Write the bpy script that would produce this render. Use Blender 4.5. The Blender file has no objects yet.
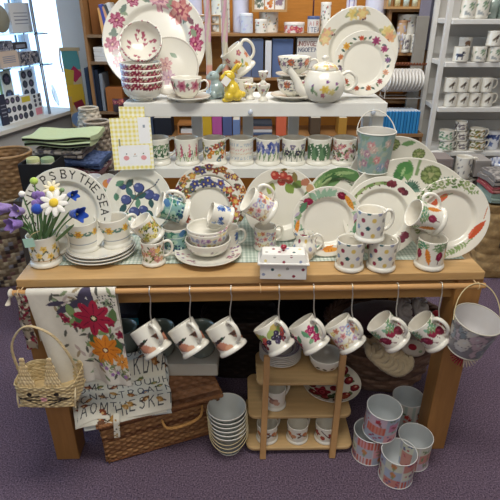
import bpy, math, random
import numpy as np
from mathutils import Vector, Matrix, Euler

# ------------------------------------------------------------------ camera, world, light, exposure
scn = bpy.context.scene
COL = scn.collection
PITCH = math.radians(26.3)
CAMH = 1.5
cam_d = bpy.data.cameras.new('camera'); cam = bpy.data.objects.new('camera', cam_d); COL.objects.link(cam)
cam_d.sensor_width = 36; cam_d.sensor_height = 36; cam_d.lens = 36; cam_d.clip_start = .02
cam.location = (0, 0, CAMH); cam.rotation_euler = (math.pi/2-PITCH, 0, 0)
scn.camera = cam
w = bpy.data.worlds.new('world'); scn.world = w; w.use_nodes = True
bg = w.node_tree.nodes['Background']; bg.inputs[0].default_value = (.50, .70, 1.0, 1); bg.inputs[1].default_value = 2.3
def area(name, loc, rot, sx, sy, power, col):
    l = bpy.data.lights.new(name, 'AREA'); l.shape = 'RECTANGLE'; l.size = sx; l.size_y = sy; l.energy = power; l.color = col
    o = bpy.data.objects.new(name, l); COL.objects.link(o); o.location = loc; o.rotation_euler = rot; return o
area('ceiling_light', (0.1, .75, 2.68), (0, 0, 0), 1.3, .5, 31, (1, .96, .87))
area('ceiling_light', (0.2, 2.75, 2.68), (0, 0, 0), 2.2, .4, 34, (1, .96, .9))
area('ceiling_light', (-.3, -1.2, 2.68), (0, 0, 0), 1.8, .8, 19, (1, .97, .9))  # unseen front fill behind the camera, brightens the table front and below
scn.view_settings.view_transform = 'Standard'; scn.view_settings.look = 'None'
scn.view_settings.exposure = 0.27; scn.view_settings.gamma = 1; scn.view_settings.use_curve_mapping = False

# ------------------------------------------------------------------ helpers
F = 500.0
def ray(x, y):
    a = (x-250)/F; b = -(y-250)/F
    return Vector((a, math.cos(PITCH)+b*math.sin(PITCH), -math.sin(PITCH)+b*math.cos(PITCH)))
def P(x, y, Y=None, Z=None):
    r = ray(x, y); k = Y/r.y if Y is not None else (Z-CAMH)/r.z
    return Vector((r.x*k, r.y*k, CAMH+r.z*k))
def depth(p): return p.y*math.cos(PITCH)+(CAMH-p.z)*math.sin(PITCH)
def lean(cx, cy, wpx, tilt, zs):
    lo, hi = .8, 4
    for i in range(50):
        m = (lo+hi)/2; p = P(cx, cy, Y=m); r = wpx/2*depth(p)/F
        if p.z > zs+r*math.cos(math.radians(tilt)): lo = m
        else: hi = m
    return p, r
def hexc(h):
    h = h.lstrip('#'); v = [int(h[i:i+2], 16)/255 for i in (0, 2, 4)]
    return tuple(x/12.92 if x <= .04045 else ((x+.055)/1.055)**2.4 for x in v)
_hc = {}
def c(h):
    if not isinstance(h, str): return h
    if h not in _hc: _hc[h] = hexc(h)
    return _hc[h]
R = random.Random(7)
def tag(o, label=None, cat=None, group=None, kind=None):
    if label: o['label'] = label
    if cat: o['category'] = cat
    if group: o['group'] = group
    if kind: o['kind'] = kind
    return o
def empty(name, loc=(0, 0, 0), rz=0):
    o = bpy.data.objects.new(name, None); COL.objects.link(o); o.location = loc; o.rotation_euler = (0, 0, rz)
    o.empty_display_size = .02; return o
def thing(name, label, cat, loc=(0, 0, 0), rz=0, group=None):
    return tag(empty(name, loc, rz), label, cat, group)

# ------------------------------------------------------------------ materials
def mat(name, rough=.5, metal=0, coat=0, bump=0, bscale=200, tint=0, tscale=8, stretch=(1, 1, 1), solid=None, spec=.5, sheen=0):
    m = bpy.data.materials.new(name); m.use_nodes = True; nt = m.node_tree; n = nt.nodes; L = nt.links
    b = n['Principled BSDF']; b.inputs['Roughness'].default_value = rough; b.inputs['Metallic'].default_value = metal
    b.inputs['Coat Weight'].default_value = coat; b.inputs['Coat Roughness'].default_value = .08
    b.inputs['Specular IOR Level'].default_value = spec; b.inputs['Sheen Weight'].default_value = sheen
    tc = n.new('ShaderNodeTexCoord'); mp = n.new('ShaderNodeMapping'); mp.inputs['Scale'].default_value = stretch
    L.new(tc.outputs['Object'], mp.inputs[0])
    if solid is None:
        a = n.new('ShaderNodeAttribute'); a.attribute_name = 'Col'; src = a.outputs['Color']
    else:
        a = n.new('ShaderNodeRGB'); a.outputs[0].default_value = (*c(solid), 1); src = a.outputs[0]
    if tint:
        t = n.new('ShaderNodeTexNoise'); t.inputs['Scale'].default_value = tscale; t.inputs['Detail'].default_value = 5
        t.inputs['Roughness'].default_value = .65
        L.new(mp.outputs[0], t.inputs['Vector'])
        mr = n.new('ShaderNodeMapRange'); mr.inputs[1].default_value = .25; mr.inputs[2].default_value = .75
        mr.inputs[3].default_value = 1-tint; mr.inputs[4].default_value = 1+tint
        L.new(t.outputs[0], mr.inputs[0])
        vm = n.new('ShaderNodeVectorMath'); vm.operation = 'SCALE'
        L.new(src, vm.inputs[0]); L.new(mr.outputs[0], vm.inputs['Scale']); src = vm.outputs[0]
    L.new(src, b.inputs['Base Color'])
    if bump:
        t2 = n.new('ShaderNodeTexNoise'); t2.inputs['Scale'].default_value = bscale; t2.inputs['Detail'].default_value = 3
        L.new(mp.outputs[0], t2.inputs['Vector'])
        bp = n.new('ShaderNodeBump'); bp.inputs['Strength'].default_value = bump; bp.inputs['Distance'].default_value = .002
        L.new(t2.outputs[0], bp.inputs['Height']); L.new(bp.outputs[0], b.inputs['Normal'])
    return m
CER = mat('glazed_ceramic', rough=.22, coat=.5, tint=.02, tscale=20)
TIN = mat('printed_tin', rough=.38, tint=.03, tscale=30)
CLOTH = mat('cloth', rough=.92, bump=.35, bscale=500, tint=.05, tscale=60, spec=.15)
MATTE = mat('card_and_paint', rough=.75, tint=.03, tscale=15, spec=.3)
WALL = mat('wall_paint', rough=.85, tint=.04, tscale=2.5, bump=.1, bscale=60, spec=.2)
WOODX = mat('wood_grain_across', rough=.5, coat=.12, tint=.13, tscale=7, stretch=(1, 9, 9), spec=.35)
WOODZ = mat('wood_grain_upright', rough=.5, coat=.12, tint=.13, tscale=7, stretch=(9, 9, 1), spec=.35)
WICK = mat('wicker', rough=.62, tint=.28, tscale=55, spec=.3)
METAL = mat('bright_wire', rough=.3, metal=.9)
FELT = mat('felted_wool', rough=1, bump=.8, bscale=350, tint=.12, tscale=70, spec=.05, sheen=.3)
LEAFM = mat('painted_gloss', rough=.3, coat=.2)
def glass_mat():
    m = bpy.data.materials.new('clear_glass'); m.use_nodes = True; b = m.node_tree.nodes['Principled BSDF']
    b.inputs['Base Color'].default_value = (.8, .93, .97, 1); b.inputs['Roughness'].default_value = .05
    b.inputs['Transmission Weight'].default_value = 1; b.inputs['IOR'].default_value = 1.3; return m
GLASS = glass_mat()
def carpet_mat():
    m = bpy.data.materials.new('purple_carpet'); m.use_nodes = True; nt = m.node_tree; n = nt.nodes; L = nt.links
    b = n['Principled BSDF']; b.inputs['Roughness'].default_value = 1; b.inputs['Specular IOR Level'].default_value = .08
    tc = n.new('ShaderNodeTexCoord')
    v = n.new('ShaderNodeTexNoise'); v.inputs['Scale'].default_value = 190; v.inputs['Detail'].default_value = 3
    v2 = n.new('ShaderNodeTexNoise'); v2.inputs['Scale'].default_value = 3; v2.inputs['Detail'].default_value = 4
    L.new(tc.outputs['Object'], v.inputs['Vector']); L.new(tc.outputs['Object'], v2.inputs['Vector'])
    r = n.new('ShaderNodeValToRGB'); r.color_ramp.elements[0].position = .33; r.color_ramp.elements[1].position = .7
    r.color_ramp.elements[0].color = (*c('#413747'), 1); r.color_ramp.elements[1].color = (*c('#847283'), 1)
    L.new(v.outputs[0], r.inputs[0])
    mx = n.new('ShaderNodeMix'); mx.data_type = 'RGBA'; mx.blend_type = 'MULTIPLY'; mx.inputs[0].default_value = .35
    r2 = n.new('ShaderNodeValToRGB'); r2.color_ramp.elements[0].color = (.6, .6, .68, 1); r2.color_ramp.elements[1].color = (1.2, 1.15, 1.1, 1)
    L.new(v2.outputs[0], r2.inputs[0]); L.new(r.outputs[0], mx.inputs[6]); L.new(r2.outputs[0], mx.inputs[7])
    L.new(mx.outputs[2], b.inputs['Base Color'])
    bp = n.new('ShaderNodeBump'); bp.inputs['Strength'].default_value = .7; bp.inputs['Distance'].default_value = .004
    L.new(v.outputs[0], bp.inputs['Height']); L.new(bp.outputs[0], b.inputs['Normal'])
    return m
CARPET = carpet_mat()

# ------------------------------------------------------------------ mesh builder
def rotM(ax, deg): return Matrix.Rotation(math.radians(deg), 4, ax)
def T(x, y=0, z=0):
    return Matrix.Translation(Vector(x) if hasattr(x, '__len__') else Vector((x, y, z)))
def frameM(pos, a, h):
    a = Vector(a).normalized(); h = Vector(h); h = (h-a*h.dot(a)).normalized(); y = a.cross(h)
    m = Matrix((h, y, a)).transposed().to_4x4(); m.translation = Vector(pos); return m
class MB:
    def __init__(s): s.V = []; s.F = []; s.C = []; s.S = []; s.n = 0
    def add(s, V, Fs, col, smooth=True, M=None):
        V = np.asarray(V, float).reshape(-1, 3)
        if M is not None:
            A = np.array(M); V = V@A[:3, :3].T+A[:3, 3]
        col = np.asarray(c(col), float)
        if col.ndim == 1: col = np.tile(col, (len(V), 1))
        n = s.n; s.V.append(V); s.C.append(col.reshape(-1, 3)); s.n += len(V)
        s.F += [tuple(i+n for i in f) for f in Fs]; s.S += [smooth]*len(Fs); return s
    def box(s, x0, x1, y0, y1, z0, z1, col='#ffffff', M=None):
        V = [(x, y, z) for x in (x0, x1) for y in (y0, y1) for z in (z0, z1)]
        return s.add(V, [(0, 1, 3, 2), (4, 6, 7, 5), (0, 4, 5, 1), (2, 3, 7, 6), (0, 2, 6, 4), (1, 5, 7, 3)], col, False, M)
    def cbox(s, cx, cy, cz, sx, sy, sz, col='#ffffff', M=None):
        return s.box(cx-sx/2, cx+sx/2, cy-sy/2, cy+sy/2, cz-sz/2, cz+sz/2, col, M)
    def grid(s, X, col, cu=False, cv=False, M=None, smooth=True):
        nu, nv = X.shape[:2]; Fs = []
        for i in range(nu if cu else nu-1):
            a = i*nv; b = ((i+1) % nu)*nv
            for j in range(nv if cv else nv-1):
                k = (j+1) % nv; Fs.append((a+j, b+j, b+k, a+k))
        col = np.asarray(c(col), float)
        return s.add(X.reshape(-1, 3), Fs, col.reshape(-1, 3) if col.ndim > 1 else col, smooth, M)
    def lathe(s, prof, n=32, col='#ffffff', M=None, painter=None, smooth=True, sx=1, sy=1):
        # angle 0 faces the front (-Y), growing towards +X
        pr = np.array(prof, float); th = np.arange(n)*2*math.pi/n
        X = np.zeros((n, len(pr), 3))
        X[:, :, 0] = np.sin(th)[:, None]*pr[None, :, 0]*sx; X[:, :, 1] = -np.cos(th)[:, None]*pr[None, :, 0]*sy; X[:, :, 2] = pr[None, :, 1]
        cc = col
        if painter is not None:
            A = ((th+math.pi) % (2*math.pi)-math.pi)[:, None]+0*pr[None, :, 0]
            cc = painter(A, X[:, :, 2], np.arange(len(pr))[None, :]+0*A)
        return s.grid(X, cc, cu=True, M=M, smooth=smooth)
    def tube(s, pts, r, n=8, col='#ffffff', M=None, closed=False, cap=True, flat=1):
        pts = [Vector(p) for p in pts]; N = len(pts)
        rr = r if hasattr(r, '__len__') else [r]*N
        V = []; up = None
        for i, p in enumerate(pts):
            t = (pts[(i+1) % N]-pts[i-1]) if closed else (pts[min(i+1, N-1)]-pts[max(i-1, 0)])
            t = t.normalized() if t.length > 1e-9 else Vector((0, 0, 1))
            if up is None: up = Vector((0, 1, 0)) if abs(t.y) < .9 else Vector((1, 0, 0))
            u = (up-t*up.dot(t)).normalized(); up = u; v = t.cross(u)
            for k in range(n):
                a = 2*math.pi*k/n; V.append(p+u*(math.cos(a)*rr[i]*flat)+v*(math.sin(a)*rr[i]))
        Fs = []
        for i in range(N if closed else N-1):
            for k in range(n):
                a = i*n; b = ((i+1) % N)*n; Fs.append((a+k, b+k, b+(k+1) % n, a+(k+1) % n))
        if cap and not closed: Fs.append(tuple(range(n-1, -1, -1))); Fs.append(tuple((N-1)*n+k for k in range(n)))
        return s.add([tuple(v) for v in V], Fs, col, True, M)
    def ell(s, p, rx, ry=None, rz=None, col='#ffffff', M=None, n=14, m=9, rot=None):
        ry = ry or rx; rz = rz or rx; V = []
        X = np.zeros((n, m, 3))
        for i in range(n):
            for j in range(m):
                a = 2*math.pi*i/n; b = -math.pi/2+math.pi*j/(m-1)
                X[i, j] = (math.cos(a)*math.cos(b)*rx, math.sin(a)*math.cos(b)*ry, math.sin(b)*rz)
        MM = T(Vector(p))
        if rot is not None: MM = MM@rot
        if M is not None: MM = M@MM
        return s.grid(X, col, cu=True, M=MM)
    def mesh(s, name, m):
        me = bpy.data.meshes.new(name); V = np.vstack(s.V); C = np.clip(np.vstack(s.C), 0, 1)
        me.from_pydata(V.tolist(), [], s.F)
        at = me.color_attributes.new('Col', 'FLOAT_COLOR', 'POINT')
        at.data.foreach_set('color', np.hstack([C, np.ones((len(C), 1))]).astype(np.float32).ravel())
        me.polygons.foreach_set('use_smooth', s.S); me.materials.append(m); me.update(); return me
    def build(s, name, m, parent=None, loc=None, rot=None, bevel=0, seg=2, M=None, solid=0, remesh=0, sub=0):
        o = bpy.data.objects.new(name, s.mesh(name, m)); COL.objects.link(o)
        if parent: o.parent = parent
        if M is not None: o.matrix_basis = M
        if loc is not None: o.location = loc
        if rot is not None: o.rotation_euler = rot
        if remesh:
            q = o.modifiers.new('remesh', 'REMESH'); q.mode = 'VOXEL'; q.voxel_size = remesh; q.use_smooth_shade = True
            q = o.modifiers.new('smooth', 'SMOOTH'); q.iterations = 4
        if solid: q = o.modifiers.new('solid', 'SOLIDIFY'); q.thickness = solid
        if sub: q = o.modifiers.new('sub', 'SUBSURF'); q.levels = sub; q.render_levels = sub
        if bevel: q = o.modifiers.new('bevel', 'BEVEL'); q.width = bevel; q.segments = seg; q.limit_method = 'ANGLE'
        return o
def linkmesh(name, me, parent=None, M=None):
    o = bpy.data.objects.new(name, me); COL.objects.link(o)
    if parent: o.parent = parent
    if M is not None: o.matrix_basis = M
    return o
def spline(pts, n=6, closed=False):
    pts = [Vector(p) for p in pts]; N = len(pts); out = []
    for i in range(N if closed else N-1):
        g = (lambda k: pts[k % N]) if closed else (lambda k: pts[max(0, min(N-1, k))])
        p0, p1, p2, p3 = g(i-1), g(i), g(i+1), g(i+2)
        for j in range(n):
            t = j/n
            out.append(.5*((2*p1)+(p2-p0)*t+(2*p0-5*p1+4*p2-p3)*t*t+(3*p1-p0-3*p2+p3)*t**3))
    if not closed: out.append(pts[-1])
    return out

# ------------------------------------------------------------------ pattern painting: coloured marks on a surface's own coordinates
def paint(S, Tt, base, stamps, per=None, mask=None):
    sh = S.shape; S = S.ravel(); Tt = Tt.ravel(); C = np.tile(np.array(c(base)), (len(S), 1))
    for k, cx, cy, a, b, rot, col in stamps:
        dx = S-cx; dy = Tt-cy
        if per: dx = (dx+per/2) % per-per/2
        if rot:
            q = math.radians(rot); dx, dy = dx*math.cos(q)+dy*math.sin(q), -dx*math.sin(q)+dy*math.cos(q)
        if k == 'e': m = (dx/a)**2+(dy/b)**2 < 1
        elif k == 'l': m = (np.abs(dx) < a) & (np.abs(dy) < b*(1-(dx/a)**2))
        elif k == 'r': m = (np.abs(dx) < a) & (np.abs(dy) < b)
        elif k == 'o': m = np.abs(np.hypot(dx, dy)-a) < b
        elif k == 'f': m = np.hypot(dx, dy) < a*(.82+.18*np.cos(b*np.arctan2(dy, dx)))
        if mask is not None: m = m & mask.ravel()
        C[m] = c(col)
    return C.reshape(*sh, 3)
def seg(x0, y0, x1, y1, wd, col):
    L = math.hypot(x1-x0, y1-y0); return ('r', (x0+x1)/2, (y0+y1)/2, L/2+wd*.4, wd/2, math.degrees(math.atan2(y1-y0, x1-x0)), col)
FONT = {'A': ['0,0 2,6 4,0', '.8,2 3.2,2'], 'B': ['0,0 0,6 2.6,6 3.4,5 2.6,3.2 0,3.2', '2.6,3.2 3.8,1.6 2.8,0 0,0'], 'C': ['4,5 2.6,6 1,5.6 0,3 1,.4 2.6,0 4,1'],
 'D': ['0,0 0,6 2.4,6 4,3 2.4,0 0,0'], 'E': ['3.4,6 0,6 0,0 3.4,0', '0,3.1 2.8,3.1'], 'F': ['3.4,6 0,6 0,0', '0,3.1 2.8,3.1'], 'G': ['4,5 2.6,6 1,5.6 0,3 1,.4 2.6,0 4,.8 4,2.8 2.4,2.8'],
 'H': ['0,0 0,6', '4,0 4,6', '0,3 4,3'], 'I': ['1,0 1,6'], 'K': ['0,0 0,6', '3.6,6 0,2.6', '1.2,3.6 3.8,0'], 'L': ['0,6 0,0 3.4,0'], 'M': ['0,0 .4,6 2.4,1 4.4,6 4.8,0'],
 'N': ['0,0 0,6 4,0 4,6'], 'O': ['2,0 .5,1 0,3 .5,5 2,6 3.5,5 4,3 3.5,1 2,0'], 'P': ['0,0 0,6 2.6,6 3.6,4.8 2.6,3 0,3'], 'R': ['0,0 0,6 2.6,6 3.6,4.8 2.6,3 0,3', '1.8,3 4,0'],
 'S': ['3.6,5 2.4,6 .8,5.6 .4,4.4 3.2,2.4 3.4,1 2,0 .2,.8'], 'T': ['0,6 4,6', '2,6 2,0'], 'U': ['0,6 0,1.5 1,0 3,0 4,1.5 4,6'], 'V': ['0,6 2,0 4,6'], 'W': ['0,6 1.2,0 2.5,5 3.8,0 5,6'],
 'Y': ['0,6 2,3 4,6', '2,3 2,0'], '-': ['1,3 3,3'], '.': ['1.8,3 2.2,3']}
def letter(ch, x, y, h, rot, col, wd):
    out = []; q = math.radians(rot); s = h/6; ca, sa = math.cos(q), math.sin(q)
    for pl in FONT.get(ch, []):
        pts = [tuple(float(v) for v in t.split(',')) for t in pl.split()]
        pts = [((a-2)*s, (b-3)*s) for a, b in pts]; pts = [(x+a*ca-b*sa, y+a*sa+b*ca) for a, b in pts]
        for (a, b), (e, f) in zip(pts, pts[1:]): out.append(seg(a, b, e, f, wd, col))
    return out
def text(s, x, y, h, col, wd=None, gap=1.0):
    out = []; wd = wd or h*.14; adv = h*.88*gap; x0 = x-adv*(len(s)-1)/2
    for i, ch in enumerate(s): out += letter(ch, x0+i*adv, y, h, 0, col, wd)
    return out
def pol(r, a): q = math.radians(a); return r*math.sin(q), r*math.cos(q)     # clockwise from the top

# ------------------------------------------------------------------ motifs
CREAM = '#e7e4d9'
GRN = ['#4f7a5a', '#7d9a55', '#3f6650', '#94a868']
def dots(n, x0, x1, y0, y1, r, cols, rr, kind='e'):
    o = []
    for i in range(n): o.append((kind, rr.uniform(x0, x1), rr.uniform(y0, y1), r*rr.uniform(.7, 1.2), (r if kind != 'f' else 5), rr.uniform(0, 180), rr.choice(cols)))
    return o
def flower(x, y, r, col, cen='#d9a730', n=5, dark=None):
    o = [('f', x, y, r, n, R.uniform(0, 72), col)]
    if dark: o.append(('f', x, y, r*.62, n, R.uniform(0, 72), dark))
    return o+[('e', x, y, r*.26, r*.26, 0, cen)]
def rose(x, y, r, col, mid, dk):
    return [('f', x, y, r, 5, 10, col), ('e', x-r*.1, y+r*.05, r*.6, r*.55, 0, mid), ('o', x, y, r*.42, r*.09, 0, dk), ('e', x, y, r*.16, r*.16, 0, dk), ('l', x+r*.4, y-r*.4, r*.4, r*.12, 40, dk)]
def leaf(x, y, L, rot, col=None, wd=.38): return [('l', x, y, L/2, L*wd/2, rot, col or R.choice(GRN))]
def sprig(x, y, L, rot, col, n=4, lw=.5):
    q = math.radians(rot); o = [seg(x, y, x+L*math.cos(q), y+L*math.sin(q), L*.04, col)]
    for i in range(n):
        t = (i+.6)/n; px, py = x+L*t*math.cos(q), y+L*t*math.sin(q)
        for s in (-1, 1): a = math.radians(rot+s*50); l = L*.3; o += [('l', px+l*.5*math.cos(a), py+l*.5*math.sin(a), l*.55, l*.2*lw*2, math.degrees(a), col)]
    return o
def fronds(x, y, L, rot, col, n=5):
    o = []
    for i in range(n): a = rot+(i-(n-1)/2)*22; q = math.radians(a); l = L*R.uniform(.75, 1); o += sprig(x, y, l, a, R.choice([col, '#6d8f63', '#8fa67a']), 3, .6)
    return o
def radish(x, y, r, rot, col='#8f2346', tail=True, leafL=None):
    q = math.radians(rot); ca, sa = math.cos(q), math.sin(q); o = []
    if leafL: o += [('l', x-ca*(r*1.1+leafL*.45)+sa*d, y-sa*(r*1.1+leafL*.45)-ca*d, leafL*.55, leafL*.2, rot+e, g) for d, e, g in ((0, 0, '#5f8f70'), (leafL*.25, -28, '#7fa68a'), (-leafL*.25, 28, '#4d7d62'))]
    if tail: o.append(seg(x, y, x+ca*r*2.3, y+sa*r*2.3, r*.14, '#6a3346'))
    o += [('e', x, y, r*1.15, r*.85, rot, col), ('e', x-r*.1, y+r*.3, r*.45, r*.2, rot, '#a9415f')]
    return o
def carrot(x, y, L, rot, col='#dd8a2f', tip=True):
    q = math.radians(rot); o = [('l', x, y, L*.55, L*.15, rot, col), ('e', x-math.cos(q)*L*.2, y-math.sin(q)*L*.2, L*.3, L*.135, rot, col)]
    for k in (-.2, 0, .2): o.append(('r', x+math.cos(q)*L*k, y+math.sin(q)*L*k, L*.012, L*.09, rot, '#b5672a'))
    return o
def daffodil(x, y, r): return [('l', x+r*.9*s, y-r*.2, r*1.2, r*.22, a, '#5f8478') for s, a in ((1, 30), (-1, -30), (1.5, -20), (-1.5, 20))]+[('f', x, y, r, 6, 0, '#ecc65a'), ('e', x, y, r*.42, r*.42, 0, '#dd9a32'), ('o', x, y, r*.42, r*.07, 0, '#b87a2a')]

def stamps_for(d):
    rr = random.Random(sum(ord(q)*(i+3) for i, q in enumerate(d))); o = []
    W = .129
    if d == 'polka':
        cs = ['#8e2f4b', '#7f97b8', '#d9bd6b', '#2f5a5c', '#a3a19e', '#9a9db5']
        k = 0
        for j, y in enumerate((.023, .046, .069, .088)):
            for i in range(8): o.append(('e', -W+.03225*(i+.5*(j % 2)), y+rr.uniform(-.003, .003), .0068, .0068, 0, cs[(i*2+j*3) % 6])); k += 1
    elif d == 'daffodil':
        for i in range(5): o += daffodil(-W+.0516*(i+.5), .062, .0135)
        o += [('r', 0, .028, W, .0008, 0, '#6f7f95'), ('r', 0, .034, W, .0006, 0, '#8c99aa')]
    elif d == 'primrose':
        for i in range(16):
            x, y = -W+.016*i, .045+.026*(i % 2)*1.0-.008+rr.uniform(-.004, .004)
            o += leaf(x, y-.01, .02, 60, '#5d6648', .25)+leaf(x+.007, y-.008, .018, 120, '#4a5238', .25)+flower(x, y, .0085, '#e6c66a', '#b98a35')
        o += [('r', 0, .022, W, .0008, 0, '#b58a50')]
    elif d == 'tealscene':
        o += [('r', 0, .05, W, .032, 0, '#7fa9a6')]
        o += dots(60, -W, W, .02, .08, .009, ['#2f5a86', '#3b7d6e', '#86b79a', '#4c77a5', '#a5c9b8', '#24506a'], rr)
        o += dots(60, -W, W, .02, .05, .004, ['#1e3f66', '#d6e2dc', '#2f6a55'], rr)+[('r', 0, .062, W, .0012, 0, '#e0e8e4')]
    elif d in ('yellowblossom', 'pinkblossom', 'autumn', 'hellebore'):
        cs = dict(yellowblossom=['#e0cf6a', '#c9bb4b', '#a7ab55', '#efe3a0', '#d9a85a'], pinkblossom=['#d8a08a', '#c98a8f', '#8f9a60', '#e0b96a', '#a8825a'],
                  autumn=['#d9832f', '#e0a84a', '#8a8f4a', '#a24a3a', '#6a7a8a'], hellebore=['#a84a5a', '#c98a95', '#5f7a5a', '#7a5a66', '#d9b5b5'])[d]
        for i in range(60): o += leaf(rr.uniform(-W, W), rr.uniform(.02, .078), .014, rr.uniform(0, 180), rr.choice(['#5f6f45', '#7a8a58', '#4a5a40']))
        for i in range(58): o += flower(rr.uniform(-W, W), rr.uniform(.02, .078), rr.uniform(.005, .010), rr.choice(cs), rr.choice(['#e8d890', '#7a5530']))
    elif d == 'sweetpea':
        for i in range(45): x, y = -W+.0172*(i % 15)+.0086*((i//15) % 2)+rr.uniform(-.002, .002), .026+.022*(i//15)+rr.uniform(-.004, .004); o.append(('f', x, y, .0098, rr.choice([3, 5]), rr.uniform(0, 90), rr.choice(['#b6a3c4', '#e6cf6f', '#d99aa0', '#9fb0cf', '#c9b5a0', '#c98a72', '#e3d6a0']))); o.append(('e', x, y, .003, .003, 0, rr.choice(['#8a6a8f', '#b56a5a', '#e8e0c0'])))
    elif d == 'blueflower':
        for i in range(22): x, y = rr.uniform(-W, W), rr.uniform(.018, .08); o += leaf(x+.006, y-.006, .014, rr.uniform(0, 180), '#6f8a7a')+flower(x, y, .0098, rr.choice(['#3f62a8', '#5f7fbb', '#8fa5d0']), '#26365e')
    elif d == 'radishcarrot':
        for i in range(4):
            x = -W+.0645*i+.012
            o += fronds(x, .06, .03, 100, '#4f8f70', 5)+radish(x, .047, .0105, -95, '#8a1f42')
            o += carrot(x+.031, .045, .042, -75, '#d9862f')+fronds(x+.024, .066, .02, 100, '#5f9f80', 3)
    elif d == 'beet':
        for i in range(5):
            x = -W+.0516*i+.006
            o += fronds(x-.004, .055, .034, 125, '#6fa088', 4)+radish(x+.002, .043, .0125, -45, '#7f1f3a')+radish(x+.028, .054, .0105, -70, '#8f2642')+leaf(x+.022, .07, .02, 110, '#7fae96')
    elif d == 'hare':
        for i in range(3):
            x = -.018+.086*i
            o += [('e', x-.008, .036, .026, .011, -25, '#9a6a55'), ('e', x+.010, .030, .016, .010, -40, '#c98a70'), ('l', x-.002, .047, .030, .004, 8, '#3a2f2c'), ('l', x-.026, .046, .016, .004, -20, '#5a3f35'), ('e', x+.024, .018, .010, .008, 0, '#d8a080'), ('e', x+.02, .052, .004, .003, 0, '#2f4a3c')]
    elif d == 'blackberry':
        for i in range(4):
            x = -W+.0645*i+.01
            o += [('e', x, .062, .014, .009, 30, '#9aab62'), ('e', x+.03, .062, .015, .010, -30, '#87a05a'), ('e', x+.016, .074, .010, .007, 0, '#b9a560')]
            for a, b, q in ((0, .048, '#2e2a3e'), (.013, .056, '#38304a'), (.014, .040, '#2e2a3e'), (.028, .046, '#a63a3f'), (.036, .055, '#c4574a'), (.004, .034, '#463a55'), (.024, .030, '#7f2f38'), (.044, .044, '#38304a')): o += [('e', x+a, b, .0068, .0068, 0, q), ('e', x+a-.001, b+.002, .0015, .0015, 0, '#8a84a0')]
    elif d == 'rosemug':
        for i in range(4):
            x = -W+.0645*i+.02
            o += leaf(x-.018, .058, .026, 110, '#5f9a74', .5)+leaf(x+.018, .052, .024, 60, '#4f8a66', .5)+leaf(x-.014, .034, .02, 30, '#7fa882', .5)
            o += rose(x, .060, .0135, '#b8336a', '#d4628c', '#7f1f48')+rose(x+.003, .035, .012, '#a82a5c', '#cf5a86', '#7a1a40')
    elif d == 'vine':
        for i in range(11):
            x = -W+.0235*i
            o += [('o', x, .045, .012, .0016, 0, '#4f6f50'), ('o', x+.004, .062, .009, .0014, 0, '#5f8060')]+leaf(x, .05, .022, 60, '#5c8060', .5)+leaf(x+.010, .035, .02, 120, '#3f6048', .5)+leaf(x+.01, .066, .02, 30, '#6a8a60', .5)
        o += [('r', 0, .022, W, .0008, 0, '#4f6f50')]
    elif d == 'foxglove':
        for i in range(34): x = -W+.0076*i; o.append(('l', x, rr.uniform(.03, .042), .022, .0018, rr.uniform(70, 110), rr.choice(GRN)))
        for i in range(9):
            x = -W+.0287*i
            for k in range(7): o.append(('e', x+.0025*(k % 2)-.001, .034+.0062*k, .0052-.0005*k, .0042, 0, rr.choice(['#c9667f', '#d98a98', '#b04a66'])))
    elif d == 'alphabet':
        o += text('ABCDEFGHIKLMNOPRSTUVW', 0, .073, .010, '#9fb0c4', .0016, 1.35)+[('l', -W+.0092*i, .054+.0015*(i % 3), .0052, .0016, 35+40*(i % 2), '#d9a0a0') for i in range(28)]+[('l', -W+.0092*i, .042+.001*(i % 2), .0048, .0014, 50-30*(i % 3), '#dcb89a') for i in range(28)]+text('NOPRSTUVWYABCDEFGHIKL', 0, .026, .010, '#a5b5c6', .0016, 1.35)
    elif d == 'bluebell':
        for i in range(14):
            x = -W+.0184*i
            o += [seg(x, .02, x+.002, .055, .0016, '#6a8a62'), ('l', x+.006, .035, .016, .0022, 75, '#88a37a')]
            for k in range(6): o.append(('l', x+rr.uniform(-.007, .007), .048+.0052*k, .0085, .0042, rr.uniform(50, 130), rr.choice(['#3f4f96', '#5a6aae', '#7f86b8'])))
    elif d == 'violetflower':
        for i in range(13):
            x = -W+.0198*i
            o += [seg(x, .02, x+.002, .06, .0018, '#5a6a58'), ('l', x-.005, .04, .018, .003, 80, '#4f5f52'), ('l', x+.006, .045, .016, .003, 100, '#7a8a75')]+[('f', x+.003, .066-.02*(i % 2), .009, 3, 30, rr.choice(['#5f5570', '#7f7590', '#3c3a50'])), ('e', x+.003, .066-.02*(i % 2), .002, .002, 0, '#d8d0b0')]
    elif d == 'lilyvalley':
        for i in range(9):
            x = -W+.0287*i
            o += leaf(x, .048, .056, 62, '#5f8560', .5)+leaf(x+.013, .046, .054, 118, '#46694c', .5)
            for k in range(6): o.append(('e', x+.006+.005*math.sin(k), .03+.009*k, .0024, .0024, 0, '#e9eee0'))
    elif d == 'birdmug':
        for i in range(3):
            x = -.004+.086*i
            o += [('l', x, .048, .020, .0085, 40, '#6b5c50'), ('l', x+.006, .056, .012, .004, 75, '#3c3834'), ('e', x+.011, .058, .005, .005, 0, '#57493f'), ('l', x-.01, .036, .012, .003, 30, '#8a8a80'), ('r', x+.004, .03, .001, .006, 0, '#5a5048')]
    elif d == 'dogmug':
        for x in (-.02, .066, -.1):
            o += [('e', x, .042, .018, .0085, 0, '#3d4156'), ('e', x+.018, .056, .008, .006, -20, '#34384c'), ('r', x-.013, .028, .0022, .012, 0, '#3d4156'), ('r', x+.012, .028, .0022, .012, 0, '#3d4156'), ('l', x-.02, .052, .009, .002, 130, '#3d4156')]
    elif d in ('botanic', 'greenfloral', 'greyfloral', 'brownfloral', 'bwleaf'):
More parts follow.
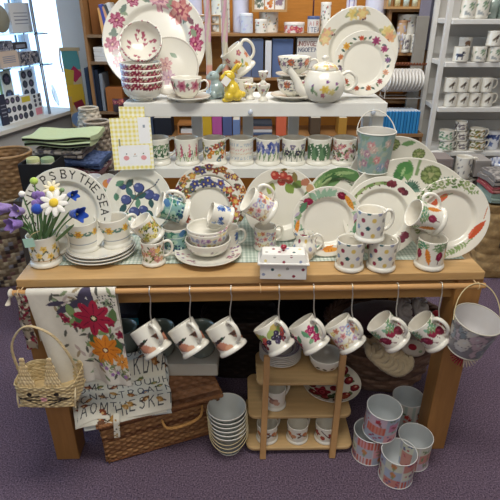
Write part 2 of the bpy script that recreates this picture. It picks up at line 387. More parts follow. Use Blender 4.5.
        cs = dict(botanic=['#7f9a80', '#a5b590', '#9aa0a0'], greenfloral=['#6f9a78', '#8fb595', '#4f7a5c'], greyfloral=['#7a7478', '#a39ba0', '#5f5a5c'], brownfloral=['#8a7a45', '#5f5a35', '#a88a5a', '#6a7a4a'], bwleaf=['#5a5a62', '#76767e'])[d]
        nn = dict(botanic=22, greenfloral=55, greyfloral=80, brownfloral=85, bwleaf=40)[d]
        for i in range(nn): o += leaf(rr.uniform(-W, W), rr.uniform(.012, .08), .02 if d != 'bwleaf' else .012, rr.uniform(0, 180), rr.choice(cs), .45)
    elif d == 'brownprint':
        for i in range(3):
            x = -.01+.086*i; o += [('e', x, .05, .016, .010, 20, '#b58a7a'), ('e', x+.012, .040, .012, .009, -30, '#caa08a'), ('l', x-.01, .062, .016, .004, -30, '#8a6a60')]
    elif d == 'branchprint':
        for i in range(4):
            x = -W+.0645*i+.02; o += [seg(x-.022, .064, x+.018, .034, .004, '#3d302c'), ('e', x+.006, .055, .008, .009, 0, '#b5684a'), ('e', x+.024, .045, .010, .009, 0, '#c98f6a'), ('l', x-.016, .045, .010, .004, 40, '#77604a'), ('e', x-.018, .066, .006, .005, 0, '#8a4a35')]
    elif d == 'redprint':
        for i in range(4):
            x = -W+.0645*i; o += [seg(x-.02, .072, x+.008, .04, .004, '#4a2a2a'), ('f', x+.018, .052, .015, 5, 0, '#8a2a30'), ('f', x+.018, .052, .008, 5, 30, '#b84a48'), ('e', x-.018, .035, .008, .010, 0, '#a8503f')]
    elif d == 'plain': pass
    if d not in ('polka', 'alphabet', 'daffodil', 'foxglove', 'tealscene', 'vine', 'sweetpea'): o = [(k, x, y, a*1.22, b*(1.22 if k != 'f' else 1), r_, q) for k, x, y, a, b, r_, q in o]
    return o

# ------------------------------------------------------------------ crockery builders
_mm = {}
def mug_meshes(d, base=CREAM, Rm=.041, h=.09, inside='#e9e4d8', flange=True, lo=False):
    k = (d, base, Rm, h, lo)
    if k in _mm: return _mm[k]
    sc = h/.09; n = 40 if lo else 104; nv = 12 if lo else 34
    st = stamps_for(d); rp = .041
    if flange: foot = [(.012, .004), (.036, .004), (.0375, 0), (.0432, 0), (.0438, .003), (.0436, .008), (.0412, .0115), (.0392, .014)]
    else: foot = [(.012, .003), (.034, .003), (.036, 0), (.040, .002), (.041, .008), (.041, .012), (.041, .014)]
    top = .0415 if flange else .0412
    prof = [(0, .004)]+foot; i0 = len(prof)
    prof += [(.0392+(top-.0392)*t if flange else .041, .015+(.0725)*t) for t in np.linspace(0, 1, nv)]
    i1 = len(prof)
    prof += [(top, .0895), (top-.0012, .0905), (top-.0028, .0895), (top-.0035, .085), (.036, .04), (.035, .016), (.03, .009), (0, .008)]
    prof = [(r*Rm/.041, z*sc) for r, z in prof]
    mb = MB()
    def pt(A, Z, I):
        C = paint(A*rp, Z/sc, base, st, per=2*math.pi*rp, mask=(I >= i0) & (I < i1+1) if True else None)
        C[I >= i1+3] = c(inside); return C
    mb.lathe(prof, n, painter=pt)
    body = mb.mesh('body', CER)
    q = Rm
    hp = spline([(q-.003, 0, .076*sc), (q+.010*sc, 0, .083*sc), (q+.023*sc, 0, .077*sc), (q+.0285*sc, 0, .058*sc), (q+.023*sc, 0, .038*sc), (q+.011*sc, 0, .026*sc), (q-.004, 0, .022*sc)], 5)
    hb = MB().tube(hp, .0051*sc, 8 if lo else 10, base, flat=1.35)
    _mm[k] = (body, hb.mesh('handle', CER)); return _mm[k]
def mug(d, label, group=None, pos=(0, 0, 0), axis=(0, 0, 1), h=(1, 0, 0), Rm=.041, ht=.09, spin=0, name='mug', lo=False, cat='mug', hm=None, **kw):
    body, hd = mug_meshes(d, Rm=Rm, h=ht, lo=lo, **kw)
    o = tag(empty(name), label, cat, group); o.matrix_basis = frameM(pos, axis, h)
    linkmesh('body', body, o, rotM('Z', spin)); linkmesh('handle', hd, o, rotM('Z', hm) if hm else None); return o
def upright_mug(d, label, px, py, group=None, Z=.762, hd=0, **kw):
    q = math.radians(hd); p = P(px, py, Z=Z)
    return mug(d, label, group, p, (0, 0, 1), (math.cos(q), math.sin(q), 0), spin=-hd, **kw)
def rim_plate(name, label, group, st, p, r, tilt=18, base=CREAM, turn=0, coupe=False, oval=1, nr=64, nt=260, cat='plate', zr=0, depth_=.022, back='#e4dfd2'):
    rs = np.linspace(0, 1, nr)
    def zf(t):
        if coupe: return depth_*t**3
        a = np.clip((t-.60)/.12, 0, 1); a = a*a*(3-2*a); return depth_*(.68*a+.32*np.clip((t-.72)/.28, 0, 1))
    mb = MB(); th = np.arange(nt)*2*math.pi/nt
    X = np.zeros((nt, nr+2+14, 3)); prof = [(t*r, zf(t)*r/.14) for t in rs]+[(r*1.006, zf(1)*r/.14-.0015), (r*1.0, zf(1)*r/.14-.0035)]
    prof += [(t*r, zf(t)*r/.14-.0045) for t in np.linspace(.97, .62, 8)]+[(r*.6, -.008), (r*.56, -.008), (r*.55, -.0045), (r*.3, -.0045), (r*.1, -.0045), (0.0, -.0045)]
    pr = np.array(prof); X[:, :, 0] = np.sin(th)[:, None]*pr[:, 0]*oval; X[:, :, 1] = np.cos(th)[:, None]*pr[:, 0]; X[:, :, 2] = pr[:, 1]
    C = np.tile(np.array(c(back)), (nt, len(pr), 1)); C[:, :nr+1] = paint(X[:, :nr+1, 0]/r, X[:, :nr+1, 1]/r, base, st)
    mb.grid(X[::-1], C[::-1], cu=True)
    o = mb.build(name, CER); t = math.radians(90-tilt)
    o.matrix_basis = T(p)@rotM('Z', zr)@Matrix.Rotation(t, 4, 'X')@rotM('Z', turn)
    return tag(o, label, cat, group)
def lean_plate(label, group, st, cx, cy, wpx, tilt=18, zs=.765, name='plate', **kw):
    p, r = lean(cx, cy, wpx, tilt, zs); return rim_plate(name, label, group, st, p, r, tilt, **kw)
def bowl(name, label, group, d, M, r=.07, h=.065, st=None, base=CREAM, cat='bowl', inside=CREAM, instamps=None, foot=.035):
    i0 = 6; prof = [(0, .006), (foot*.8, .006), (foot*.88, 0), (foot, 0), (foot, .008)]
    N = 30
    for t in np.linspace(0, 1, N): prof.append((foot+(r-foot)*math.sin(t*math.pi/2)**.8, .008+(h-.008)*(1-math.cos(t*math.pi/2))**.95 if t > 0 else .008))
    i1 = len(prof); prof += [(r-.002, h+.001), (r-.0045, h-.001)]
    for t in np.linspace(1, 0, 22): prof.append((max(0, (r-.005)*math.sin(t*math.pi/2)**.8), .011+(h-.015)*(1-math.cos(t*math.pi/2))**.95))
    def pt(A, Z, I):
        C = paint(A*r, Z, base, st or [], per=2*math.pi*r, mask=(I < i1+2) & (I > 4))
        ins = I > i1+2
        rad = np.array(prof)[:, 0][I.astype(int)]; Ci = paint(rad*np.sin(A), -rad*np.cos(A), inside, instamps or []); C[ins] = Ci[ins]; return C
    mb = MB().lathe(prof, 110, painter=pt); o = mb.build(name, CER, M=M); return tag(o, label, cat, group)
def tin(label, group, p, r, h, st=None, base='#e8e6e0', lid=None, name='storage_tin', cat='tin', box=False, d=None, per=None, parent=None):
    o = thing(name, label, cat, p, 0, group)
    if box:
        X = MB(); w2 = r; dd = (d or r)
        nx, nz = 40, 30; xs = np.linspace(-w2, w2, nx); zs = np.linspace(0, h, nz)
        G = np.zeros((nx, nz, 3)); G[:, :, 0] = xs[:, None]; G[:, :, 1] = -dd; G[:, :, 2] = zs[None, :]
        X.box(-w2, w2, -dd+.0005, dd, 0, h, base); X.grid(G, paint(G[:, :, 0], G[:, :, 2], base, st or []), smooth=False); X.build('body', TIN, o)
        if lid: MB().box(-w2-.002, w2+.002, -dd-.002, dd, h, h+.012, lid).build('lid', TIN, o)
        return o
    nz = 26
    prof = [(0, 0), (r*.98, 0)]+[(r, h*t) for t in np.linspace(.01, 1, nz)]+[(r*.97, h), (0, h)]
    MB().lathe(prof, 64, painter=lambda A, Z, I: paint(A*r, Z, base, st or [], per=2*math.pi*r)).build('body', TIN, o)
    if lid: MB().lathe([(r*1.03, h-.012), (r*1.03, h+.002), (r*1.0, h+.005), (0, h+.006)], 48, lid).build('lid', TIN, o)
    return o
def bucket(label, group, M, r0, r1, h, st, base, inside='#c9cccf', rim='#d5d5d2', handle=None, hcol='#c8b98a', name='bucket', cat='bucket', ears=True, roll=.0022):
    o = tag(empty(name), label, cat, group); o.matrix_basis = M
    nz = 30; prof = [(0, .002), (r0*.95, .002), (r0, 0)]+[(r0+(r1-r0)*t, h*t) for t in np.linspace(.01, 1, nz)]
    i1 = len(prof)
    MB().lathe(prof, 96, painter=lambda A, Z, I: paint(A*r1, Z, base, st, per=2*math.pi*r1)).build('body', TIN, o)
    ip = [(r1-.0015, h), (r0+(r1-r0)*.5-.002, h*.5), (r0-.002, .006), (0, .006)]
    MB().lathe(ip, 64, inside).build('lining', TIN, o)
    mb = MB(); n = 64
    for nm_, rr_, z in (('rolled_rim', r1, h), ('base_rim', r0, .002)): MB().tube([(math.sin(2*math.pi*i/n)*rr_, -math.cos(2*math.pi*i/n)*rr_, z) for i in range(n)], roll, 6, rim, closed=True).build(nm_, TIN, o)
    if handle is not None:
        # handle = angle of the swing in degrees (90 upright), hinge across X
        q = math.radians(handle); pts = []
        for i in range(25):
            a = math.pi*i/24; x = math.cos(a)*(r1+.004); u = math.sin(a)*(r1*1.25)
            pts.append((x, -u*math.cos(q), h-.012+u*math.sin(q)))
        MB().tube(pts, .0016, 6, hcol).build('handle', TIN, o)
    return o
def tilt_mug(d, label, cx, cy, Y, deg, group=None, roll=0, back=0, handle_deg=None, lo=False, **kw):
    # mug lying over: deg = lean of its axis to the left of upright (photo sense), centre of the body through pixel cx,cy at distance Y
    ht = kw.get('ht', .09)
    q = math.radians(deg); a = Vector((-math.sin(q), back, math.cos(q))).normalized(); h = Vector((math.cos(q), roll, math.sin(q)))
    ctr = P(cx, cy, Y=Y); return mug(d, label, group, ctr-a*ht/2, a, h, lo=lo, **kw)
# woven surfaces: strands really bulge in and out over the stakes
def weave_grid(mb, fn, nu, nv, rows, stakes, amp, col1, col2, M=None, seed=1, smooth=True, cu=False, painter=None, speck=None):
    # fn(u,v)->(point, normal) ; u along the strands, v across
    rr = random.Random(seed); X = np.zeros((nu, nv, 3)); C = np.zeros((nu, nv, 3)); rt = [rr.random() for _ in range(rows+1)]
    a, b = np.array(c(col1)), np.array(c(col2)); sp_ = [c(q) for q in (speck or [])]
    for i in range(nu):
        u = i/(nu if cu else nu-1)
        for j in range(nv):
            v = j/(nv-1); p, nn = fn(u, v); rw = min(int(v*rows), rows-1); f = v*rows-rw
            d = amp*(math.sqrt(max(0, math.sin(math.pi*min(f, 1))))*.9+.8*math.sin(math.pi*(u*stakes+rw))*math.sin(math.pi*min(f, 1)))
            X[i, j] = (p[0]+nn[0]*d, p[1]+nn[1]*d, p[2]+nn[2]*d); C[i, j] = a+(b-a)*rt[rw]
            if speck and math.sin(int(u*stakes)*12.9898+rw*78.233)*43758.5453 % 1 > .5: C[i, j] = sp_[(int(u*stakes)*7+rw*3) % len(sp_)]
    if painter is not None: C = painter(X, C)
    mb.grid(X, C, cu=cu, M=M, smooth=smooth)

# ------------------------------------------------------------------ the room
def struct(name, mb, m, **kw): return tag(mb.build(name, m, **kw), kind='structure')
XL0, XR, YB, YF, ZC = -3.4, 2.6, 4.35, -2.6, 2.75
struct('floor', MB().box(XL0, XR, YF, YB, -.05, 0, '#ffffff'), CARPET)
struct('ceiling', MB().box(XL0, XR, YF, YB, ZC, ZC+.05, '#e8e6e2'), WALL)
struct('wall_back', MB().box(P(72, 108, Z=.75).x, XR, YB, YB+.08, 0, ZC, '#c9c6c4'), WALL)
struct('wall_right', MB().box(XR, XR+.08, YF, YB, 0, ZC, '#cfccc8'), WALL)
struct('wall_front', MB().box(XL0, XR, YF-.08, YF, 0, ZC, '#d8d4cc'), WALL)
SILL = .75
wa = P(5, 128, Z=SILL); wb = P(72, 108, Z=SILL); wa.z = wb.z = 0; wd = (wb-wa).normalized(); WANG = math.degrees(math.atan2(wd.y, wd.x)); WL = (wb-wa).length
WM = T(wa)@rotM('Z', WANG)            # local X runs back along the window wall, local +Y points out of the room
wl = MB(); wl.box(-7, WL, 0, .12, 0, SILL-.02, '#b9b9b8'); wl.box(-7, WL, .0, .12, 2.35, ZC, '#d4d2ce'); wl.box(-7, -2.6, .0, .12, SILL, 2.35, '#d4d2ce'); struct('wall_left', wl, WALL, M=WM)
struct('trim_1', MB().box(-2.6, WL, -.05, .32, SILL-.025, SILL, '#d8d5cc'), MATTE, M=WM)
fr = MB()
for x in (-2.6, -1.3, WL-.04): fr.box(x, x+.05, .30, .36, SILL, 2.35, '#c6d0da')
fr.box(-2.6, WL, .30, .36, 2.29, 2.35, '#c6d0da'); fr.box(-2.6, WL, .30, .36, SILL, SILL+.04, '#c6d0da')
struct('window_1', fr, MATTE, M=WM)
struct('window_2', MB().box(-2.6, WL, .325, .330, SILL+.04, 2.29, '#ffffff'), GLASS, M=WM)
struct('trim_2', MB().box(wb.x-.0, wb.x+.20, wb.y+.0, YB, 0, ZC, '#dcdcdb'), WALL)
struct('baseboard_left', MB().box(-7, WL, -.02, 0, 0, .09, '#d5d3cf'), MATTE, M=WM)
struct('baseboard_back', MB().box(XL0, XR, YB-.02, YB, 0, .09, '#d5d3cf'), MATTE)
struct('trim_3', MB().box(P(432, 0, Y=3.7).x, P(458, 0, Y=3.7).x, 3.7, YB, 0, ZC, '#d6d3cc'), WALL)
kx = P(430, 16, Y=3.44)
o = MB().box(kx.x-.075, kx.x+.0, 3.44, 3.465, 0, kx.z, '#8f8b84').build('board', WALL, bevel=.002)
tag(o, 'narrow grey upright board standing between the rack of white plates and the white pier', 'board')

# ------------------------------------------------------------------ display table
def table_frame():
    a = P(15.6, 280, Z=.76); b = P(485.6, 272, Z=.76); return a, b
TA, TB = table_frame(); TANG = math.degrees(math.atan2(TB.y-TA.y, TB.x-TA.x)); TW = (TB-TA).length
TM = T(Vector((TA.x, TA.y, 0)))@rotM('Z', TANG)        # local: X along the front edge, Y to the back, Z up
tb = tag(empty('display_table'), 'long light oak table carrying the whole crockery display', 'table'); tb.matrix_basis = TM
OAK, OAK2, OAK3 = '#bf9a68', '#b0854f', '#a37542'
MB().box(0, TW, 0, .68, .733, .76, OAK).build('tabletop', WOODX, tb, bevel=.002)
MB().box(.072, TW-.077, .03, .05, .655, .733, OAK2).build('apron', WOODX, tb)
MB().box(.072, TW-.077, .62, .64, .655, .733, OAK2).build('apron', WOODX, tb)
for x in (-.008, TW-.077):
    for y in (.006, .58): MB().box(x, x+.082, y, y+.082, 0, .733, OAK3).build('leg', WOODZ, tb, bevel=.003)
for x in (.03, TW-.05): MB().box(x, x+.02, .086, .58, .655, .733, OAK2).build('side_rail', WOODX, tb)
ra = P(9, 293, Y=1.262); rb = P(485, 285.5, Y=1.315)
Mi = TM.inverted()
mb = MB().tube([Mi@ra, Mi@rb], .0085, 12, '#c49560'); mb.build('hanging_rail', WOODX, tb)
for t in (.02, .52, .985):
    p = Mi@ra.lerp(rb, t); MB().tube([p+Vector((0, .0, -.0095)), p+Vector((0, -.0095, 0)), p+Vector((0, 0, .0095)), (p.x, .01, .735)] if False else [Vector((p.x, p.y+math.cos(q)*.0105, p.z+math.sin(q)*.0105)) for q in np.linspace(0, 2*math.pi, 14)]+[Vector((p.x, .03, .733))], .0018, 6, '#d6b88c').build('cord_loop', CLOTH, tb)
def RAIL(x):
    lo, hi = 0, 1
    for i in range(40):
        m = (lo+hi)/2; q = ra.lerp(rb, m); s = 250+F*q.x/depth(q)
        if s < x: lo = m
        else: hi = m
    return ra.lerp(rb, lo)
# green checked runner
nx, ny = 330, 110; X = np.zeros((nx, ny, 3)); xs = np.linspace(.05, TW-.03, nx); ys = np.linspace(.085, .63, ny)
X[:, :, 0] = xs[:, None]; X[:, :, 1] = ys[None, :]; X[:, :, 2] = .7622+.0004*np.sin(xs*60)[:, None]
ck = (np.floor(xs/.0062).astype(int) % 2)[:, None]+(np.floor(ys/.0062).astype(int) % 2)[None, :]
pal = np.array([c('#dfe4da'), c('#b9c6bb'), c('#93a698')]); o = MB().grid(X, pal[ck]).build('table_runner', CLOTH, M=TM)
tag(o, 'pale green checked cloth runner spread over the oak tabletop', 'table runner')
o = MB().box(.15, TW-.15, .646, .652, 0.002, .745, '#17161a').build('shade_sheet', CLOTH, M=TM)  # black sheet added to make the space under the table dark
tag(o, 'added black sheet standing in for the dark behind the oak table', 'cloth')

# ------------------------------------------------------------------ white two-shelf riser
WH = '#dcdcd8'; BY = 1.72; ZT, ZS = P(250, 103, Y=BY).z, P(250, 168.5, Y=BY-.02).z
bx0, bx1 = P(124, 110, Y=BY).x, P(387, 110, Y=BY).x
rs = thing('riser_shelf', 'white painted wooden riser with two shelves standing at the back of the table', 'shelf', ((bx0+bx1)/2, BY, .764)); hw = (bx1-bx0)/2; z0 = .764
MB().box(-hw, hw, 0, .02, ZT-.045-z0, ZT-z0, WH).build('front_rail', MATTE, rs, bevel=.0015)
MB().box(-hw, hw, .02, .235, ZT-.018-z0, ZT-z0, WH).build('top_shelf', MATTE, rs, bevel=.001)
MB().box(-hw-.0, hw, -.02, .2, ZS-.035-z0, ZS-z0, WH).build('lower_shelf', MATTE, rs, bevel=.0015)
for x in (-hw+.002, hw-.042): MB().box(x, x+.04, .155, .195, 0, ZT-.018-z0, WH).build('post', MATTE, rs, bevel=.002)
for x in (-hw+.002, hw-.042): MB().box(x, x+.04, .0205, .06, 0, ZT-.018-z0, WH).build('post', MATTE, rs, bevel=.002)
for pxx in (197, 248, 293.5):
    x = P(pxx, 128, Y=BY+.2).x-rs.location.x; MB().box(x-.02, x+.02, .2005, .22, ZS-z0-.03, ZT-.018-z0, '#c9c9c8').build('back_slat', MATTE, rs, bevel=.001)
for kx in (250.5, 372.5):
    q = P(kx, 111.5, Y=BY); x = q.x-rs.location.x; z = q.z-z0
    MB().lathe([(0, .016), (.005, .0155), (.0085, .012), (.0085, .009), (.004, .005), (.004, 0), (0, 0)], 20, '#c4cddc', M=T(x, 0, z)@rotM('X', 90)).build('knob', CER, rs)
# eight mugs on the lower shelf
spec = [('vine', 158, 'white mug with curling dark green vines, behind the gingham card pack on the riser'), ('foxglove', 187, 'white mug with pink foxgloves growing out of grass on the riser shelf'),
 ('autumn', 214.5, 'mug with dense orange and yellow autumn flowers on the riser shelf'), ('alphabet', 241.5, 'mug with rows of pale blue and pink lettering on the riser shelf'),
 ('bluebell', 268, 'mug with deep blue bluebells on the riser shelf'), ('violetflower', 293.5, 'mug with sparse grey-violet flowers, fourth from the right on the riser shelf'),
 ('lilyvalley', 319, 'mug with big green lily of the valley leaves on the riser shelf'), ('hellebore', 344, 'mug with wine red and pink flowers at the right end of the riser shelf')]
for i, (d, xx, lb) in enumerate(spec):
    p = P(xx, 152, Y=BY+.048)
    q = math.radians(25); mug(d, lb, 'mugs in a row on the riser shelf', (p.x*1.0, BY+.048, ZS+.0005), (0, 0, 1), (math.cos(q), math.sin(q), 0), spin=-25, Rm=.0425, ht=.093)

# ------------------------------------------------------------------ plates leaning on the table
def polst(kind, r, a, *rest): x, y = pol(r, a); return (kind, x, y, *rest)
def onrim(fn, r, a, *args):
    x, y = pol(r, a); return fn(x, y, *args)
ZP = .765
# lettering plate
st = []
def arc_text(s, angs, r, h, col, flip=False):
    o = []
    for ch, a in zip(s, angs):
        x, y = pol(r, a); o += letter(ch, x, y, h, -a+(180 if flip else 0), col, h*.15)
    return o
st += arc_text('SHIPS', [-76, -62, -48, -32, -18], .855, .175, '#2e2c2a')+arc_text('BY', [-1, 11.5], .855, .175, '#2e2c2a')+arc_text('THE', [27, 39.5, 52], .855, .175, '#2e2c2a')+arc_text('SEA-A', [66, 78, 89, 100, 111], .855, .175, '#2e2c2a')+arc_text('SSA', [-96, -109, -122], .855, .175, '#2e2c2a')
lean_plate('cream plate with black capital lettering around its rim, behind the felt flowers', None, st, 69, 212, 88, tilt=16, zs=ZP+.0, nr=110, nt=420)
# plum plate
st = []
for i in range(9):
    a = 200+i*24; x, y = pol(.55, a)
for (x, y, r) in ((-.02, .38, .16), (-.42, .02, .16), (.28, .18, .17), (-.18, -.35, .17), (.1, -.28, .14), (-.5, .42, .1), (.5, .1, .12)): st += [('e', x+.02, y-.02, r, r*.92, 0, '#2e3560'), ('e', x, y, r*.9, r*.85, 0, '#46528c'), ('e', x-r*.3, y+r*.3, r*.3, r*.22, 0, '#7d87b5')]
for (x, y, L, a) in ((-.3, .25, .34, 120), (-.55, .5, .3, 30), (-.28, .5, .34, 50), (.05, .14, .36, 20), (-.15, .08, .3, 160), (-.5, -.25, .34, 60), (-.35, -.5, .3, 120), (.1, -.5, .32, 30), (.35, -.1, .3, 100), (-.05, -.1, .3, 80), (-.68, .1, .25, 90), (.3, -.4, .28, 140)): st += leaf(x, y, L, a, random.Random(int(L*100+a)).choice(['#3f6a68', '#5a8a72', '#2f5558']), .55)
st += [seg(-.5, -.5, -.1, .1, .025, '#5a4a3f'), seg(-.1, .1, .5, .45, .025, '#5a4a3f'), seg(.5, .45, .62, .62, .03, '#4a5468'), seg(-.1, .1, -.2, .55, .02, '#5a4a3f')]
lean_plate('cream plate painted with dark blue plums and blue-green leaves, right of the lettering plate', None, st, 139.5, 200, 66, zs=ZP)
# pansy plates
def pansy_rim(n, r0, sz, cols, seed):
    q = random.Random(seed); o = []
    for i in range(n*2): x, y = pol(r0+q.uniform(-.06, .06), i*180/n); o += leaf(x, y, sz*1.7, q.uniform(0, 180), q.choice(['#5f7050', '#8a8558', '#4f5f4a']), .5)
    for i in range(n*2): x, y = pol(r0+(-.055 if i % 2 else .05), i*180/n+q.uniform(-3, 3)); cc = cols[(i//2) % len(cols)]; o += [('f', x, y, sz*(.85 if i % 2 else 1), 5, q.uniform(0, 72), cc), ('f', x, y, sz*.55, 5, q.uniform(0, 72), q.choice(['#7a3a2a', '#d9b560', '#3f3f70'])), ('e', x, y, sz*.16, sz*.2, 0, '#e5c860')]
    return o
lean_plate('dinner plate with a brown and red pansy rim, behind the blue pansy plate', None, pansy_rim(15, .88, .125, ['#8a4a35', '#a8703f', '#7a3540', '#c98a4a', '#5f5a85'], 4), 211, 200, 73, tilt=10, zs=ZP)
pc = pansy_rim(14, .83, .155, ['#4f5590', '#5a60a0', '#a84a3a', '#c05a35', '#a5606a', '#b98a4a', '#8a5560', '#b0883f', '#9a7a4a', '#a05a4a', '#8a4a3a', '#e08040', '#6a7050', '#474e8a'], 9)
lean_plate('plate with a wide rim of blue and orange pansies, behind the blue flower cups', None, pc, 209, 208, 63, tilt=14, zs=ZP)
# strawberry plate
st = []
for x, y in ((-.18, .80), (.0, .62), (.05, .78), (.2, .68)): st += [('e', x, y, .11, .13, 20, '#b8433a'), ('e', x-.03, y+.03, .04, .04, 0, '#dd8a70')]
st += leaf(-.28, .42, .34, 70, '#9aa84f', .7)+leaf(.22, .42, .34, 130, '#7f9a48', .7)+leaf(.42, .55, .34, 30, '#6f8a40', .7)+leaf(.05, .95, .2, 10, '#7a6a3a')+leaf(.34, .75, .3, 100, '#8a7a4a', .5)+[seg(-.2, .9, .3, .85, .02, '#6a5a3a')]
st += carrot(.78, -.15, .34, -100, '#e0953a')+[('e', .55, -.35, .09, .09, 0, '#b03045')]+leaf(.7, .3, .3, 60, '#6f8a58', .5)+[('e', .62, .62, .12, .1, 30, '#b5755a'), ('e', .75, .45, .1, .12, 0, '#c99a70')]
lean_plate('cream plate with red strawberries and green leaves along its top, behind the sweet pea mug', None, st, 281, 204, 74, tilt=8, zs=ZP)
# cabbage plate
st = [('e', -.35, .62, .5, .26, 35, '#6f9a62'), ('e', -.05, .8, .42, .2, 5, '#557f4c'), ('e', -.62, .4, .26, .2, 60, '#8fae72'), ('e', .3, .76, .22, .18, -20, '#5f8a55'), ('l', -.2, .72, .4, .1, 25, '#3f6a40'), ('l', -.45, .5, .3, .08, 50, '#a9c08a'), ('l', .1, .84, .3, .05, 0, '#9ab87f')]
for i in range(14): st += leaf(-.7+.08*i, .36+.45*math.sin(i*.2+.3), .14, 90-i*9, R.choice(['#3f6a40', '#86a86a', '#b5c890']), .3)
st += [('e', .66, .55, .2, .16, -35, '#7a2f4f'), ('l', .7, .6, .16, .04, -35, '#c58aa0'), ('l', .6, .48, .18, .05, -40, '#b06a88'), ('e', .5, .3, .08, .1, 0, '#6f2a45')]
lean_plate('plate with green lettuce leaves and a purple radicchio on its rim', None, st, 339, 201, 68, tilt=10, zs=ZP)
# big artichoke platter
st = []
def artichoke(x, y, r): 
    o = [('e', x, y, r, r*.95, 0, '#5f7040')]
    for k in range(4):
        for i in range(9-k*2): a = i*360/(9-k*2)+k*20; px_, py_ = pol(r*(.8-.22*k), a); o += [('l', x+px_, y+py_, r*.26, r*.15, 90-a, ['#7f9058', '#93a268', '#6f8050', '#a5a878'][k])]
    return o
st += artichoke(.33, .70, .20)+artichoke(-.55, .2, .15)+artichoke(.9, .1, .17)
st += [('l', -.30, .66, .24, .12, 75, '#3f7a44'), ('l', -.14, .74, .22, .11, 100, '#6f9f5a'), ('e', -.22, .78, .17, .13, 0, '#4a8a48'), ('l', -.34, .46, .16, .04, 70, '#5f9450'), ('l', -.24, .70, .1, .03, 80, '#a9c890'), ('r', .04, .82, .035, .16, 0, '#7f9a68')]
for a in range(-80, 90, 14): x, y = pol(.16, a); st += leaf(-.02+x*.7, .34+y*.7, .24, 90-a, R.choice(['#4f7565', '#6a9080', '#3f5f50']), .22)
for a in range(-110, 120, 16): x, y = pol(.17, a); st += leaf(.74+x*.9, .50+y*.6, .24, 90-a, R.choice(['#4f7f6a', '#3f6a58', '#7fa590']), .32)
p = P(404, 196, Y=1.6)
rim_plate('platter', 'large oval cream platter with green artichokes and leafy vegetables, behind the two right-hand plates', None, st, P(408, 207, Y=1.60), .165, 15, oval=1.3, turn=-6, coupe=True, cat='platter')
st = artichoke(-.05, .82, .13)+artichoke(-.6, .5, .13)+artichoke(.5, .62, .13)+leaf(.25, .85, .3, 10, '#6f9a62', .4)
lean_plate('plate with a small artichoke at its top edge, furthest back behind the oval platter', None, st, 391, 182, 92, tilt=5, zs=ZP, coupe=True)
# radish and carrot plate
st = []
qr = random.Random(77)
for i in range(56): x, y = pol(qr.uniform(.74, .92), qr.uniform(0, 360)); st += leaf(x, y, .17, qr.uniform(0, 180), qr.choice(['#7fa58a', '#9cb99a', '#c5b5c8', '#5f8f75', '#a5b58a']), .35)
st += onrim(radish, .80, -58, .10, 200, '#a02f45', False)+onrim(radish, .80, -44, .12, 170, '#96284a')+onrim(leaf, .8, -60, .4, 60, '#5a8a68', .4)
for a in (-30, -20, -10, 0, 8): x, y = pol(.82, a); st += leaf(x, y, .3, 60-a*2, R.choice(['#7fb095', '#9cc0a5', '#5f957a']), .45)
x, y = pol(.82, 26); st += radish(x, y, .12, -35, '#7a1f35', False); x, y = pol(.80, 47); st += carrot(x, y, .46, -58, '#e09a3a', )
x, y = pol(.80, 80); st += leaf(x, y, .3, 80, '#b5a5bd', .5)+radish(x+.02, y-.15, .08, 90, '#7a2a45', False)
x, y = pol(.85, -98); st += carrot(x, y, .4, 80, '#e5953a'); x, y = pol(.84, -122); st += radish(x, y, .1, 200, '#8a2a4a')
for a in (98, 108, 118, 128): x, y = pol(.82, a); st += leaf(x, y, .3, a, R.choice(['#6a9a75', '#8fb58f']), .4)
x, y = pol(.82, 145); st += radish(x, y, .11, 10, '#7f2345')+radish(x+.14, y+.1, .09, 10, '#8f2b4a')
x, y = pol(.82, 170); st += carrot(x, y, .42, 10, '#e8a040')+carrot(x-.1, y+.06, .34, 25, '#dd8a35'); x, y = pol(.82, 200); st += leaf(x, y, .3, 10, '#6a9a75')+radish(x-.1, y+.1, .1, 60, '#8f2b4a'); x, y = pol(.8, 230); st += radish(x, y, .12, 100, '#8f2b4a')
x, y = pol(.82, -78); st += leaf(x, y, .3, 80, '#8aa57a', .4)+leaf(x-.05, y+.05, .2, 40, '#c0b0c5', .4)
lean_plate('plate with red radishes and orange carrots all round its rim, behind the jug', None, st, 327, 221, 71, tilt=10, zs=ZP)
# asparagus / salad plate
st = []
for a in (-68, -56, -44, -32, -20, -8, 4): x, y = pol(.84, a); st += leaf(x, y, .3, -a, R.choice(['#6f8f52', '#8fa56a', '#9fae7a']), .32)
for a in range(-60, 10, 9): x, y = pol(.78+.08*(a % 2), a); st.append(('e', x, y, .02, .02, 0, '#5a2530'))
for a in (12, 18): x, y = pol(.84, a); st += [('e', x, y, .09, .08, 0, '#6a2432'), ('e', x+.03, y+.05, .04, .05, 0, '#7f3540')]
for a in (36, 43): x, y = pol(.82, a); st += [('e', x, y, .09, .08, 0, '#5a2030'), ('e', x-.06, y+.02, .05, .04, 0, '#7a3540')]
for a in (72, 82, 92, 100, 108): x, y = pol(.82, a); st += leaf(x, y, .3, 60+a*.3, R.choice(['#7f9a62', '#5f8048', '#98ab75']), .35)+leaf(x+.05, y, .25, 120, '#8fa570', .3)
for a in (128, 138): x, y = pol(.78, a); st += [('e', x, y, .1, .1, 0, '#7a2f42')]
for a in (200, 230, 260): x, y = pol(.82, a); st += leaf(x, y, .3, a, '#7f9a62', .4)+[('e', x, y, .08, .08, 0, '#6a2432')]
lean_plate('cream plate with a leafy green rim and dark red berries, behind the polka dot mugs', None, st, 380.5, 216, 78, tilt=18, zs=ZP)
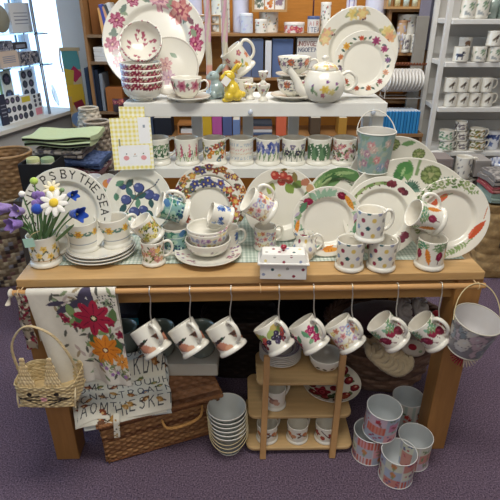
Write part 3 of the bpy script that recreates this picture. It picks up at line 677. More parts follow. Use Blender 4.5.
# carrot plate
st = []
for a in range(-75, 38, 10):
    x, y = pol(.80+.05*math.sin(a), a); st += sprig(x*.95, y*.95, .24, 100-a, R.choice(['#6f8a50', '#8aa268', '#5f7a48', '#a0a87a']), 3, .8)+sprig(x, y, .2, 40-a, R.choice(['#6f8a50', '#8aa268']), 3, .8)
st += carrot(-.24, .44, .52, 215, '#cf6040')+carrot(-.5, .16, .34, 235, '#c8583c')+[seg(-.2, .52, .1, .62, .02, '#7a9058')]
st += carrot(.72, -.28, .56, 52, '#c9532f')+[seg(.86, .0, .92, .3, .02, '#cf8a6a'), seg(.5, -.62, .62, -.5, .03, '#7a9a58')]
for a in (140, 152, 164): x, y = pol(.8, a); st += sprig(x, y, .3, -150, '#8fa870', 4, .6)
for a in (215, 240, 262): x, y = pol(.8, a); st += sprig(x, y, .3, -a, '#8fa870', 4, .6)
lean_plate('cream plate with orange-red carrots and feathery tops at the right end of the table', None, st, 447, 218, 80, tilt=14, zs=ZP, base='#e9e5d9')
# small piece with painted fruit between the two left plates
st = [('e', -.1, .35, .3, .26, 20, '#dd8f52'), ('e', .05, .55, .24, .2, 30, '#b58ab0'), ('e', -.3, -.25, .3, .26, 0, '#5f8468'), ('e', -.2, -.7, .3, .26, 0, '#7d9a78')]
p, r = P(108, 190, Y=1.68), .06
rim_plate('plate', 'small cream plate with orange and green dots between the lettering and plum plates', None, st, p, r, 10, base='#dcdad4', oval=.8, turn=-18, coupe=True, nt=120, nr=40)

# ------------------------------------------------------------------ front row on the table, left to right
ZC0 = .7635
fm = upright_mug('primrose', 'cream mug with small yellow primroses and dark stems, holding the felt flowers', 47, 262, None, Z=ZC0, hd=22, Rm=.046, ht=.098)
def stalk(mb, a, b, bend, col='#5f8a4e', r=.0022):
    mid = (a+b)/2+Vector(bend); mb.tube(spline([a, mid, b], 6), r, 6, col)
mugc = P(47, 262, Z=ZC0)
def bloom(kind, label, px_, py_, Y, col, sz, group='felt flowers standing in the primrose mug'):
    top = P(px_, py_, Y=Y); o = tag(empty('felt_flower', mugc+Vector((0, 0, .02))), label, 'felt flower', group); b = o.location
    loc = top-b; s = MB(); st0 = Vector((R.uniform(-.02, .02), R.uniform(-.02, .02), 0))
    d = (loc-st0).normalized()
    stalk(s, st0, loc-d*sz*.3, (0, 0, .02)); s.build('stem', FELT, o)
    M = T(loc)
    if kind == 'bell':
        ax = Vector((d.x, -.35, d.z*.4-.25 if px_ < 35 else .1)).normalized(); M = frameM(loc, ax, ax.orthogonal())
        mb = MB()
        def pt(A, Z, I): C = np.zeros((*A.shape, 3)); C[:] = c(col); return C
        n = 50; pr = [(0, -sz*.5), (sz*.3, -sz*.45), (sz*.42, 0), (sz*.5, sz*.5), (sz*.62, sz*.85)]
        X = np.zeros((n, 9, 3))
        for i in range(n):
            a = 2*math.pi*i/n; pet = .5+.5*math.cos(5*a)
            for j, (rr_, z) in enumerate([(0, -.5), (.3, -.46), (.4, -.1), (.46, .3), (.55+.2*pet, .7+.25*pet), (.53+.19*pet, .72+.24*pet), (.4, .3), (.3, -.1), (0, -.3)]): X[i, j] = (math.cos(a)*rr_*sz, math.sin(a)*rr_*sz, z*sz)
        mb.grid(X, col, cu=True, M=M); mb.build('petals', FELT, o)
        MB().ell((0, 0, sz*.1), sz*.12, sz*.12, sz*.3, '#d9d070', M=M).build('flower_centre', FELT, o)
    elif kind == 'daisy':
        M = frameM(loc, (0.1, -.8, .6), (1, 0, 0)); mb = MB()
        for i in range(9): a = math.radians(i*40); mb.ell((math.cos(a)*sz*.62, math.sin(a)*sz*.62, 0), sz*.44, sz*.2, sz*.09, col, M=M, rot=rotM('Z', i*40) if False else Matrix.Rotation(a, 4, 'Z'))
        mb.build('petals', FELT, o); MB().ell((0, 0, sz*.08), sz*.34, sz*.34, sz*.2, '#e2c23f', M=M).build('flower_centre', FELT, o)
    elif kind == 'ball':
        MB().ell((0, 0, 0), sz*.6, sz*.6, sz*.55, col, M=M).build('petals', FELT, o)
    elif kind == 'lavender':
        mb = MB()
        for i in range(9): mb.ell((R.uniform(-.4, .4)*sz, R.uniform(-.4, .4)*sz, R.uniform(-.5, .6)*sz), sz*.3, sz*.26, sz*.36, col, M=M)
        mb.build('petals', FELT, o)
    lf = MB(); k = st0.lerp(loc, .6)
    g = '#6c9160'
    dv = (loc-st0); mm = frameM(st0.lerp(loc, .55)+Vector((.006, -.004, 0)), dv, (1, 0, 0)); lf.ell((0, 0, 0), sz*.16, sz*.04, dv.length*.26, g, M=mm, rot=rotM('Y', 10)); lf.build('leaf', FELT, o)
    return o
bloom('bell', 'lilac felt bell flower leaning furthest out to the left, upper one', 6, 208, 1.34, '#9580bb', .032)
bloom('bell', 'lilac felt bell flower drooping lowest at the left of the bunch', 17, 224, 1.32, '#8a6fb5', .031)
bloom('bell', 'lilac felt flower at the left, between the two outermost lilac bells', 20, 211, 1.345, '#9a85be', .028)
bloom('lavender', 'full purple felt blossom in the middle of the bunch', 38, 199, 1.37, '#8a70b0', .032)
bloom('ball', 'royal blue felt flower just below the purple blossom', 37, 209, 1.345, '#2f4fae', .028)
bloom('daisy', 'large white felt daisy with a yellow centre', 54, 203, 1.355, '#f0eee8', .04)
bloom('daisy', 'smaller cream and yellow felt daisy at the top of the bunch', 52, 189, 1.40, '#efe6c8', .026)
bloom('ball', 'white felt bobble flower at the upper left of the bunch', 22, 194, 1.37, '#eeece6', .016)
bloom('bell', 'royal blue felt flower in front of the plate at the upper right of the bunch', 71, 195, 1.37, '#2d55b8', .022)
bloom('bell', 'royal blue felt bell flower pointing right above the daffodil mugs', 75, 214, 1.36, '#2a4fae', .033)
bloom('ball', 'small sage green felt bud near the top of the bunch', 62, 190, 1.4, '#7f9a72', .013)
bloom('ball', 'lime green felt bud in front of the fabric roll', 34, 181, 1.42, '#b3cf62', .02)
o = tag(empty('gift_tag', P(29, 243, Y=1.325)), 'mint green paper tag tied to the mug of felt flowers', 'tag')
MB().box(-.016, .016, -.0006, .0006, -.014, .014, '#b5dccb').build('paper', MATTE, o, rot=(0, math.radians(-6), 0))
MB().tube(spline([(.004, 0, .013), (.012, .004, .026), (.030, .02, .03)], 6), .0009, 6, '#cdb88f').build('string', CLOTH, o)

# plate stack with two daffodil mugs
pc_ = P(101, 250, Z=.775)
for i in range(3):
    rim_plate('plate', ['bottom plate of the stack under the daffodil mugs, thin blue line on its edge', 'middle plate of the stack under the daffodil mugs', 'top plate of the stack, carrying the two daffodil mugs'][i], 'stacked plates under the daffodil mugs',
     [('o', 0, 0, .97, .012, 0, '#8a94ab'), ('o', 0, 0, .78, .008, 0, '#b5bcc8')], Vector((pc_.x, pc_.y, .7715+i*.0095)), .113-.003*i, 90, coupe=True, depth_=.012, nt=140, nr=40)
mug('daffodil', 'left daffodil mug standing on the plate stack', 'daffodil mugs', Vector((P(83, 250, Z=.793).x, pc_.y-.015, .7915)), (0, 0, 1), (-.2, .9, 0), spin=-100, Rm=.0465, ht=.094)
mug('daffodil', 'right daffodil mug standing on the plate stack, with its handle to the right', 'daffodil mugs', Vector((P(117, 246, Z=.793).x, pc_.y+.015, .7915)), (-.10, -.0, 1), (1, .5, .1), spin=-35, Rm=.0465, ht=.094)
# blossom mugs
upright_mug('pinkblossom', 'mug crowded with pink and ochre blossom under the tilted yellow blossom mug', 154, 262, None, Z=ZC0, hd=10, Rm=.036, ht=.078)
tilt_mug('yellowblossom', 'mug crowded with yellow-green blossom, lying tilted on top of the pink blossom mug', 147.5, 229, 1.43, 32, Rm=.036, ht=.078, hm=150, back=-.15)
# teal scene mugs
upright_mug('tealscene', 'mug with a blue and teal meadow scene, standing under its tilted twin', 177, 250, None, Z=ZC0, hd=15, Rm=.042, ht=.088)
tilt_mug('tealscene', 'mug with a blue and teal meadow scene, lying tilted across its upright twin', 173, 208.5, 1.49, 66, Rm=.042, ht=.09, back=-.22, hm=-18)
# plate, bowl and patterned bowls
sp = P(208, 258, Z=.766)
def wildfl(cx, cy, s, q):
    o = []
    for i in range(6): x, y = cx+q.uniform(-.14, .14)*s, cy+q.uniform(-.12, .12)*s; o += leaf(x, y, .09*s, q.uniform(0, 180), q.choice(['#7f9a82', '#9ab08f']), .3)+[('f', x, y, .042*s, 5, q.uniform(0, 72), q.choice(['#b0687a', '#8a6a9a', '#a8808f', '#7f6a6a', '#c9a0a0']))]
    return o
q = random.Random(5); st = []
for a in (40, 70, 95, 115, 215, 250, 300, 340): x, y = pol(.8, a); st += wildfl(x, y, 1.3, q)
st += wildfl(.72, -.3, 1.5, q)
rim_plate('plate', 'cream plate with sprigs of small wild flowers, lying flat under the white bowl', None, st, Vector((sp.x, sp.y+.02, .7725)), .108, 90, coupe=True, depth_=.016)
bw = []
for a in (-.06, .02, .09, -.14): bw += [('f', a, .03, .006, 5, 0, '#9a8a8f'), ('l', a+.01, .026, .01, .002, 20, '#a5b09a')]
zb = .7755
bowl('bowl', 'plain white bowl with faint flower sprigs, standing on the wild flower plate', None, None, T((sp.x, sp.y+.02, zb)), .073, .052, bw)
def spd(seed, W_=.22, y0=.02, y1=.062, r=.0088):
    q = random.Random(seed); o = []
    for i in range(69): x, y = -W_+.0191*(i % 23)+q.uniform(-.002, .002), y0+(y1-y0)*(i//30)/2+q.uniform(-.003, .003); o += [('f', x, y, r, q.choice([3, 5]), q.uniform(0, 90), q.choice(['#b6a3c4', '#e6cf6f', '#d99aa0', '#9fb0cf', '#c9b5d0', '#a888b5', '#e3d6a0', '#a55f78'])), ('e', x, y, r*.3, r*.3, 0, '#8a6a8f')]
    return o
bowl('bowl', 'lower bowl scattered with lilac, yellow and pink sweet peas, standing inside the white bowl', 'sweet pea bowls nested in the white bowl', None, T((sp.x, sp.y+.02, zb+.027)), .066, .058, spd(3))
bowl('bowl', 'upper bowl with a sweet pea band, nested in the sweet pea bowl', 'sweet pea bowls nested in the white bowl', None, T((sp.x, sp.y+.02, zb+.037)), .0655, .0575, spd(8))
upright_mug('blueflower', 'upright mug with bright blue flowers, standing behind the sweet pea bowls', 228, 247, None, Z=ZC0, hd=-8, Rm=.036, ht=.075)
tilt_mug('blueflower', 'small cup with bright blue flowers lying tilted above the sweet pea bowls', 220.5, 215, 1.47, 68, Rm=.034, ht=.068, back=-.18, hm=180)
# sweet pea mugs
upright_mug('sweetpea', 'upright sweet pea mug standing behind the polka dot box', 265, 247, None, Z=ZC0, hd=20, Rm=.037, ht=.078)
tilt_mug('sweetpea', 'sweet pea mug lying tilted on top of the upright sweet pea mug', 259, 206, 1.47, 55, Rm=.042, ht=.088, back=-.12)
# polka butter dish
b = thing('butter_dish', 'white rectangular lidded dish with coloured polka dots and a red bobble', 'butter dish', Vector((P(283, 276, Z=ZC0).x, P(283, 279.5, Z=ZC0).y+.034, ZC0)), math.radians(-2))
PC = ['#7f2f45', '#8f9bb8', '#2f5358', '#d9c58a', '#a0a09a', '#8a2f40']
def dotface(w_, h_, seed, n, r=.0048):
    q = random.Random(seed); nx_, nz_ = 90, 50; gx = np.linspace(-w_/2, w_/2, nx_); gz = np.linspace(-h_/2, h_/2, nz_); G = np.zeros((nx_, nz_, 3)); G[:, :, 0] = gx[:, None]; G[:, :, 1] = gz[None, :]
    cols = 4; st = [('e', -w_/2+w_*(i+.5)/n+q.uniform(-.003, .003), (h_*.22 if i % 2 else -h_*.22)+q.uniform(-.003, .003), r, r, 0, PC[(i+seed) % 6]) for i in range(n)]
    return G, paint(G[:, :, 0], G[:, :, 1], '#e6e4df', st)
bw_, bd, bh = .137, .066, .048
mb = MB().box(-bw_/2, bw_/2, -bd/2, bd/2, 0, bh, '#e6e4df')
G, C = dotface(bw_*.98, bh*.95, 1, 6); mb.grid(G, C, M=T(0, -bd/2-.0006, bh/2)@rotM('X', 90), smooth=False)
G, C = dotface(bd*.95, bh*.95, 2, 4); mb.grid(G, C, M=T(bw_/2+.0006, 0, bh/2)@rotM('Z', 90)@rotM('X', 90), smooth=False)
mb.build('base', CER, b)
lm = MB(); lw, ld, lh = .152, .078, .03
# lid: a low hipped box with a rounded rim
V = []; rings = [(1, 1, 0), (1.0, 1.0, .006), (.93, .9, .009), (.84, .74, .028), (.80, .68, .031)]
for sx_, sy_, z in rings:
    V += [(-lw/2*sx_, -ld/2*sy_, bh+z), (lw/2*sx_, -ld/2*sy_, bh+z), (lw/2*sx_, ld/2*sy_, bh+z), (-lw/2*sx_, ld/2*sy_, bh+z)]
Fs = [(3, 2, 1, 0)]+[(4*k+i, 4*k+(i+1) % 4, 4*k+4+(i+1) % 4, 4*k+4+i) for k in range(4) for i in range(4)]+[(16, 17, 18, 19)]
lm.add(V, Fs, '#e6e4df', False)
G, C = dotface(lw*.84, .027, 3, 5, .0044); lm.grid(G, C, M=T(0, -ld/2*.83, bh+.0188)@rotM('X', 68), smooth=False)
G, C = dotface(lw*.76, ld*.6, 4, 6, .005); lm.grid(G, C, M=T(0, 0, bh+.0317), smooth=False)
lid = lm.build('lid', CER, b, bevel=.002)
MB().lathe([(0, 0), (.004, 0), (.004, .004), (.0085, .008), (.0095, .013), (.007, .018), (0, .02)], 20, '#9a2438', M=T(0, 0, bh+.031)).build('knob', CER, lid)
# polka jug
def jug(label, st_, px_, py_, hd=0):
    p = P(px_, py_, Z=ZC0); o = thing('jug', label, 'jug', p, math.radians(hd))
    pr = [(0, .003), (.024, .003), (.026, 0), (.029, .001)]+[(.029+.012*math.sin(math.pi*min(1, t*1.25))**1.2-.003*t, .002+.08*t) for t in np.linspace(.02, 1, 30)]
    i1 = len(pr); pr += [(.026, .086), (.0245, .085), (.022, .07), (.034, .04), (.025, .008), (0, .007)]
    th = 96; prr = np.array(pr); X = np.zeros((th, len(pr), 3)); C = np.zeros((th, len(pr), 3))
    for i in range(th):
        a = 2*math.pi*i/th; lip = max(0, math.cos(a-math.pi*1.0))**6
        for j, (r_, z) in enumerate(pr):
            k = lip*max(0, (z-.06)/.025) if j >= 20 and z > .06 else 0
            X[i, j] = (math.cos(a)*(r_+.012*k), math.sin(a)*r_, z+.006*k)
    A = ((np.arange(th)*2*math.pi/th+math.pi/2+math.pi) % (2*math.pi)-math.pi)[:, None]+0*X[:, :, 0]
    C = paint(A*.041, X[:, :, 2], CREAM, st_, per=2*math.pi*.041); C[:, i1+1:] = c('#e0dccf')
    MB().grid(X, C, cu=True).build('body', CER, o)
    MB().tube(spline([(.026, 0, .074), (.038, 0, .082), (.054, 0, .072), (.058, 0, .052), (.046, 0, .032), (.034, 0, .026)], 5), .0036, 8, CREAM, flat=1.3).build('handle', CER, o)
    return o
jug('small cream jug with polka dots behind the polka dot box', [s for s in stamps_for('polka')], 304, 257, 0)
# polka mugs: two below, one on top
upright_mug('polka', 'polka dot mug at the lower left of the three stacked ones', 349, 266.5, 'polka dot mugs', Z=ZC0, hd=78, Rm=.0425, ht=.094)
upright_mug('polka', 'polka dot mug at the lower right of the three stacked ones, handle pointing right', 380.5, 266.5, 'polka dot mugs', Z=ZC0, hd=35, Rm=.0425, ht=.094)
m1 = P(366, 266.5, Z=ZC0); mug('polka', 'polka dot mug on top of the two lower polka dot mugs', 'polka dot mugs', (m1.x, m1.y+.004, ZC0+.0955), (0, .03, 1), (1, .25, 0), spin=-14, Rm=.0425, ht=.094)
# radish mugs at right
upright_mug('radishcarrot', 'upright mug with radishes and carrots near the right table edge', 428.5, 265, 'radish and carrot mugs', Z=ZC0, hd=45, Rm=.043, ht=.094)
tilt_mug('radishcarrot', 'tilted mug with radishes and carrots lying on top of its upright twin', 425.5, 217, 1.415, 68, 'radish and carrot mugs', Rm=.043, ht=.092, back=-.12, hm=4)
# cup seen between the left plates
bucket('small white paper cup with a thin grey band behind the lettering plate', None, T(P(95, 196, Y=1.72)), .022, .030, .075, [('r', 0, .066, .025, .0012, 0, '#8a8a8a')], '#e0dedd', inside='#d0cfd2', rim='#dcdad8', name='paper_cup', cat='cup', roll=.001)

# ------------------------------------------------------------------ crockery on the riser's top shelf
ZR = ZT+.001
def at_top(px_, py_=None, Y=None, dy=.1): q = P(px_, py_ or 98, Y=Y or BY+dy); return Vector((q.x, q.y, ZR))
def riser_plate(label, st, cx, dy, r, tilt, **kw):
    q = P(cx, 60, Y=BY+dy); z = ZR+.006+r*math.cos(math.radians(tilt)); rr_ = P(cx, 60, Y=BY+dy); k = (BY+dy)*math.cos(PITCH)+(CAMH-z)*math.sin(PITCH)
    return rim_plate('plate', label, None, st, Vector(((cx-250)/F*k, BY+dy, z)), r, tilt, **kw)
# big pink floral plate
st = []
def peony(x, y, r, col, col2, dk):
    o = [('f', x, y, r, 6, 10, col), ('f', x+.01, y-.01, r*.75, 5, 40, col2), ('f', x, y, r*.42, 5, 10, dk), ('e', x, y, r*.12, r*.12, 0, '#e0b8a0')]
    for a in range(0, 360, 60): q, w_ = pol(r*.7, a); o.append(('l', x+q, y+w_, r*.3, r*.07, 90-a, dk))
    return o
for a, r_, s, cc in ((-62, .82, .16, 'm'), (-28, .86, .13, 'm'), (10, .80, .22, 'p'), (42, .76, .24, 'r'), (78, .82, .15, 'm'), (95, .8, .17, 'm'), (-95, .82, .16, 'm'), (-120, .8, .13, 'm'), (125, .8, .16, 'p'), (155, .8, .2, 'r'), (200, .8, .2, 'p')):
    x, y = pol(r_, a); q1, q2, q3 = dict(m=('#a84a6c', '#c27590', '#8a2f55'), p=('#cf9ba6', '#dcb2b5', '#b0718a'), r=('#c27a78', '#d39a90', '#a04f5f'))[cc]
    for d in (-16, 14): u, v = pol(r_-.02, a+d); st += leaf(u, v, .2, 60-a+d*2, R.choice(['#6f8276', '#8a9a7f', '#7d5a62']), .5)
    st += peony(x, y, s, q1, q2, q3)
riser_plate('very large plate with dusky pink peonies around its rim, left on the riser top', st, 155.5, .195, .180, 22, nr=80)
st = peony(-.2, .1, .26, '#dcb0b0', '#e3c4bd', '#c49098')+peony(-.1, -.35, .28, '#d8b8c6', '#e0c8d0', '#c5a0b5')+leaf(-.5, .4, .3, 40, '#7d9a88', .5)+leaf(.1, .4, .3, 150, '#98ab98', .5)+leaf(-.55, -.1, .3, 100, '#8aa090', .4)+[('o', 0, 0, .97, .03, 0, '#c9c2b8')]
riser_plate('medium plate with pale pink roses in the middle, leaning in front of the peony plate', st, 171, .120, .098, 18, coupe=True)
# stack of bowls
def band(seed, y0, y1, n, r, cols, per_r=.07):
    q = random.Random(seed); o = []; W_ = math.pi*per_r
    for i in range(n): o += [('f', -W_+2*W_*(i+.5)/n, (y0+y1)/2+q.uniform(-.2, .2)*(y1-y0), r, 5, q.uniform(0, 72), q.choice(cols)), ('e', -W_+2*W_*(i+.5)/n, (y0+y1)/2, r*.3, r*.3, 0, '#d9b0a0')]
    return o
bp = at_top(143, 90, dy=.05); 
bst = band(1, .042, .060, 26, .012, ['#8a2440', '#a33a55', '#6f2a3a', '#8a2440'])+band(4, .052, .062, 40, .005, ['#5f6a50', '#7a2a40'])
for i in range(4):
    bowl('bowl', ['bottom', 'second from bottom', 'third from bottom', 'uppermost level'][i]+' bowl of the crimson-banded stack on the riser top', 'stack of crimson-banded bowls', None, T((bp.x, bp.y, ZR+.0+.0195*i)), .069, .0645, bst, foot=.033)
hs = []
q = random.Random(2)
for i in range(22): x, y = pol(.052*math.sqrt(q.uniform(.02, 1)), q.uniform(0, 360)); hs += [('e', x-.0022, y+.001, .0032, .0032, 0, '#a8556a'), ('e', x+.0022, y+.001, .0032, .0032, 0, '#a8556a'), ('l', x, y-.003, .0045, .002, 90, '#a8556a')]
p = P(142.5, 49, Y=bp.y-.005)
bowl('bowl', 'cream bowl with small red hearts inside, tipped up to face forward on the crimson-banded stack', None, None, frameM(p+Vector((0, .035, -.004)), (0, -.86, .5), (1, 0, 0)), .069, .062, bst, instamps=hs, foot=.033)
# cup and saucer
def saucer(label, p, r, st=None): return rim_plate('saucer', label, None, st or [], p, r, 90, coupe=True, depth_=.02, nt=120, nr=40, cat='saucer')
def teacup(label, p, st_, r=.048, h=.06, hd=0, tiltM=None, group=None):
    o = tag(empty('teacup'), label, 'teacup', group); o.matrix_basis = T(p)@rotM('Z', hd)@(tiltM or Matrix.Identity(4))
    pr = [(0, .003), (.018, .003), (.020, 0), (.024, 0), (.0245, .004)]; N = 26
    for t in np.linspace(0, 1, N): pr.append((.026+(r-.026)*(math.sin(t*math.pi/2)**.9), .005+(h-.005)*(t**1.5)))
    i1 = len(pr); pr += [(r-.0015, h+.0008), (r-.003, h-.001)]
    for t in np.linspace(.95, 0, 14): pr.append(((.024+(r-.029)*(math.sin(t*math.pi/2)**.9))*(1 if t > 0 else 0), .008+(h-.008)*(t**1.5)))
    MB().lathe(pr, 96, painter=lambda A, Z, I: paint(A*r, Z, CREAM, st_, per=2*math.pi*r, mask=(I > 4) & (I < i1))).build('body', CER, o)
    MB().tube(spline([(r*.93, 0, h*.80), (r+.012, 0, h*.88), (r+.024, 0, h*.72), (r+.018, 0, h*.45), (r*.70, 0, h*.28)], 6), .0032, 8, CREAM, flat=1.4).build('handle', CER, o); return o
sp1 = at_top(189, 98, dy=.04)
saucer('plain cream saucer under the pink rose teacup on the riser top', Vector((sp1.x, sp1.y, ZR+.007)), .074)
cst = []
for i in range(6): x = -.15+.05*i; cst += [('f', x, .042, .021, 6, 20*i, '#c58a95'), ('f', x, .044, .013, 5, 10, '#b5607a'), ('e', x, .044, .004, .004, 0, '#8f3a5a')]+leaf(x+.02, .045, .018, 70, '#6f8570', .5)+leaf(x+.024, .035, .016, 120, '#8f5a6a', .4)
teacup('rose teacup standing on the saucer in front of the peony plate', Vector((sp1.x-.006, sp1.y, ZR+.0105)), cst, .052, .066, -12)
# bunnies
def bunny(label, p, s, col, face, group=None):
    o = tag(empty('bunny_figurine', p), label, 'bunny figurine', group); f = face
    mb = MB()
    mb.ell((0, 0, .030*s), .024*s, .026*s, .030*s, col); mb.ell((f*-.008*s, -.010*s, .016*s), .016*s, .02*s, .016*s, col); mb.ell((f*.014*s, 0, .018*s), .02*s, .024*s, .018*s, col)
    mb.ell((f*-.004*s, -.004*s, .052*s), .015*s, .015*s, .018*s, col)
    mb.ell((f*-.008*s, -.006*s, .072*s), .0195*s, .016*s, .016*s, col, rot=rotM('Y', 15*f)); mb.ell((f*-.024*s, -.008*s, .068*s), .010*s, .010*s, .009*s, col)
    for e in (-1, 1): mb.ell((f*(.012+.003*e)*s, e*.008*s, .092*s), .0065*s, .006*s, .022*s, col, rot=rotM('Y', 42*f+e*6)); mb.ell((f*-.018*s, e*.010*s-.006*s, .005*s), .012*s, .007*s, .006*s, col)
    mb.ell((f*.033*s, 0, .02*s), .009*s, .009*s, .009*s, col)
    m = mat('glaze_'+('yellow' if 'yellow' in label else 'blue'), rough=.2, coat=.6, solid=col)
    mb.build('body', m, o, remesh=.0022)
    ey = MB(); [ey.ell((f*-.016*s, e*.0142*s-.006*s, .076*s), .0022*s, .0016*s, .0024*s, '#2a2a2a') for e in (-1, 1)]
    ey.build('eye', LEAFM, o)
    return o
b1 = bunny('yellow ceramic bunny with white paper tag on the riser top', at_top(232, 98, dy=.03), 1.14, '#dcbf3a', 1)
bunny('pale grey-blue ceramic bunny standing behind the yellow one', at_top(217, 98, dy=.085), 1.05, '#9fb3b5', 1)
o = MB().box(-.012, .012, -.0006, .0006, -.013, .013, '#e9e6e0').build('paper_tag', MATTE, loc=P(226, 81, Y=BY-.004)+Vector((0, 0, 0)), rot=(math.radians(-8), math.radians(38), 0)); tag(o, 'small white paper tag hung round the yellow bunny', 'tag')
# twisted candles
def candle(label, px_, base):
    p = at_top(px_, base, dy=.14); h = .42; o = tag(empty('dinner_candle', p), label, 'candle', 'tall pastel candles')
    n, m_ = 20, 80; X = np.zeros((n, m_, 3)); C = np.zeros((n, m_, 3)); a1 = np.array(c('#cfa3b4')); a2 = np.array(c('#c9c2b0')); a3 = np.array(c('#a3b0b5')); a4 = np.array(c('#d29a8a'))
    for i in range(n):
        for j in range(m_):
            z = h*j/(m_-1); t = 2*math.pi*i/n; r_ = .0105+.0012*math.cos(3*(t-z*16)); X[i, j] = (math.sin(t)*r_, -math.cos(t)*r_, z)
            q = j/(m_-1); C[i, j] = a4 if q < .22 else a2 if q < .40 else (a1 if q < .72 else a3)
            if q > .35 and math.cos(3*(t-z*16)) < -.2: C[i, j] = a2
    MB().grid(X, C, cu=True).build('wax', LEAFM, o, M=T(0, 0, .012))
    MB().lathe([(0, 0), (.02, 0), (.021, .004), (.014, .008), (.0135, .03), (.0115, .03), (.0115, .012), (0, .012)], 28, '#b9cfe2').build('holder', CER, o)
    s_ = MB(); 
    for zz in (.012, .02, .028): s_.lathe([(.0139, zz-.0015), (.0143, zz), (.0139, zz+.0015)], 28, '#3f6fa8')
    return o
candle('left one of the two tall pastel candles behind the bunnies', 210, 94)
candle('right one of the two tall pastel candles behind the bunnies', 226, 94)
# small footed pieces
def eggcup(label, p, s=1, seed=1, group=None):
    q = random.Random(seed); st_ = dots(46, -.1, .1, .028, .052, .005, ['#b58a9a', '#d9b56a', '#8a9aa8', '#a5606f', '#8f9a6a'], q, 'f')
    o = MB(); pr = [(0, .002), (.017, 0), (.018, .003), (.009, .012), (.008, .018), (.013, .024)]+[(.013+.011*math.sin(t*math.pi/2), .024+.03*t) for t in np.linspace(.05, 1, 16)]+[(.0225, .055), (.018, .04), (0, .03)]
    pr = [(a*s, b_*s) for a, b_ in pr]
    o = o.lathe(pr, 60, painter=lambda A, Z, I: paint(A*.024, Z/s, CREAM, st_, per=.15)).build('egg_cup', CER, loc=p); return tag(o, label, 'egg cup', group)
e0 = at_top(263, 98, dy=.04)
eggcup('flowered footed egg cup, lower of two stacked beside the small cup', e0, 1.0, 1)
eggcup('flowered egg cup turned smaller, on top of the other egg cup', e0+Vector((0, .0, .0562)), .72, 5)
eggcup('flowered egg cup beside the yellow bunny', at_top(250, 98, dy=.07), .95, 7)
# tilted floral mug standing behind
mm = []
tin('cream flowered mug box supporting the tilted mug behind the bunnies', None, at_top(244, 98, dy=.145), .033, .06, dots(30, -.1, .1, .02, .05, .005, ['#d9b56a', '#b5707a', '#8a9a6a'], random.Random(3), 'f'), CREAM, name='ceramic_pot', cat='pot')
_s = []
for i in range(5): x = -.129+.0516*i+.02; _s += flower(x, .045, .013, '#d08a6a', '#c9564a')+flower(x+.026, .068, .011, '#b5697a', '#dcc080')+leaf(x+.02, .04, .02, 60, '#7a9a70')+flower(x+.024, .022, .009, '#d9b84a')+leaf(x+.01, .026, .016, 150, '#8fa570')
_old = stamps_for
def stamps_for(d, _f=_old): return _s if d == 'poppy' else _f(d)
tilt_mug('poppy', 'tilted cream mug with red and yellow poppies behind the yellow bunny', 238, 60, BY+.15, 38, Rm=.041, ht=.092, back=-.1)
# two cups with orange dahlias
cd = []
for i in range(5):
    x = -.15+.06*i; cd += [('f', x+.022, .042, .015, 9, 10, '#b5563a'), ('f', x+.022, .042, .009, 9, 30, '#d07a4a'), ('f', x-.004, .037, .009, 7, 10, '#8a6f86')]
    for k in range(16): cd += leaf(x+R.uniform(-.028, .028), R.uniform(.022, .058), .011, R.uniform(0, 180), R.choice(['#4a4a6a', '#6f7a70', '#3f4a55']), .4)
c0 = at_top(293, 98, dy=.075)
saucer('cream saucer under the lower dahlia teacup', Vector((c0.x, c0.y, ZR+.007)), .078)
teacup('lower teacup with orange dahlias and dark sprigs, left of the teapot', Vector((c0.x, c0.y, ZR+.0105)), cd, .058, .058, -20)
saucer('cream saucer between the two dahlia teacups', Vector((c0.x, c0.y, ZR+.0105+.0675)), .062)
teacup('upper teacup with orange dahlias and dark sprigs, stacked left of the teapot', Vector((c0.x, c0.y, ZR+.0105+.0705)), cd, .056, .057, -8)
# teapot
tp = thing('teapot', 'white teapot with yellow roses and small purple flowers, spout pointing left', 'teapot', at_top(323, 98, dy=.035)); tp.scale = (1.13, 1.1, 1.1)
ts = []
for x in (-.12, -.01, .11): ts += [('f', x+.006, .042, .014, 6, 0, '#dcc56a'), ('f', x+.004, .044, .008, 5, 20, '#cfae4a'), ('f', x+.026, .034, .011, 5, 0, '#d9cc88'), ('f', x, .024, .008, 5, 0, '#b5657a'), ('f', x-.03, .052, .005, 5, 0, '#7a4a8a'), ('f', x+.012, .064, .005, 5, 0, '#7a4a8a'), ('f', x+.04, .058, .005, 5, 0, '#8a5a90')]+leaf(x-.03, .04, .025, 80, '#6f8f6a', .4)+leaf(x-.02, .03, .02, 120, '#8fa580', .4)+leaf(x+.04, .045, .02, 40, '#6f8f6a', .4)
pr = [(0, .003), (.034, .003), (.036, 0), (.040, .001), (.042, .006)]+[(.044+.022*math.sin(math.pi*(t*.86+.05))-.004*t, .006+.084*t) for t in np.linspace(0, 1, 30)]; i1 = len(pr)
pr += [(.040, .092), (.037, .089), (.0, .089)]
MB().lathe(pr, 110, painter=lambda A, Z, I: paint(A*.06, Z, CREAM, ts, per=2*math.pi*.06, mask=(I > 5) & (I < i1))).build('body', CER, tp)
sp_ = spline([(-.046, -.006, .022), (-.070, -.012, .036), (-.084, -.014, .064), (-.108, -.016, .098)], 6); MB().tube(sp_, list(np.linspace(.019, .0085, len(sp_))), 14, CREAM).build('spout', CER, tp)
hh = spline([(.054, 0, .078), (.072, 0, .086), (.092, 0, .072), (.094, 0, .052), (.078, 0, .034), (.058, 0, .034)], 6); MB().tube(hh, .005, 10, CREAM, flat=1.3).build('handle', CER, tp)
ls = [('f', .03*math.sin(a), 0, .007, 5, 0, q) for a, q in ((0, '#dcc56a'),)]
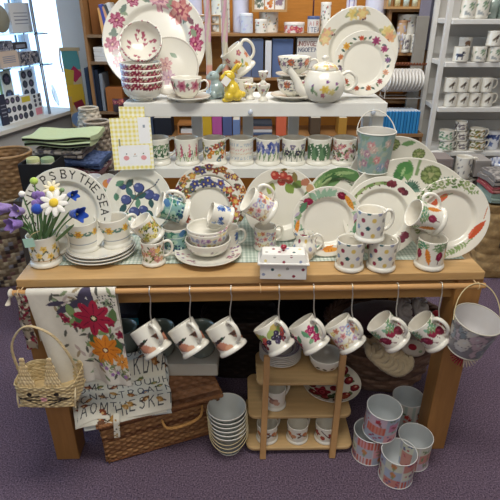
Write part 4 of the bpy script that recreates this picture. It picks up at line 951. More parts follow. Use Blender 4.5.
lid = MB().lathe([(.041, .0925), (.042, .096), (.034, .106), (.018, .112), (.006, .114), (.005, .118), (.0095, .124), (.0085, .13), (0, .132)], 60, painter=lambda A, Z, I: paint(A*.035, Z, CREAM, [('f', x, .103, .010, 5, 0, '#dcc070') for x in (-.03, 0.0, .03, .07, -.08)]+[('f', .015, .108, .006, 5, 0, '#c98a6a')])).build('lid', CER, tp)
# right-hand plates on the riser
st = []
for a, cc in ((-62, ('#d8a58f', '#dcc48a')), (-72, ('#dcb590', '#e0cf9a')), (-10, ('#e0cf8f', '#d9c070')), (5, ('#d8b27a', '#dcc98a')), (58, ('#e0cf8f', '#d8c07a')), (68, ('#dcaf80', '#d59a78'))):
    x, y = pol(.84, a); st += leaf(x-.1, y, .26, 30-a, '#a9ad85', .4)+leaf(x+.1, y+.04, .24, 150-a, '#b5b595', .4)+[('f', x, y, .15, 6, 10, cc[0]), ('f', x, y, .09, 5, 30, cc[1])]
for a in (-60, 8, 72): x, y = pol(.72, a); st += [('e', x, y, .03, .02, 30, '#5a3040'), ('e', x+.05, y+.02, .02, .03, 0, '#6a3a40')]
riser_plate('large dinner plate with faded yellow flowers on its wide rim, right on the riser top', st, 356, .17, .142, 8)
st = []
for i in range(30):
    a = i*12; x, y = pol(.80+R.uniform(-.05, .05), a); st += leaf(x, y, .15, R.uniform(0, 180), R.choice(['#4f6a62', '#6a7a5a', '#5a4a55', '#3f5a50']), .45)
for a, s, cc, m_ in ((-48, .13, '#dcb050', '#c98a3a'), (-8, .09, '#c9603f', '#b54a3a'), (28, .14, '#a54a72', '#8a3560'), (55, .12, '#b0587f', '#8f3a62'), (82, .1, '#6a5a80', '#8a5a88'), (110, .1, '#c98a5a', '#a5603f'), (135, .1, '#a54a4a', '#8a3f4a'), (165, .1, '#c07a4a', '#9a503a'), (195, .1, '#b05a3f', '#a04a3a'), (225, .1, '#b5563a', '#8a4a3a'), (258, .09, '#5f5a70', '#8a6a80'), (285, .1, '#c98a5a', '#b56a4a')): x, y = pol(.78, a); st += [('f', x, y, s, 7, 0, cc), ('f', x, y, s*.55, 6, 20, m_)]
riser_plate('plate with a garland of gold, magenta and rust flowers in front of the yellow-flowered plate', st, 363, .12, .106, 12)
# gingham bunny card packs
def gingham(G, a='#e6d878', b_='#efe9b8', w_='#f4f2e6', s=.0075):
    k = (np.floor(G[..., 0]/s).astype(int) % 2)+(np.floor(G[..., 1]/s).astype(int) % 2); return np.array([c(w_), c(b_), c(a)])[k]
def card(label, cx, cy, Y, w_, h_, rx, rz=0, bunny_face=True, ry=0):
    nx_, nz_ = 110, 130; G = np.zeros((nx_, nz_, 3)); G[..., 0] = np.linspace(-w_/2, w_/2, nx_)[:, None]; G[..., 1] = np.linspace(-h_/2, h_/2, nz_)[None]
    C = gingham(G); X_, Y_ = G[..., 0]/w_, G[..., 1]/h_
    if bunny_face:
        m = ((X_ > -.36) & (X_ < .42) & (Y_ < -.02) & (Y_ > -.42)) | ((X_ > .18) & (X_ < .46) & (Y_ > .0)); C[m] = c('#edeef0')
        m = (X_ > -.32) & (X_ < -.28) & (Y_ > -.04) & (Y_ < .1); C[m] = c('#8a8a70')
        for u in (-.17, .26): C[((X_-u)/.07)**2+((Y_+.27)/.045)**2 < 1] = c('#dd9a9f')
        for u in (-.16, .26): C[((X_-u)/.018)**2+((Y_+.19)/.014)**2 < 1] = c('#4a4a4a')
        C[((X_-.05)/.02)**2+((Y_+.20)/.015)**2 < 1] = c('#c9a58a'); C[(abs(X_-.05) < .05) & (abs(Y_+.235) < .006)] = c('#6a6a60')
        C[(abs(X_-.33) < .03) & (abs(Y_-.33) < .03)] = c('#8f9aa8')
    mb = MB().box(-w_/2, w_/2, -h_/2, h_/2, -.006, -.0003, '#e8e6da'); mb.grid(G, C, smooth=False)
    o = mb.build('card_pack', MATTE); o.matrix_basis = T(P(cx, cy, Y=Y))@rotM('Z', rz)@rotM('X', 90-rx)@rotM('Z', ry); return tag(o, label, 'card pack')
card('yellow gingham card pack with a sleepy white bunny face, leaning on the riser end', 132, 144, BY-.05, .137, .172, 10, ry=2)
card('smaller yellow gingham pack peeping out above the bunny card pack', 132, 116, BY-.026, .085, .06, 6, bunny_face=False)
# bucket hung from the right knob
kp = P(372.5, 111.5, Y=BY-.014)
st = []
q = random.Random(12)
for i in range(110): st += leaf(q.uniform(-.2, .2), q.uniform(.0, .14), .03, q.uniform(0, 180), q.choice(['#6f9590', '#8fa8a5', '#7f9a80', '#a5b0a0']), .5)
for i in range(34):
    x, y = -.2+.0122*i, q.uniform(.012, .125); cc = q.choice([('#c98f8f', '#b87078'), ('#8fa0b8', '#7286a5'), ('#c9b5a8', '#b59a90'), ('#b58a9a', '#9a6f85')]); st += [('f', x, y, .016, 7, q.uniform(0, 60), cc[0]), ('f', x, y, .010, 6, 10, cc[1]), ('f', x, y, .005, 5, 0, '#ddc8c0')]
bt = P(377, 131, Y=BY-.075)
bh_ = .135
o = bucket('tin bucket printed with pink and blue flowers, hanging from the riser knob', None, T((bt.x, bt.y, bt.z-bh_)), .050, .062, bh_, st, '#8fa5a2', inside='#cfccc6', rim='#dcdad2', handle=None)
L_ = Mi = None
pts = []; top = kp-Vector((0, 0, -.004)); ctr = Vector((bt.x, bt.y, bt.z-.012))
for i in range(29):
    a = math.pi*i/28; t = math.sin(a); pts.append(Vector((ctr.x+math.cos(a)*.064*(1-0*t), ctr.y+(top.y-ctr.y)*t, ctr.z+(top.z-ctr.z)*t))-Vector((bt.x, bt.y, bt.z-bh_)))
MB().tube(pts, .0017, 6, '#d6d3c8').build('handle', TIN, o)

# ------------------------------------------------------------------ mugs hanging from the rail
def hung(d, label, bx, by, hx, deg=36, group=None, yo=0, **kw):
    rp_ = RAIL(hx); Y = rp_.y+yo; by -= 1
    m = tilt_mug(d, label, bx, by, Y, deg, group, ht=.097, Rm=.0455, hm=-38, **kw)
    # hook: over the rail, down to the inside of the handle
    M = m.matrix_basis; hp = M@(rotM('Z', -38)@Vector((.0455+.0145, 0, .0795))); tp_ = RAIL(hx)
    hook = tag(empty('s_hook', tp_), 'bent wire hook, '+NTH.pop(0)+' from the left on the rail, holding a mug', 'hook', 'wire hooks along the rail')
    pts = [Vector((0, .0135, -.004)), Vector((0, .0105, .007)), Vector((0, 0, .0125)), Vector((0, -.0105, .007)), Vector((0, -.0125, -.006)), Vector((.002, -.012, -.02)), (hp-tp_)*.62+Vector((-.002, -.006, 0)), (hp-tp_)+Vector((.003, -.0075, .002)), (hp-tp_)+Vector((.0, -.004, -.0045)), (hp-tp_)+Vector((-.004, .006, -.003)), (hp-tp_)+Vector((-.006, .0085, .006))]
    MB().tube(spline(pts, 6), .0019, 6, '#dad7ce').build('wire', METAL, hook)
    return m
NTH = ['first', 'second', 'third', 'fourth', 'fifth', 'sixth', 'seventh', 'eighth']
hung('hare', 'white mug with a brown running hare hanging first from the left', 151, 340, 150, 36, 'hare mugs hanging from the rail', back=.38)
hung('hare', 'white mug with a brown running hare hanging second from the left', 188.5, 338.5, 190, 36, 'hare mugs hanging from the rail', back=.38)
hung('hare', 'white mug with a brown running hare hanging third from the left', 226, 337.5, 231, 34, 'hare mugs hanging from the rail', back=.38)
hung('blackberry', 'white mug with blackberries and green leaves hanging from the rail', 274, 337, 279, 36, None, back=.38)
hung('rosemug', 'white mug with two magenta roses hanging from the rail', 309, 335, 313.5, 37, None, back=.38)
hung('sweetpea', 'white mug with pastel sweet pea spots hanging from the rail', 345, 334.5, 352, 37, None, back=.38)
hung('beet', 'mug with two dark beetroots hanging second from the right', 388.5, 332.5, 397.5, 44, 'beetroot mugs hanging from the rail', back=.22)
hung('beet', 'mug with two dark beetroots hanging rightmost on the rail', 429, 332.5, 441, 44, 'beetroot mugs hanging from the rail', back=.22)
# bucket with pebble print at the rail's right end
rp_ = RAIL(478); q = random.Random(21); st = []
for i in range(90): x, y = q.uniform(-.25, .25), q.uniform(0, .14); cc = q.choice(['#9fabb0', '#b8b5b3', '#ab9fa8', '#c5c0b8', '#8d9aa2', '#b8a4ac', '#7f8a90']); a = q.uniform(0, 180); st += [('e', x, y, .026, .017, a, '#6f6c72'), ('e', x, y, .0235, .015, a, cc), ('e', x+.003, y+.003, .007, .003, a, '#c5c5c5')]
ax = Vector((.10, -.16, 1)).normalized(); top = P(478.5, 319, Y=rp_.y-.07); hh = .122
o = bucket('large tin bucket with a pebble print hanging from the right end of the rail', None, frameM(top-ax*hh, ax, (1, 0, -.1)), .053, .070, hh, st, '#7f7d82', inside='#cbc8c8', rim='#b9b5a8', handle=None)
Mi_ = o.matrix_basis.inverted(); pts = []
tl = Mi_@(rp_+Vector((0, -.005, .0105)))
for i in range(31):
    a = math.pi*i/30; t = math.sin(a)**.9; pts.append(Vector((math.cos(a)*.072+tl.x*t, tl.y*t, (hh-.012)+(tl.z-hh+.012)*t)))
MB().tube(pts, .0017, 6, '#c9b98f').build('handle', TIN, o)
mb = MB(); fl = top-ax*(hh+.022)+Vector((-.02, 0, 0))
for i in range(26):
    a = 2*math.pi*i/26; mb.tube([fl+Vector((.03, .0, -.0)), fl+Vector((.03+.045*math.cos(a), .02*math.sin(a), -.012+.030*math.sin(a)))], [.004, .002], 6, '#a12a33' if i % 26 < 19 else '#d9c9b8')
mb.ell(fl+Vector((.024, 0, -.004)), .03, .02, .018, '#a12a33'); o = mb.build('pompom', FELT); tag(o, 'red and cream tasselled pompom dangling beneath the pebble bucket', 'pompom')

# ------------------------------------------------------------------ tea towel draped over the rail
tl0, tl1 = RAIL(27), RAIL(116)
wd_ = (tl1-tl0).length; M = frameM(Vector((tl0.x, tl0.y, tl0.z)), (0, 0, 1), (tl1-tl0))
nu, nv = 150, 230
def towel_pt(u, v):
    # v from the back hem (0) over the rail to the front hem
    Lb, La = .20, .335; s = v*(Lb+La); x = u*wd_
    if s < Lb-.014: y, z = .012, -(Lb-.014-s)
    elif s < Lb+.014: a = (s-Lb+.014)/.028*math.pi; y, z = .0115*math.cos(a), .0115*math.sin(a)
    else: y, z = -.012, -(s-Lb-.014)
    k = max(0, -z)/.25; y += (.006*math.sin(u*9+.5)+.004*math.sin(u*21))*k*(1 if y > 0 else -1)*1.2
    if y < 0: x += .012*k*math.sin(u*2)+.03*k*(1-u); z -= .02*k*(u)*1.0
    return x, y, z
X = np.zeros((nu, nv, 3)); S_ = np.zeros((nu, nv)); V_ = np.zeros((nu, nv))
for i in range(nu):
    for j in range(nv): X[i, j] = towel_pt(i/(nu-1), j/(nv-1)); S_[i, j] = i/(nu-1)*wd_; V_[i, j] = (.2-j/(nv-1)*.535)
st = []
def anemone(x, y, r, col, col2, cen, n=8):
    o = []
    for i in range(n): a = i*360/n+10; u, v = pol(r*.58, a); o += [('e', x+u, y+v, r*.50, r*.245, 90-a, col), ('r', x+u, y+v, r*.3, r*.02, 90-a, col2), ('r', x+u*1.1, y+v*1.1, r*.22, r*.018, 98-a, col2)]
    return o+[('e', x, y, r*.2, r*.2, 0, cen), ('f', x, y, r*.14, 7, 0, '#e8d8b0')]
qq = random.Random(33)
Ww = wd_
for i in range(120): st += leaf(qq.uniform(.25, 1)*Ww, -qq.uniform(.0, .31), .03, qq.uniform(0, 180), qq.choice(['#7d8a6a', '#8fa085', '#5a5a55', '#9a8a70', '#b5a5a0']), .3)
for (x, y, L, a) in ((.3, -.045, .06, 10), (.42, -.06, .08, 20), (.5, -.05, .07, 35), (.62, -.02, .08, 60), (.7, -.02, .07, 100), (.66, -.045, .08, 140), (.36, -.07, .05, 25)): st += leaf(x*Ww, y, L, a, '#4a4458', .28)
for i in range(40): st.append(('e', Ww*qq.uniform(.78, .98), -qq.uniform(.02, .06), .0022, .0022, 0, '#3a3a40'))
for x, y, L, a in ((.44, -.072, .055, 100), (.5, -.105, .055, 130), (.42, -.11, .04, 60), (.92, -.09, .06, 80), (.78, -.14, .05, 20), (.72, -.12, .05, 150), (.62, -.165, .05, 60), (.56, -.19, .04, 30), (.92, -.19, .06, 100)): st += leaf(x*Ww, y, L, a, qq.choice(['#5f7a4f', '#7d9562', '#4f6a48']), .45)
for x, y, r in ((.36, -.1, .014), (.45, -.12, .014), (.5, -.128, .012), (.88, -.11, .016), (.97, -.15, .016), (.33, -.085, .01)): st += [('f', x*Ww, y, r, 5, 20, '#8f2f45'), ('e', x*Ww, y, r*.4, r*.4, 0, '#6a1f38')]
st += anemone(.69*Ww, -.095, .056, '#a82a45', '#6f1f38', '#2f2f28')
st += anemone(.74*Ww, -.205, .050, '#d9852f', '#b5602a', '#7a3a28', 9)+anemone(.93*Ww, -.245, .026, '#e09a4a', '#b5602a', '#7a3a28', 8)
for x, y in ((.66, -.265), (.8, -.285), (.9, -.295), (.72, -.29), (.6, -.255)): st += sprig(x*Ww, y, .03, qq.uniform(-60, 60), '#6f8a58', 3, .5)+[('f', x*Ww+.01, y-.005, .008, 5, 0, '#9a6fa8')]
C = paint(S_, V_, '#d8d3c8', st)
mb = MB().grid(X, C, M=M); o = mb.build('tea_towel', CLOTH, solid=.0012); tag(o, 'cream tea towel with a red anemone and orange daisies draped over the rail', 'tea towel')
# patterned strip hanging behind, at the very end of the rail
X = np.zeros((30, 60, 3)); a0 = RAIL(15)
for i in range(30):
    for j in range(60): u, v = i/29, j/59; X[i, j] = (a0.x+.002+.034*u+.004*math.sin(v*9), a0.y-.012+.004*math.sin(u*6+v*4), a0.z+.006-.2*v)
C = paint(X[..., 0]-a0.x, X[..., 2]-a0.z, '#8f8478', [('e', qq.uniform(0, .04), -qq.uniform(0, .2), .006, .004, qq.uniform(0, 180), qq.choice(['#6f2035', '#3a3036', '#c9bfae', '#5f5648', '#8a2a3f'])) for _ in range(90)])
o = MB().grid(X, C).build('scarf', CLOTH, solid=.001); tag(o, 'dark patterned scarf hanging from the leftmost end of the rail', 'scarf')
# tassel at the rail's left tip
ta = RAIL(11); mb = MB(); mb.ell(ta+Vector((0, -.002, 0)), .007, .014, .014, '#d8cfc0')
for i in range(12): a = 2*math.pi*i/12; mb.tube([ta+Vector((0, -.01, -.006)), ta+Vector((-.012+.006*math.cos(a), -.012+.005*math.sin(a), -.034))], .0018, 5, '#d8cfc0')
o = mb.build('tassel', CLOTH); tag(o, 'cream tassel tied to the left tip of the rail', 'tassel')

# ------------------------------------------------------------------ cat-faced straw basket
cb = P(45, 392, Y=1.255); bw2, bd2, bH = .086, .062, .080
cz = P(45, 407, Y=1.135).z
cbk = thing('cat_basket', 'pale straw basket with cat ears and a whiskered face by the left table leg', 'basket', (P(49, 395, Y=1.165).x, 1.195, cz))
def face_painter(X, C):
    P1 = X[..., 0]; Pz = X[..., 2]; fr_ = X[..., 1] < -bd2*.62; st = [('e', -.040, .052, .008, .008, 0, '#2b2422'), ('e', .040, .052, .008, .008, 0, '#2b2422'), ('r', 0, .033, .008, .007, 0, '#d99aa5')]
    for s in (-1, 1): st += [('r', s*.040, .040, .030, .0022, -s*12, '#2b2422'), ('r', s*.044, .031, .034, .0022, s*2, '#2b2422'), ('r', s*.036, .022, .028, .0022, s*24, '#2b2422')]
    Cn = paint(P1, Pz, '#000000', st); m = (Cn.sum(-1) > 0) & fr_; C = C.copy(); C[m] = Cn[m]; return C
def roundbox(w_, d_, h_, flare=.0, sharp=4.5):
    def fn(u, v):
        a = 2*math.pi*u-math.pi/2; ca, sa = math.cos(a), math.sin(a); k = (abs(ca)**sharp+abs(sa)**sharp)**(-1/sharp); f = 1+flare*v
        x, y = ca*k*w_*f, sa*k*d_*f; nx_, ny_ = abs(ca)**(sharp-1)*math.copysign(1, ca), abs(sa)**(sharp-1)*math.copysign(1, sa); L = math.hypot(nx_, ny_)
        return (x, y, h_*v), (nx_/L, ny_/L, 0)
    return fn
mb = MB(); weave_grid(mb, roundbox(bw2, bd2, bH, .06), 300, 84, 12, 46, .0016, '#bba57a', '#d3c096', cu=True, painter=face_painter)
mb.box(-bw2*.97, bw2*.97, -bd2*.95, bd2*.95, 0, .003, '#c2ab80')
mb.build('body', WICK, cbk, solid=.003)
for s in (-1, 1):
    mb = MB(); W0 = .027
    def efn(u, v, s=s):
        ww = W0*(1-v*.9); return ((.034 if s > 0 else -.044)+(u-.5)*2*ww, -bd2*1.0+.01*v, bH-.004+.10*v), (0, -1, 0)
    weave_grid(mb, efn, 60, 60, 8, 9, .0016, '#c9b184', '#dac69e'); mb.build('ear', WICK, cbk, solid=.004)
mb = MB(); pts = spline([(-bw2*1.02, 0, bH-.01), (-bw2*1.02, -.01, bH+.10), (-bw2*.6, -.01, bH+.165), (-.01, -.01, bH+.175), (bw2*.5, -.01, bH+.14), (bw2*.9, -.01, bH+.07), (bw2*1.02, 0, bH-.01)], 14)
for ph in (0, 2.1, 4.2): mb.tube([p_+Vector((math.cos(i*.8+ph)*.0022, math.sin(i*.8+ph)*.0022, math.cos(i*.8+ph)*.001)) for i, p_ in enumerate(pts)], .0022, 6, '#cdb992')
mb.build('handle', WICK, cbk)
mb = MB()
for x in (-bw2*1.0, bw2*1.0): mb.tube(spline([(x, -bd2*.5, bH-.02), (x+.004, -bd2*.9, bH-.045), (x*.99, -bd2*.9, bH-.085)], 4), .0025, 6, '#d8c8a5')
mb.build('tie', WICK, cbk)

# ------------------------------------------------------------------ hamper with folded shopping bag
A, B = P(107, 466, Z=0), P(226, 432, Z=0)
ang = math.degrees(math.atan2(B.y-A.y, B.x-A.x)); Lh = .43; Dh = .34; Hh = .212
hp_ = tag(empty('wicker_hamper'), 'brown wicker picnic hamper with a lid and strap loops under the table', 'hamper'); hp_.matrix_basis = T(A)@rotM('Z', ang)
def panel(x0, y0, x1, y1, z0, z1, rows, stakes, nu, nv, out, sl=0):
    def fn(u, v): k = sl*(1-v); return (x0+(x1-x0)*u-out[0]*k, y0+(y1-y0)*u-out[1]*k, z0+(z1-z0)*v), (out[0], out[1], 0)
    mb = MB(); weave_grid(mb, fn, nu, nv, rows, stakes, .0042, '#6b452b', '#a87d52'); return mb
mb = MB()
body = panel(0, 0, Lh, 0, .008, Hh-.03, 14, 22, 240, 120, (0, -1), .012); b2 = panel(0, Dh, 0, 0, .008, Hh-.03, 14, 13, 130, 100, (-1, 0), .012); b3 = panel(Lh, 0, Lh, Dh, .008, Hh-.03, 14, 13, 130, 100, (1, 0), .012); b4 = panel(Lh, Dh, 0, Dh, .008, Hh-.03, 10, 18, 90, 60, (0, 1), .012)
for q_ in (b2, b3, b4):
    n0 = body.n; body.V += q_.V; body.C += q_.C; body.F += [tuple(i+n0 for i in f) for f in q_.F]; body.S += q_.S; body.n += q_.n
body.box(.014, Lh-.014, .014, Dh-.014, .002, .01, '#6f4226')
body.build('body', WICK, hp_)
def braid(mb, pts, r, col): 
    for ph in (0, 2.1, 4.2): mb.tube([Vector(p_)+Vector((0, math.cos(i*.9+ph)*r*.6, math.sin(i*.9+ph)*r*.6)) for i, p_ in enumerate(pts)], r, 6, col)
rm = MB(); 
for z, sl in ((Hh-.028, 0), (.008, .012)):
    for (x0, y0, x1, y1) in ((sl, sl, Lh-sl, sl), (Lh-sl, sl, Lh-sl, Dh-sl), (sl, sl, sl, Dh-sl)): braid(rm, [Vector((x0, y0, z)).lerp(Vector((x1, y1, z)), t) for t in np.linspace(0, 1, 60)], .0042, '#85583a')
rm.build('braided_edge', WICK, hp_)
ld_ = MB()
def lfn(u, v): return (-.006+(Lh+.012)*u, -.008+(Dh+.012)*v, Hh-.004+.012*math.sin(math.pi*v)*math.sin(math.pi*u)), (0, 0, 1)
weave_grid(ld_, lfn, 220, 150, 18, 20, .0045, '#5f3c26', '#94694a')
lid_ = ld_.build('lid', WICK, hp_)
e = MB(); braid(e, [(-.006+(Lh+.012)*t, -.010, Hh-.012) for t in np.linspace(0, 1, 80)], .0055, '#8f623f'); braid(e, [(-.008, -.01+(Dh+.012)*t, Hh-.012) for t in np.linspace(0, 1, 50)], .0055, '#8f623f'); braid(e, [(Lh+.008, -.01+(Dh+.012)*t, Hh-.012) for t in np.linspace(0, 1, 50)], .0055, '#8f623f')
e.build('lid_border', WICK, lid_)
hb_ = MB(); braid(hb_, [Vector(p_) for p_ in spline([(.21, -.012, Hh-.055), (.225, -.036, Hh-.075), (.29, -.042, Hh-.075), (.345, -.036, Hh-.06), (.36, -.012, Hh-.035)], 9)], .0042, '#b98a50'); hb_.build('handle', WICK, hp_)
# folded bag with lettering and birds
bq = P(76, 423, Z=Hh+.012); bagM = T(Vector((bq.x, bq.y, Hh+.018)))@rotM('Z', ang*.62)
bgt = tag(empty('folded_bag'), 'folded white shopping bag printed with big black letters and small birds on the hamper', 'bag'); bgt.matrix_basis = bagM
def bagsheet(z, w_, d_, st, base, ph, ox=0, oy=0, n1=190, n2=130):
    X = np.zeros((n1, n2, 3)); xs = np.linspace(0, w_, n1); ys = np.linspace(0, d_, n2)
    U, V2 = np.meshgrid(xs, ys, indexing='ij'); X[..., 0] = U+ox+.006*np.sin(V2*30+ph); X[..., 1] = V2+oy+.006*np.sin(U*22+ph)
    X[..., 2] = z+.003*np.sin(U*34+ph)+.0025*np.sin(V2*40+U*20+ph)-.018*np.clip((.07-U-.3*V2)/.07, 0, 1)-.035*np.clip((.045-V2)/.045, 0, 1)**1.5+.065*np.clip((V2+oy-.15)/.035, 0, 1)
    return X, paint(U, V2, base, st)
st = []
cols = ['ACGOH', 'ONMBE', 'MALSA', 'TOUNT', 'HTHES', 'ERILO', 'SOUKN', 'KAUDE', 'ELURA', 'TNHAM']
for i, wd2 in enumerate(cols):
    for j, ch in enumerate(wd2): st += letter(ch, .020+.033*i, .030+.048*j, .030, 0, '#3b3d42', .0034)
qb = random.Random(8)
for i in range(24):
    x, y = .03+.05*(i % 6)+qb.uniform(-.016, .016), .03+.05*(i//6)+qb.uniform(-.018, .018); cc = qb.choice(['#a86f3f', '#8a4a35', '#6f7a4a', '#b58a4a', '#5a6078', '#7f5a3a']); s = qb.choice([-1, 1])
    st += [('l', x, y, .014, .0075, 25*s, cc), ('e', x+.010*s, y+.005, .004, .004, 0, cc), ('l', x-.014*s, y-.004, .009, .002, 20*s, '#4a3a30'), ('e', x+.003*s, y-.002, .005, .003, 0, '#d9b07a')]
X, C = bagsheet(.022, .320, .225, st, '#e6e2d4', .3)
MB().grid(X, C).build('upper_layer', CLOTH, bgt, solid=.0015)
X, C = bagsheet(.012, .31, .225, st, '#dedacb', 1.6, -.012, -.006); MB().grid(X, C).build('middle_layer', CLOTH, bgt, solid=.0015)
X, C = bagsheet(.002, .30, .215, st, '#c8cbc7', 2.9, .02, -.001); MB().grid(X, C).build('lower_layer', CLOTH, bgt, solid=.0015)
X = np.zeros((14, 60, 3))
for i in range(14):
    for j in range(60): v = j/59; X[i, j] = (.125+i*.0016-.008*v, -.004-.016*math.sin(min(1, v*3)*1.57), .014-.095*v)
C = paint(X[..., 0], X[..., 2], '#e0ddcf', [('e', qb.uniform(.11, .15), qb.uniform(-.08, .02), .004, .003, qb.uniform(0, 180), qb.choice(['#a5824a', '#6a6a60', '#b59a5a'])) for _ in range(24)])
MB().grid(X, C).build('strap', CLOTH, bgt, solid=.002)

# ------------------------------------------------------------------ dark pots on a white box, other stock in the shade
wz = .225
o = MB().box(-.33, .0, 0, .165, -.055, 0, '#c9c5ba').build('white_crate', MATTE, loc=(P(218, 378, Y=1.50).x, 1.50, .277), bevel=.003); tag(o, 'off-white box lying on the hamper lid, carrying the dark green pots', 'box')
wzt = .2775
for i, (xx, lb) in enumerate(((126, 'leftmost of the three dark green pots, nearest the tea towel'), (162, 'middle one of the three dark green pots under the table'), (202, 'rightmost of the three dark green pots under the table'))):
    p = P(xx, 356, Y=1.575); o = thing('dark_pot', lb, 'pot', (p.x, 1.575, wzt), 0, 'dark green pots on the long box')
    MB().lathe([(0, .003), (.040, .0), (.051, .012), (.058, .045), (.059, .09), (.055, .116), (.057, .12), (.053, .12), (.053, .09), (.048, .02), (0, .01)], 48, '#76827a').build('body', CER, o)
    MB().tube(spline([(.054, 0, .095), (.075, 0, .092), (.077, 0, .06), (.057, 0, .04)], 6), .0055, 8, '#76827a').build('handle', CER, o)
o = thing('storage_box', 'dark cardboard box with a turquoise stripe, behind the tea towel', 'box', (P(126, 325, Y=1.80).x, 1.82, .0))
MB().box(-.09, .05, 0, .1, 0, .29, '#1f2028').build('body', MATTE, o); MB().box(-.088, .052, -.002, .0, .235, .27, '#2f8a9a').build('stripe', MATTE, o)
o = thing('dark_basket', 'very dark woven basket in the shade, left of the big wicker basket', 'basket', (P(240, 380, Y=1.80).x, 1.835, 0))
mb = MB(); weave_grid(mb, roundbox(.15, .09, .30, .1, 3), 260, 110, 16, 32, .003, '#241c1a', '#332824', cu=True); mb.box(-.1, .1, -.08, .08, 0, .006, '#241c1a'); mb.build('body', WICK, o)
# stack of little buckets
bs = P(229, 449, Z=0); n_b = 6
for i in range(n_b):
    z = .001+i*.0175; lean_ = Vector((.0+.004*math.sin(i*2.1), -.0, 1))
    q = random.Random(40+i); st = [('l', q.uniform(-.2, .2), q.uniform(0, .1), .01, .004, q.uniform(0, 180), q.choice(['#7f8a82', '#5f6a66', '#a0a8a0'])) for _ in range(60)]
    lb = ['lowest', 'second from the bottom', 'third from the bottom', 'third from the top', 'second from the top', 'topmost'][i]+' small tin bucket of the nested stack beside the rack'
    bucket(lb, 'nested stack of small tin buckets', frameM((bs.x-.001*i, bs.y+.01+.0015*i, z), lean_, (1, 0, 0)), .042, .0685, .105, st, '#8d938e', inside='#c9cbc8', rim='#d6d3ca', handle=-(30+2*i)*1.0, hcol='#c9b88f')

# ------------------------------------------------------------------ three-tier wooden rack
ra0, rb0 = P(257, 447, Z=0), P(340, 452, Z=0)
RY = 1.36
rk = thing('tiered_rack', 'three-tier pale wooden rack with rounded shelves standing in front of the wicker baskets', 'rack', ((P(252, 430, Y=RY).x+P(347, 430, Y=RY).x)/2, RY, 0), math.radians(1))
def shelf_z(py_): return P(300, py_, Y=RY).z
def rshelf(hw_, y0, y1, z, col='#c9a878', th_=.013, rad=.03):
    n = 8; pts = []
    for cx_, cy_, a0_ in ((hw_-rad, y0+rad, -90), (hw_-rad, y1-rad, 0), (-hw_+rad, y1-rad, 90), (-hw_+rad, y0+rad, 180)):
        for i in range(n+1): a = math.radians(a0_+90*i/n); pts.append((cx_+rad*math.cos(a), cy_+rad*math.sin(a)))
    N = len(pts); V = [(x, y, z-th_) for x, y in pts]+[(x, y, z) for x, y in pts]
    return MB().add(V, [tuple(range(N-1, -1, -1)), tuple(range(N, 2*N))]+[(i, (i+1) % N, N+(i+1) % N, N+i) for i in range(N)], col, False)
zs_ = [shelf_z(441), shelf_z(407.5), shelf_z(380)]
zs_ = [.035, P(300, 410, Y=RY+.03).z, P(300, 381, Y=RY+.055).z]
hwid = [.197, .190, .158]; yf = [-.035, 0.0, .045]
for z, hw_, y0 in zip(zs_, hwid, yf): rshelf(hw_, y0, .235, z).build('shelf', WOODX, rk, bevel=.003)
ztop = P(262, 357, Y=RY+.04).z
for s, xb, xt in ((-1, -.137, -.123), (1, .118, .142)):
    for (ya, yb_, zt) in ((-.048, .035, ztop+.012), (.225, .20, ztop-.02)):
        a = Vector((xb, ya, 0)); b_ = Vector((xt, yb_, zt)); mb = MB(); d = (b_-a).normalized(); Mx = frameM(a, d, (1, 0, 0)); mb.box(-.011, .011, -.009, .009, 0, (b_-a).length, '#b98f60', M=Mx); mb.build('upright', WOODZ, rk, bevel=.002)
RW = rk.matrix_basis if False else T(rk.location)@rotM('Z', 1)
def rackpt(px_, py_, z): return P(px_, py_, Z=z)
for i, (xx, d, lb) in enumerate(((267, 'branchprint', 'left mug with a dark branch print on the bottom shelf of the rack'), (297, 'branchprint', 'middle mug with a dark branch print on the bottom shelf of the rack'), (325, 'redprint', 'mug with a red flower print at the right of the rack bottom shelf'))):
    p = rackpt(xx, 437, zs_[0]); mug(d, lb, 'mugs on the rack bottom shelf', (p.x, p.y, zs_[0]+.001), (0, 0, 1), (.75, .66, 0), spin=-41, Rm=.039, ht=.074)
p = rackpt(275, 404, zs_[1]); mug('brownprint', 'mug with faint brown print on the middle shelf of the rack, left of the platter', None, (p.x, p.y, zs_[1]+.001), (0, 0, 1), (.8, .6, 0), spin=-36, Rm=.039, ht=.082)
# shallow dish with red fruit
st = []
for i in range(15): a = i*24; x, y = pol(.74, a); st += leaf(x, y, .26, 40-a, '#5f6a48', .5)
for i in range(11):
    a = i*33; x, y = pol(.66+.14*(i % 2), a); st += [('e', x, y, .17, .15, a, '#6a1f2a'), ('e', x+.02, y+.03, .12, .1, a, '#8a3034'), ('e', x+.04, y+.05, .04, .04, 0, '#cf9a80')]
st += rose(-.3, -.35, .3, '#8a2236', '#a8394a', '#6a1826')+[('e', .1, -.1, .14, .13, 0, '#7a2430'), ('e', .42, -.55, .16, .14, 0, '#9a4a38'), ('e', .0, -.55, .12, .12, 0, '#3f4a2f')]+leaf(.15, -.4, .3, 20, '#4a5a3f', .5)
pdz = zs_[1]
p = P(331, 391, Y=RY+.10)
rim_plate('serving_dish', 'round serving dish crowded with dark red fruit, on the middle rack shelf', None, st, P(331, 386, Z=zs_[1]+.012), .112, 88, turn=-8, coupe=True, depth_=.035, base='#dcd6c8', nr=60, cat='dish')
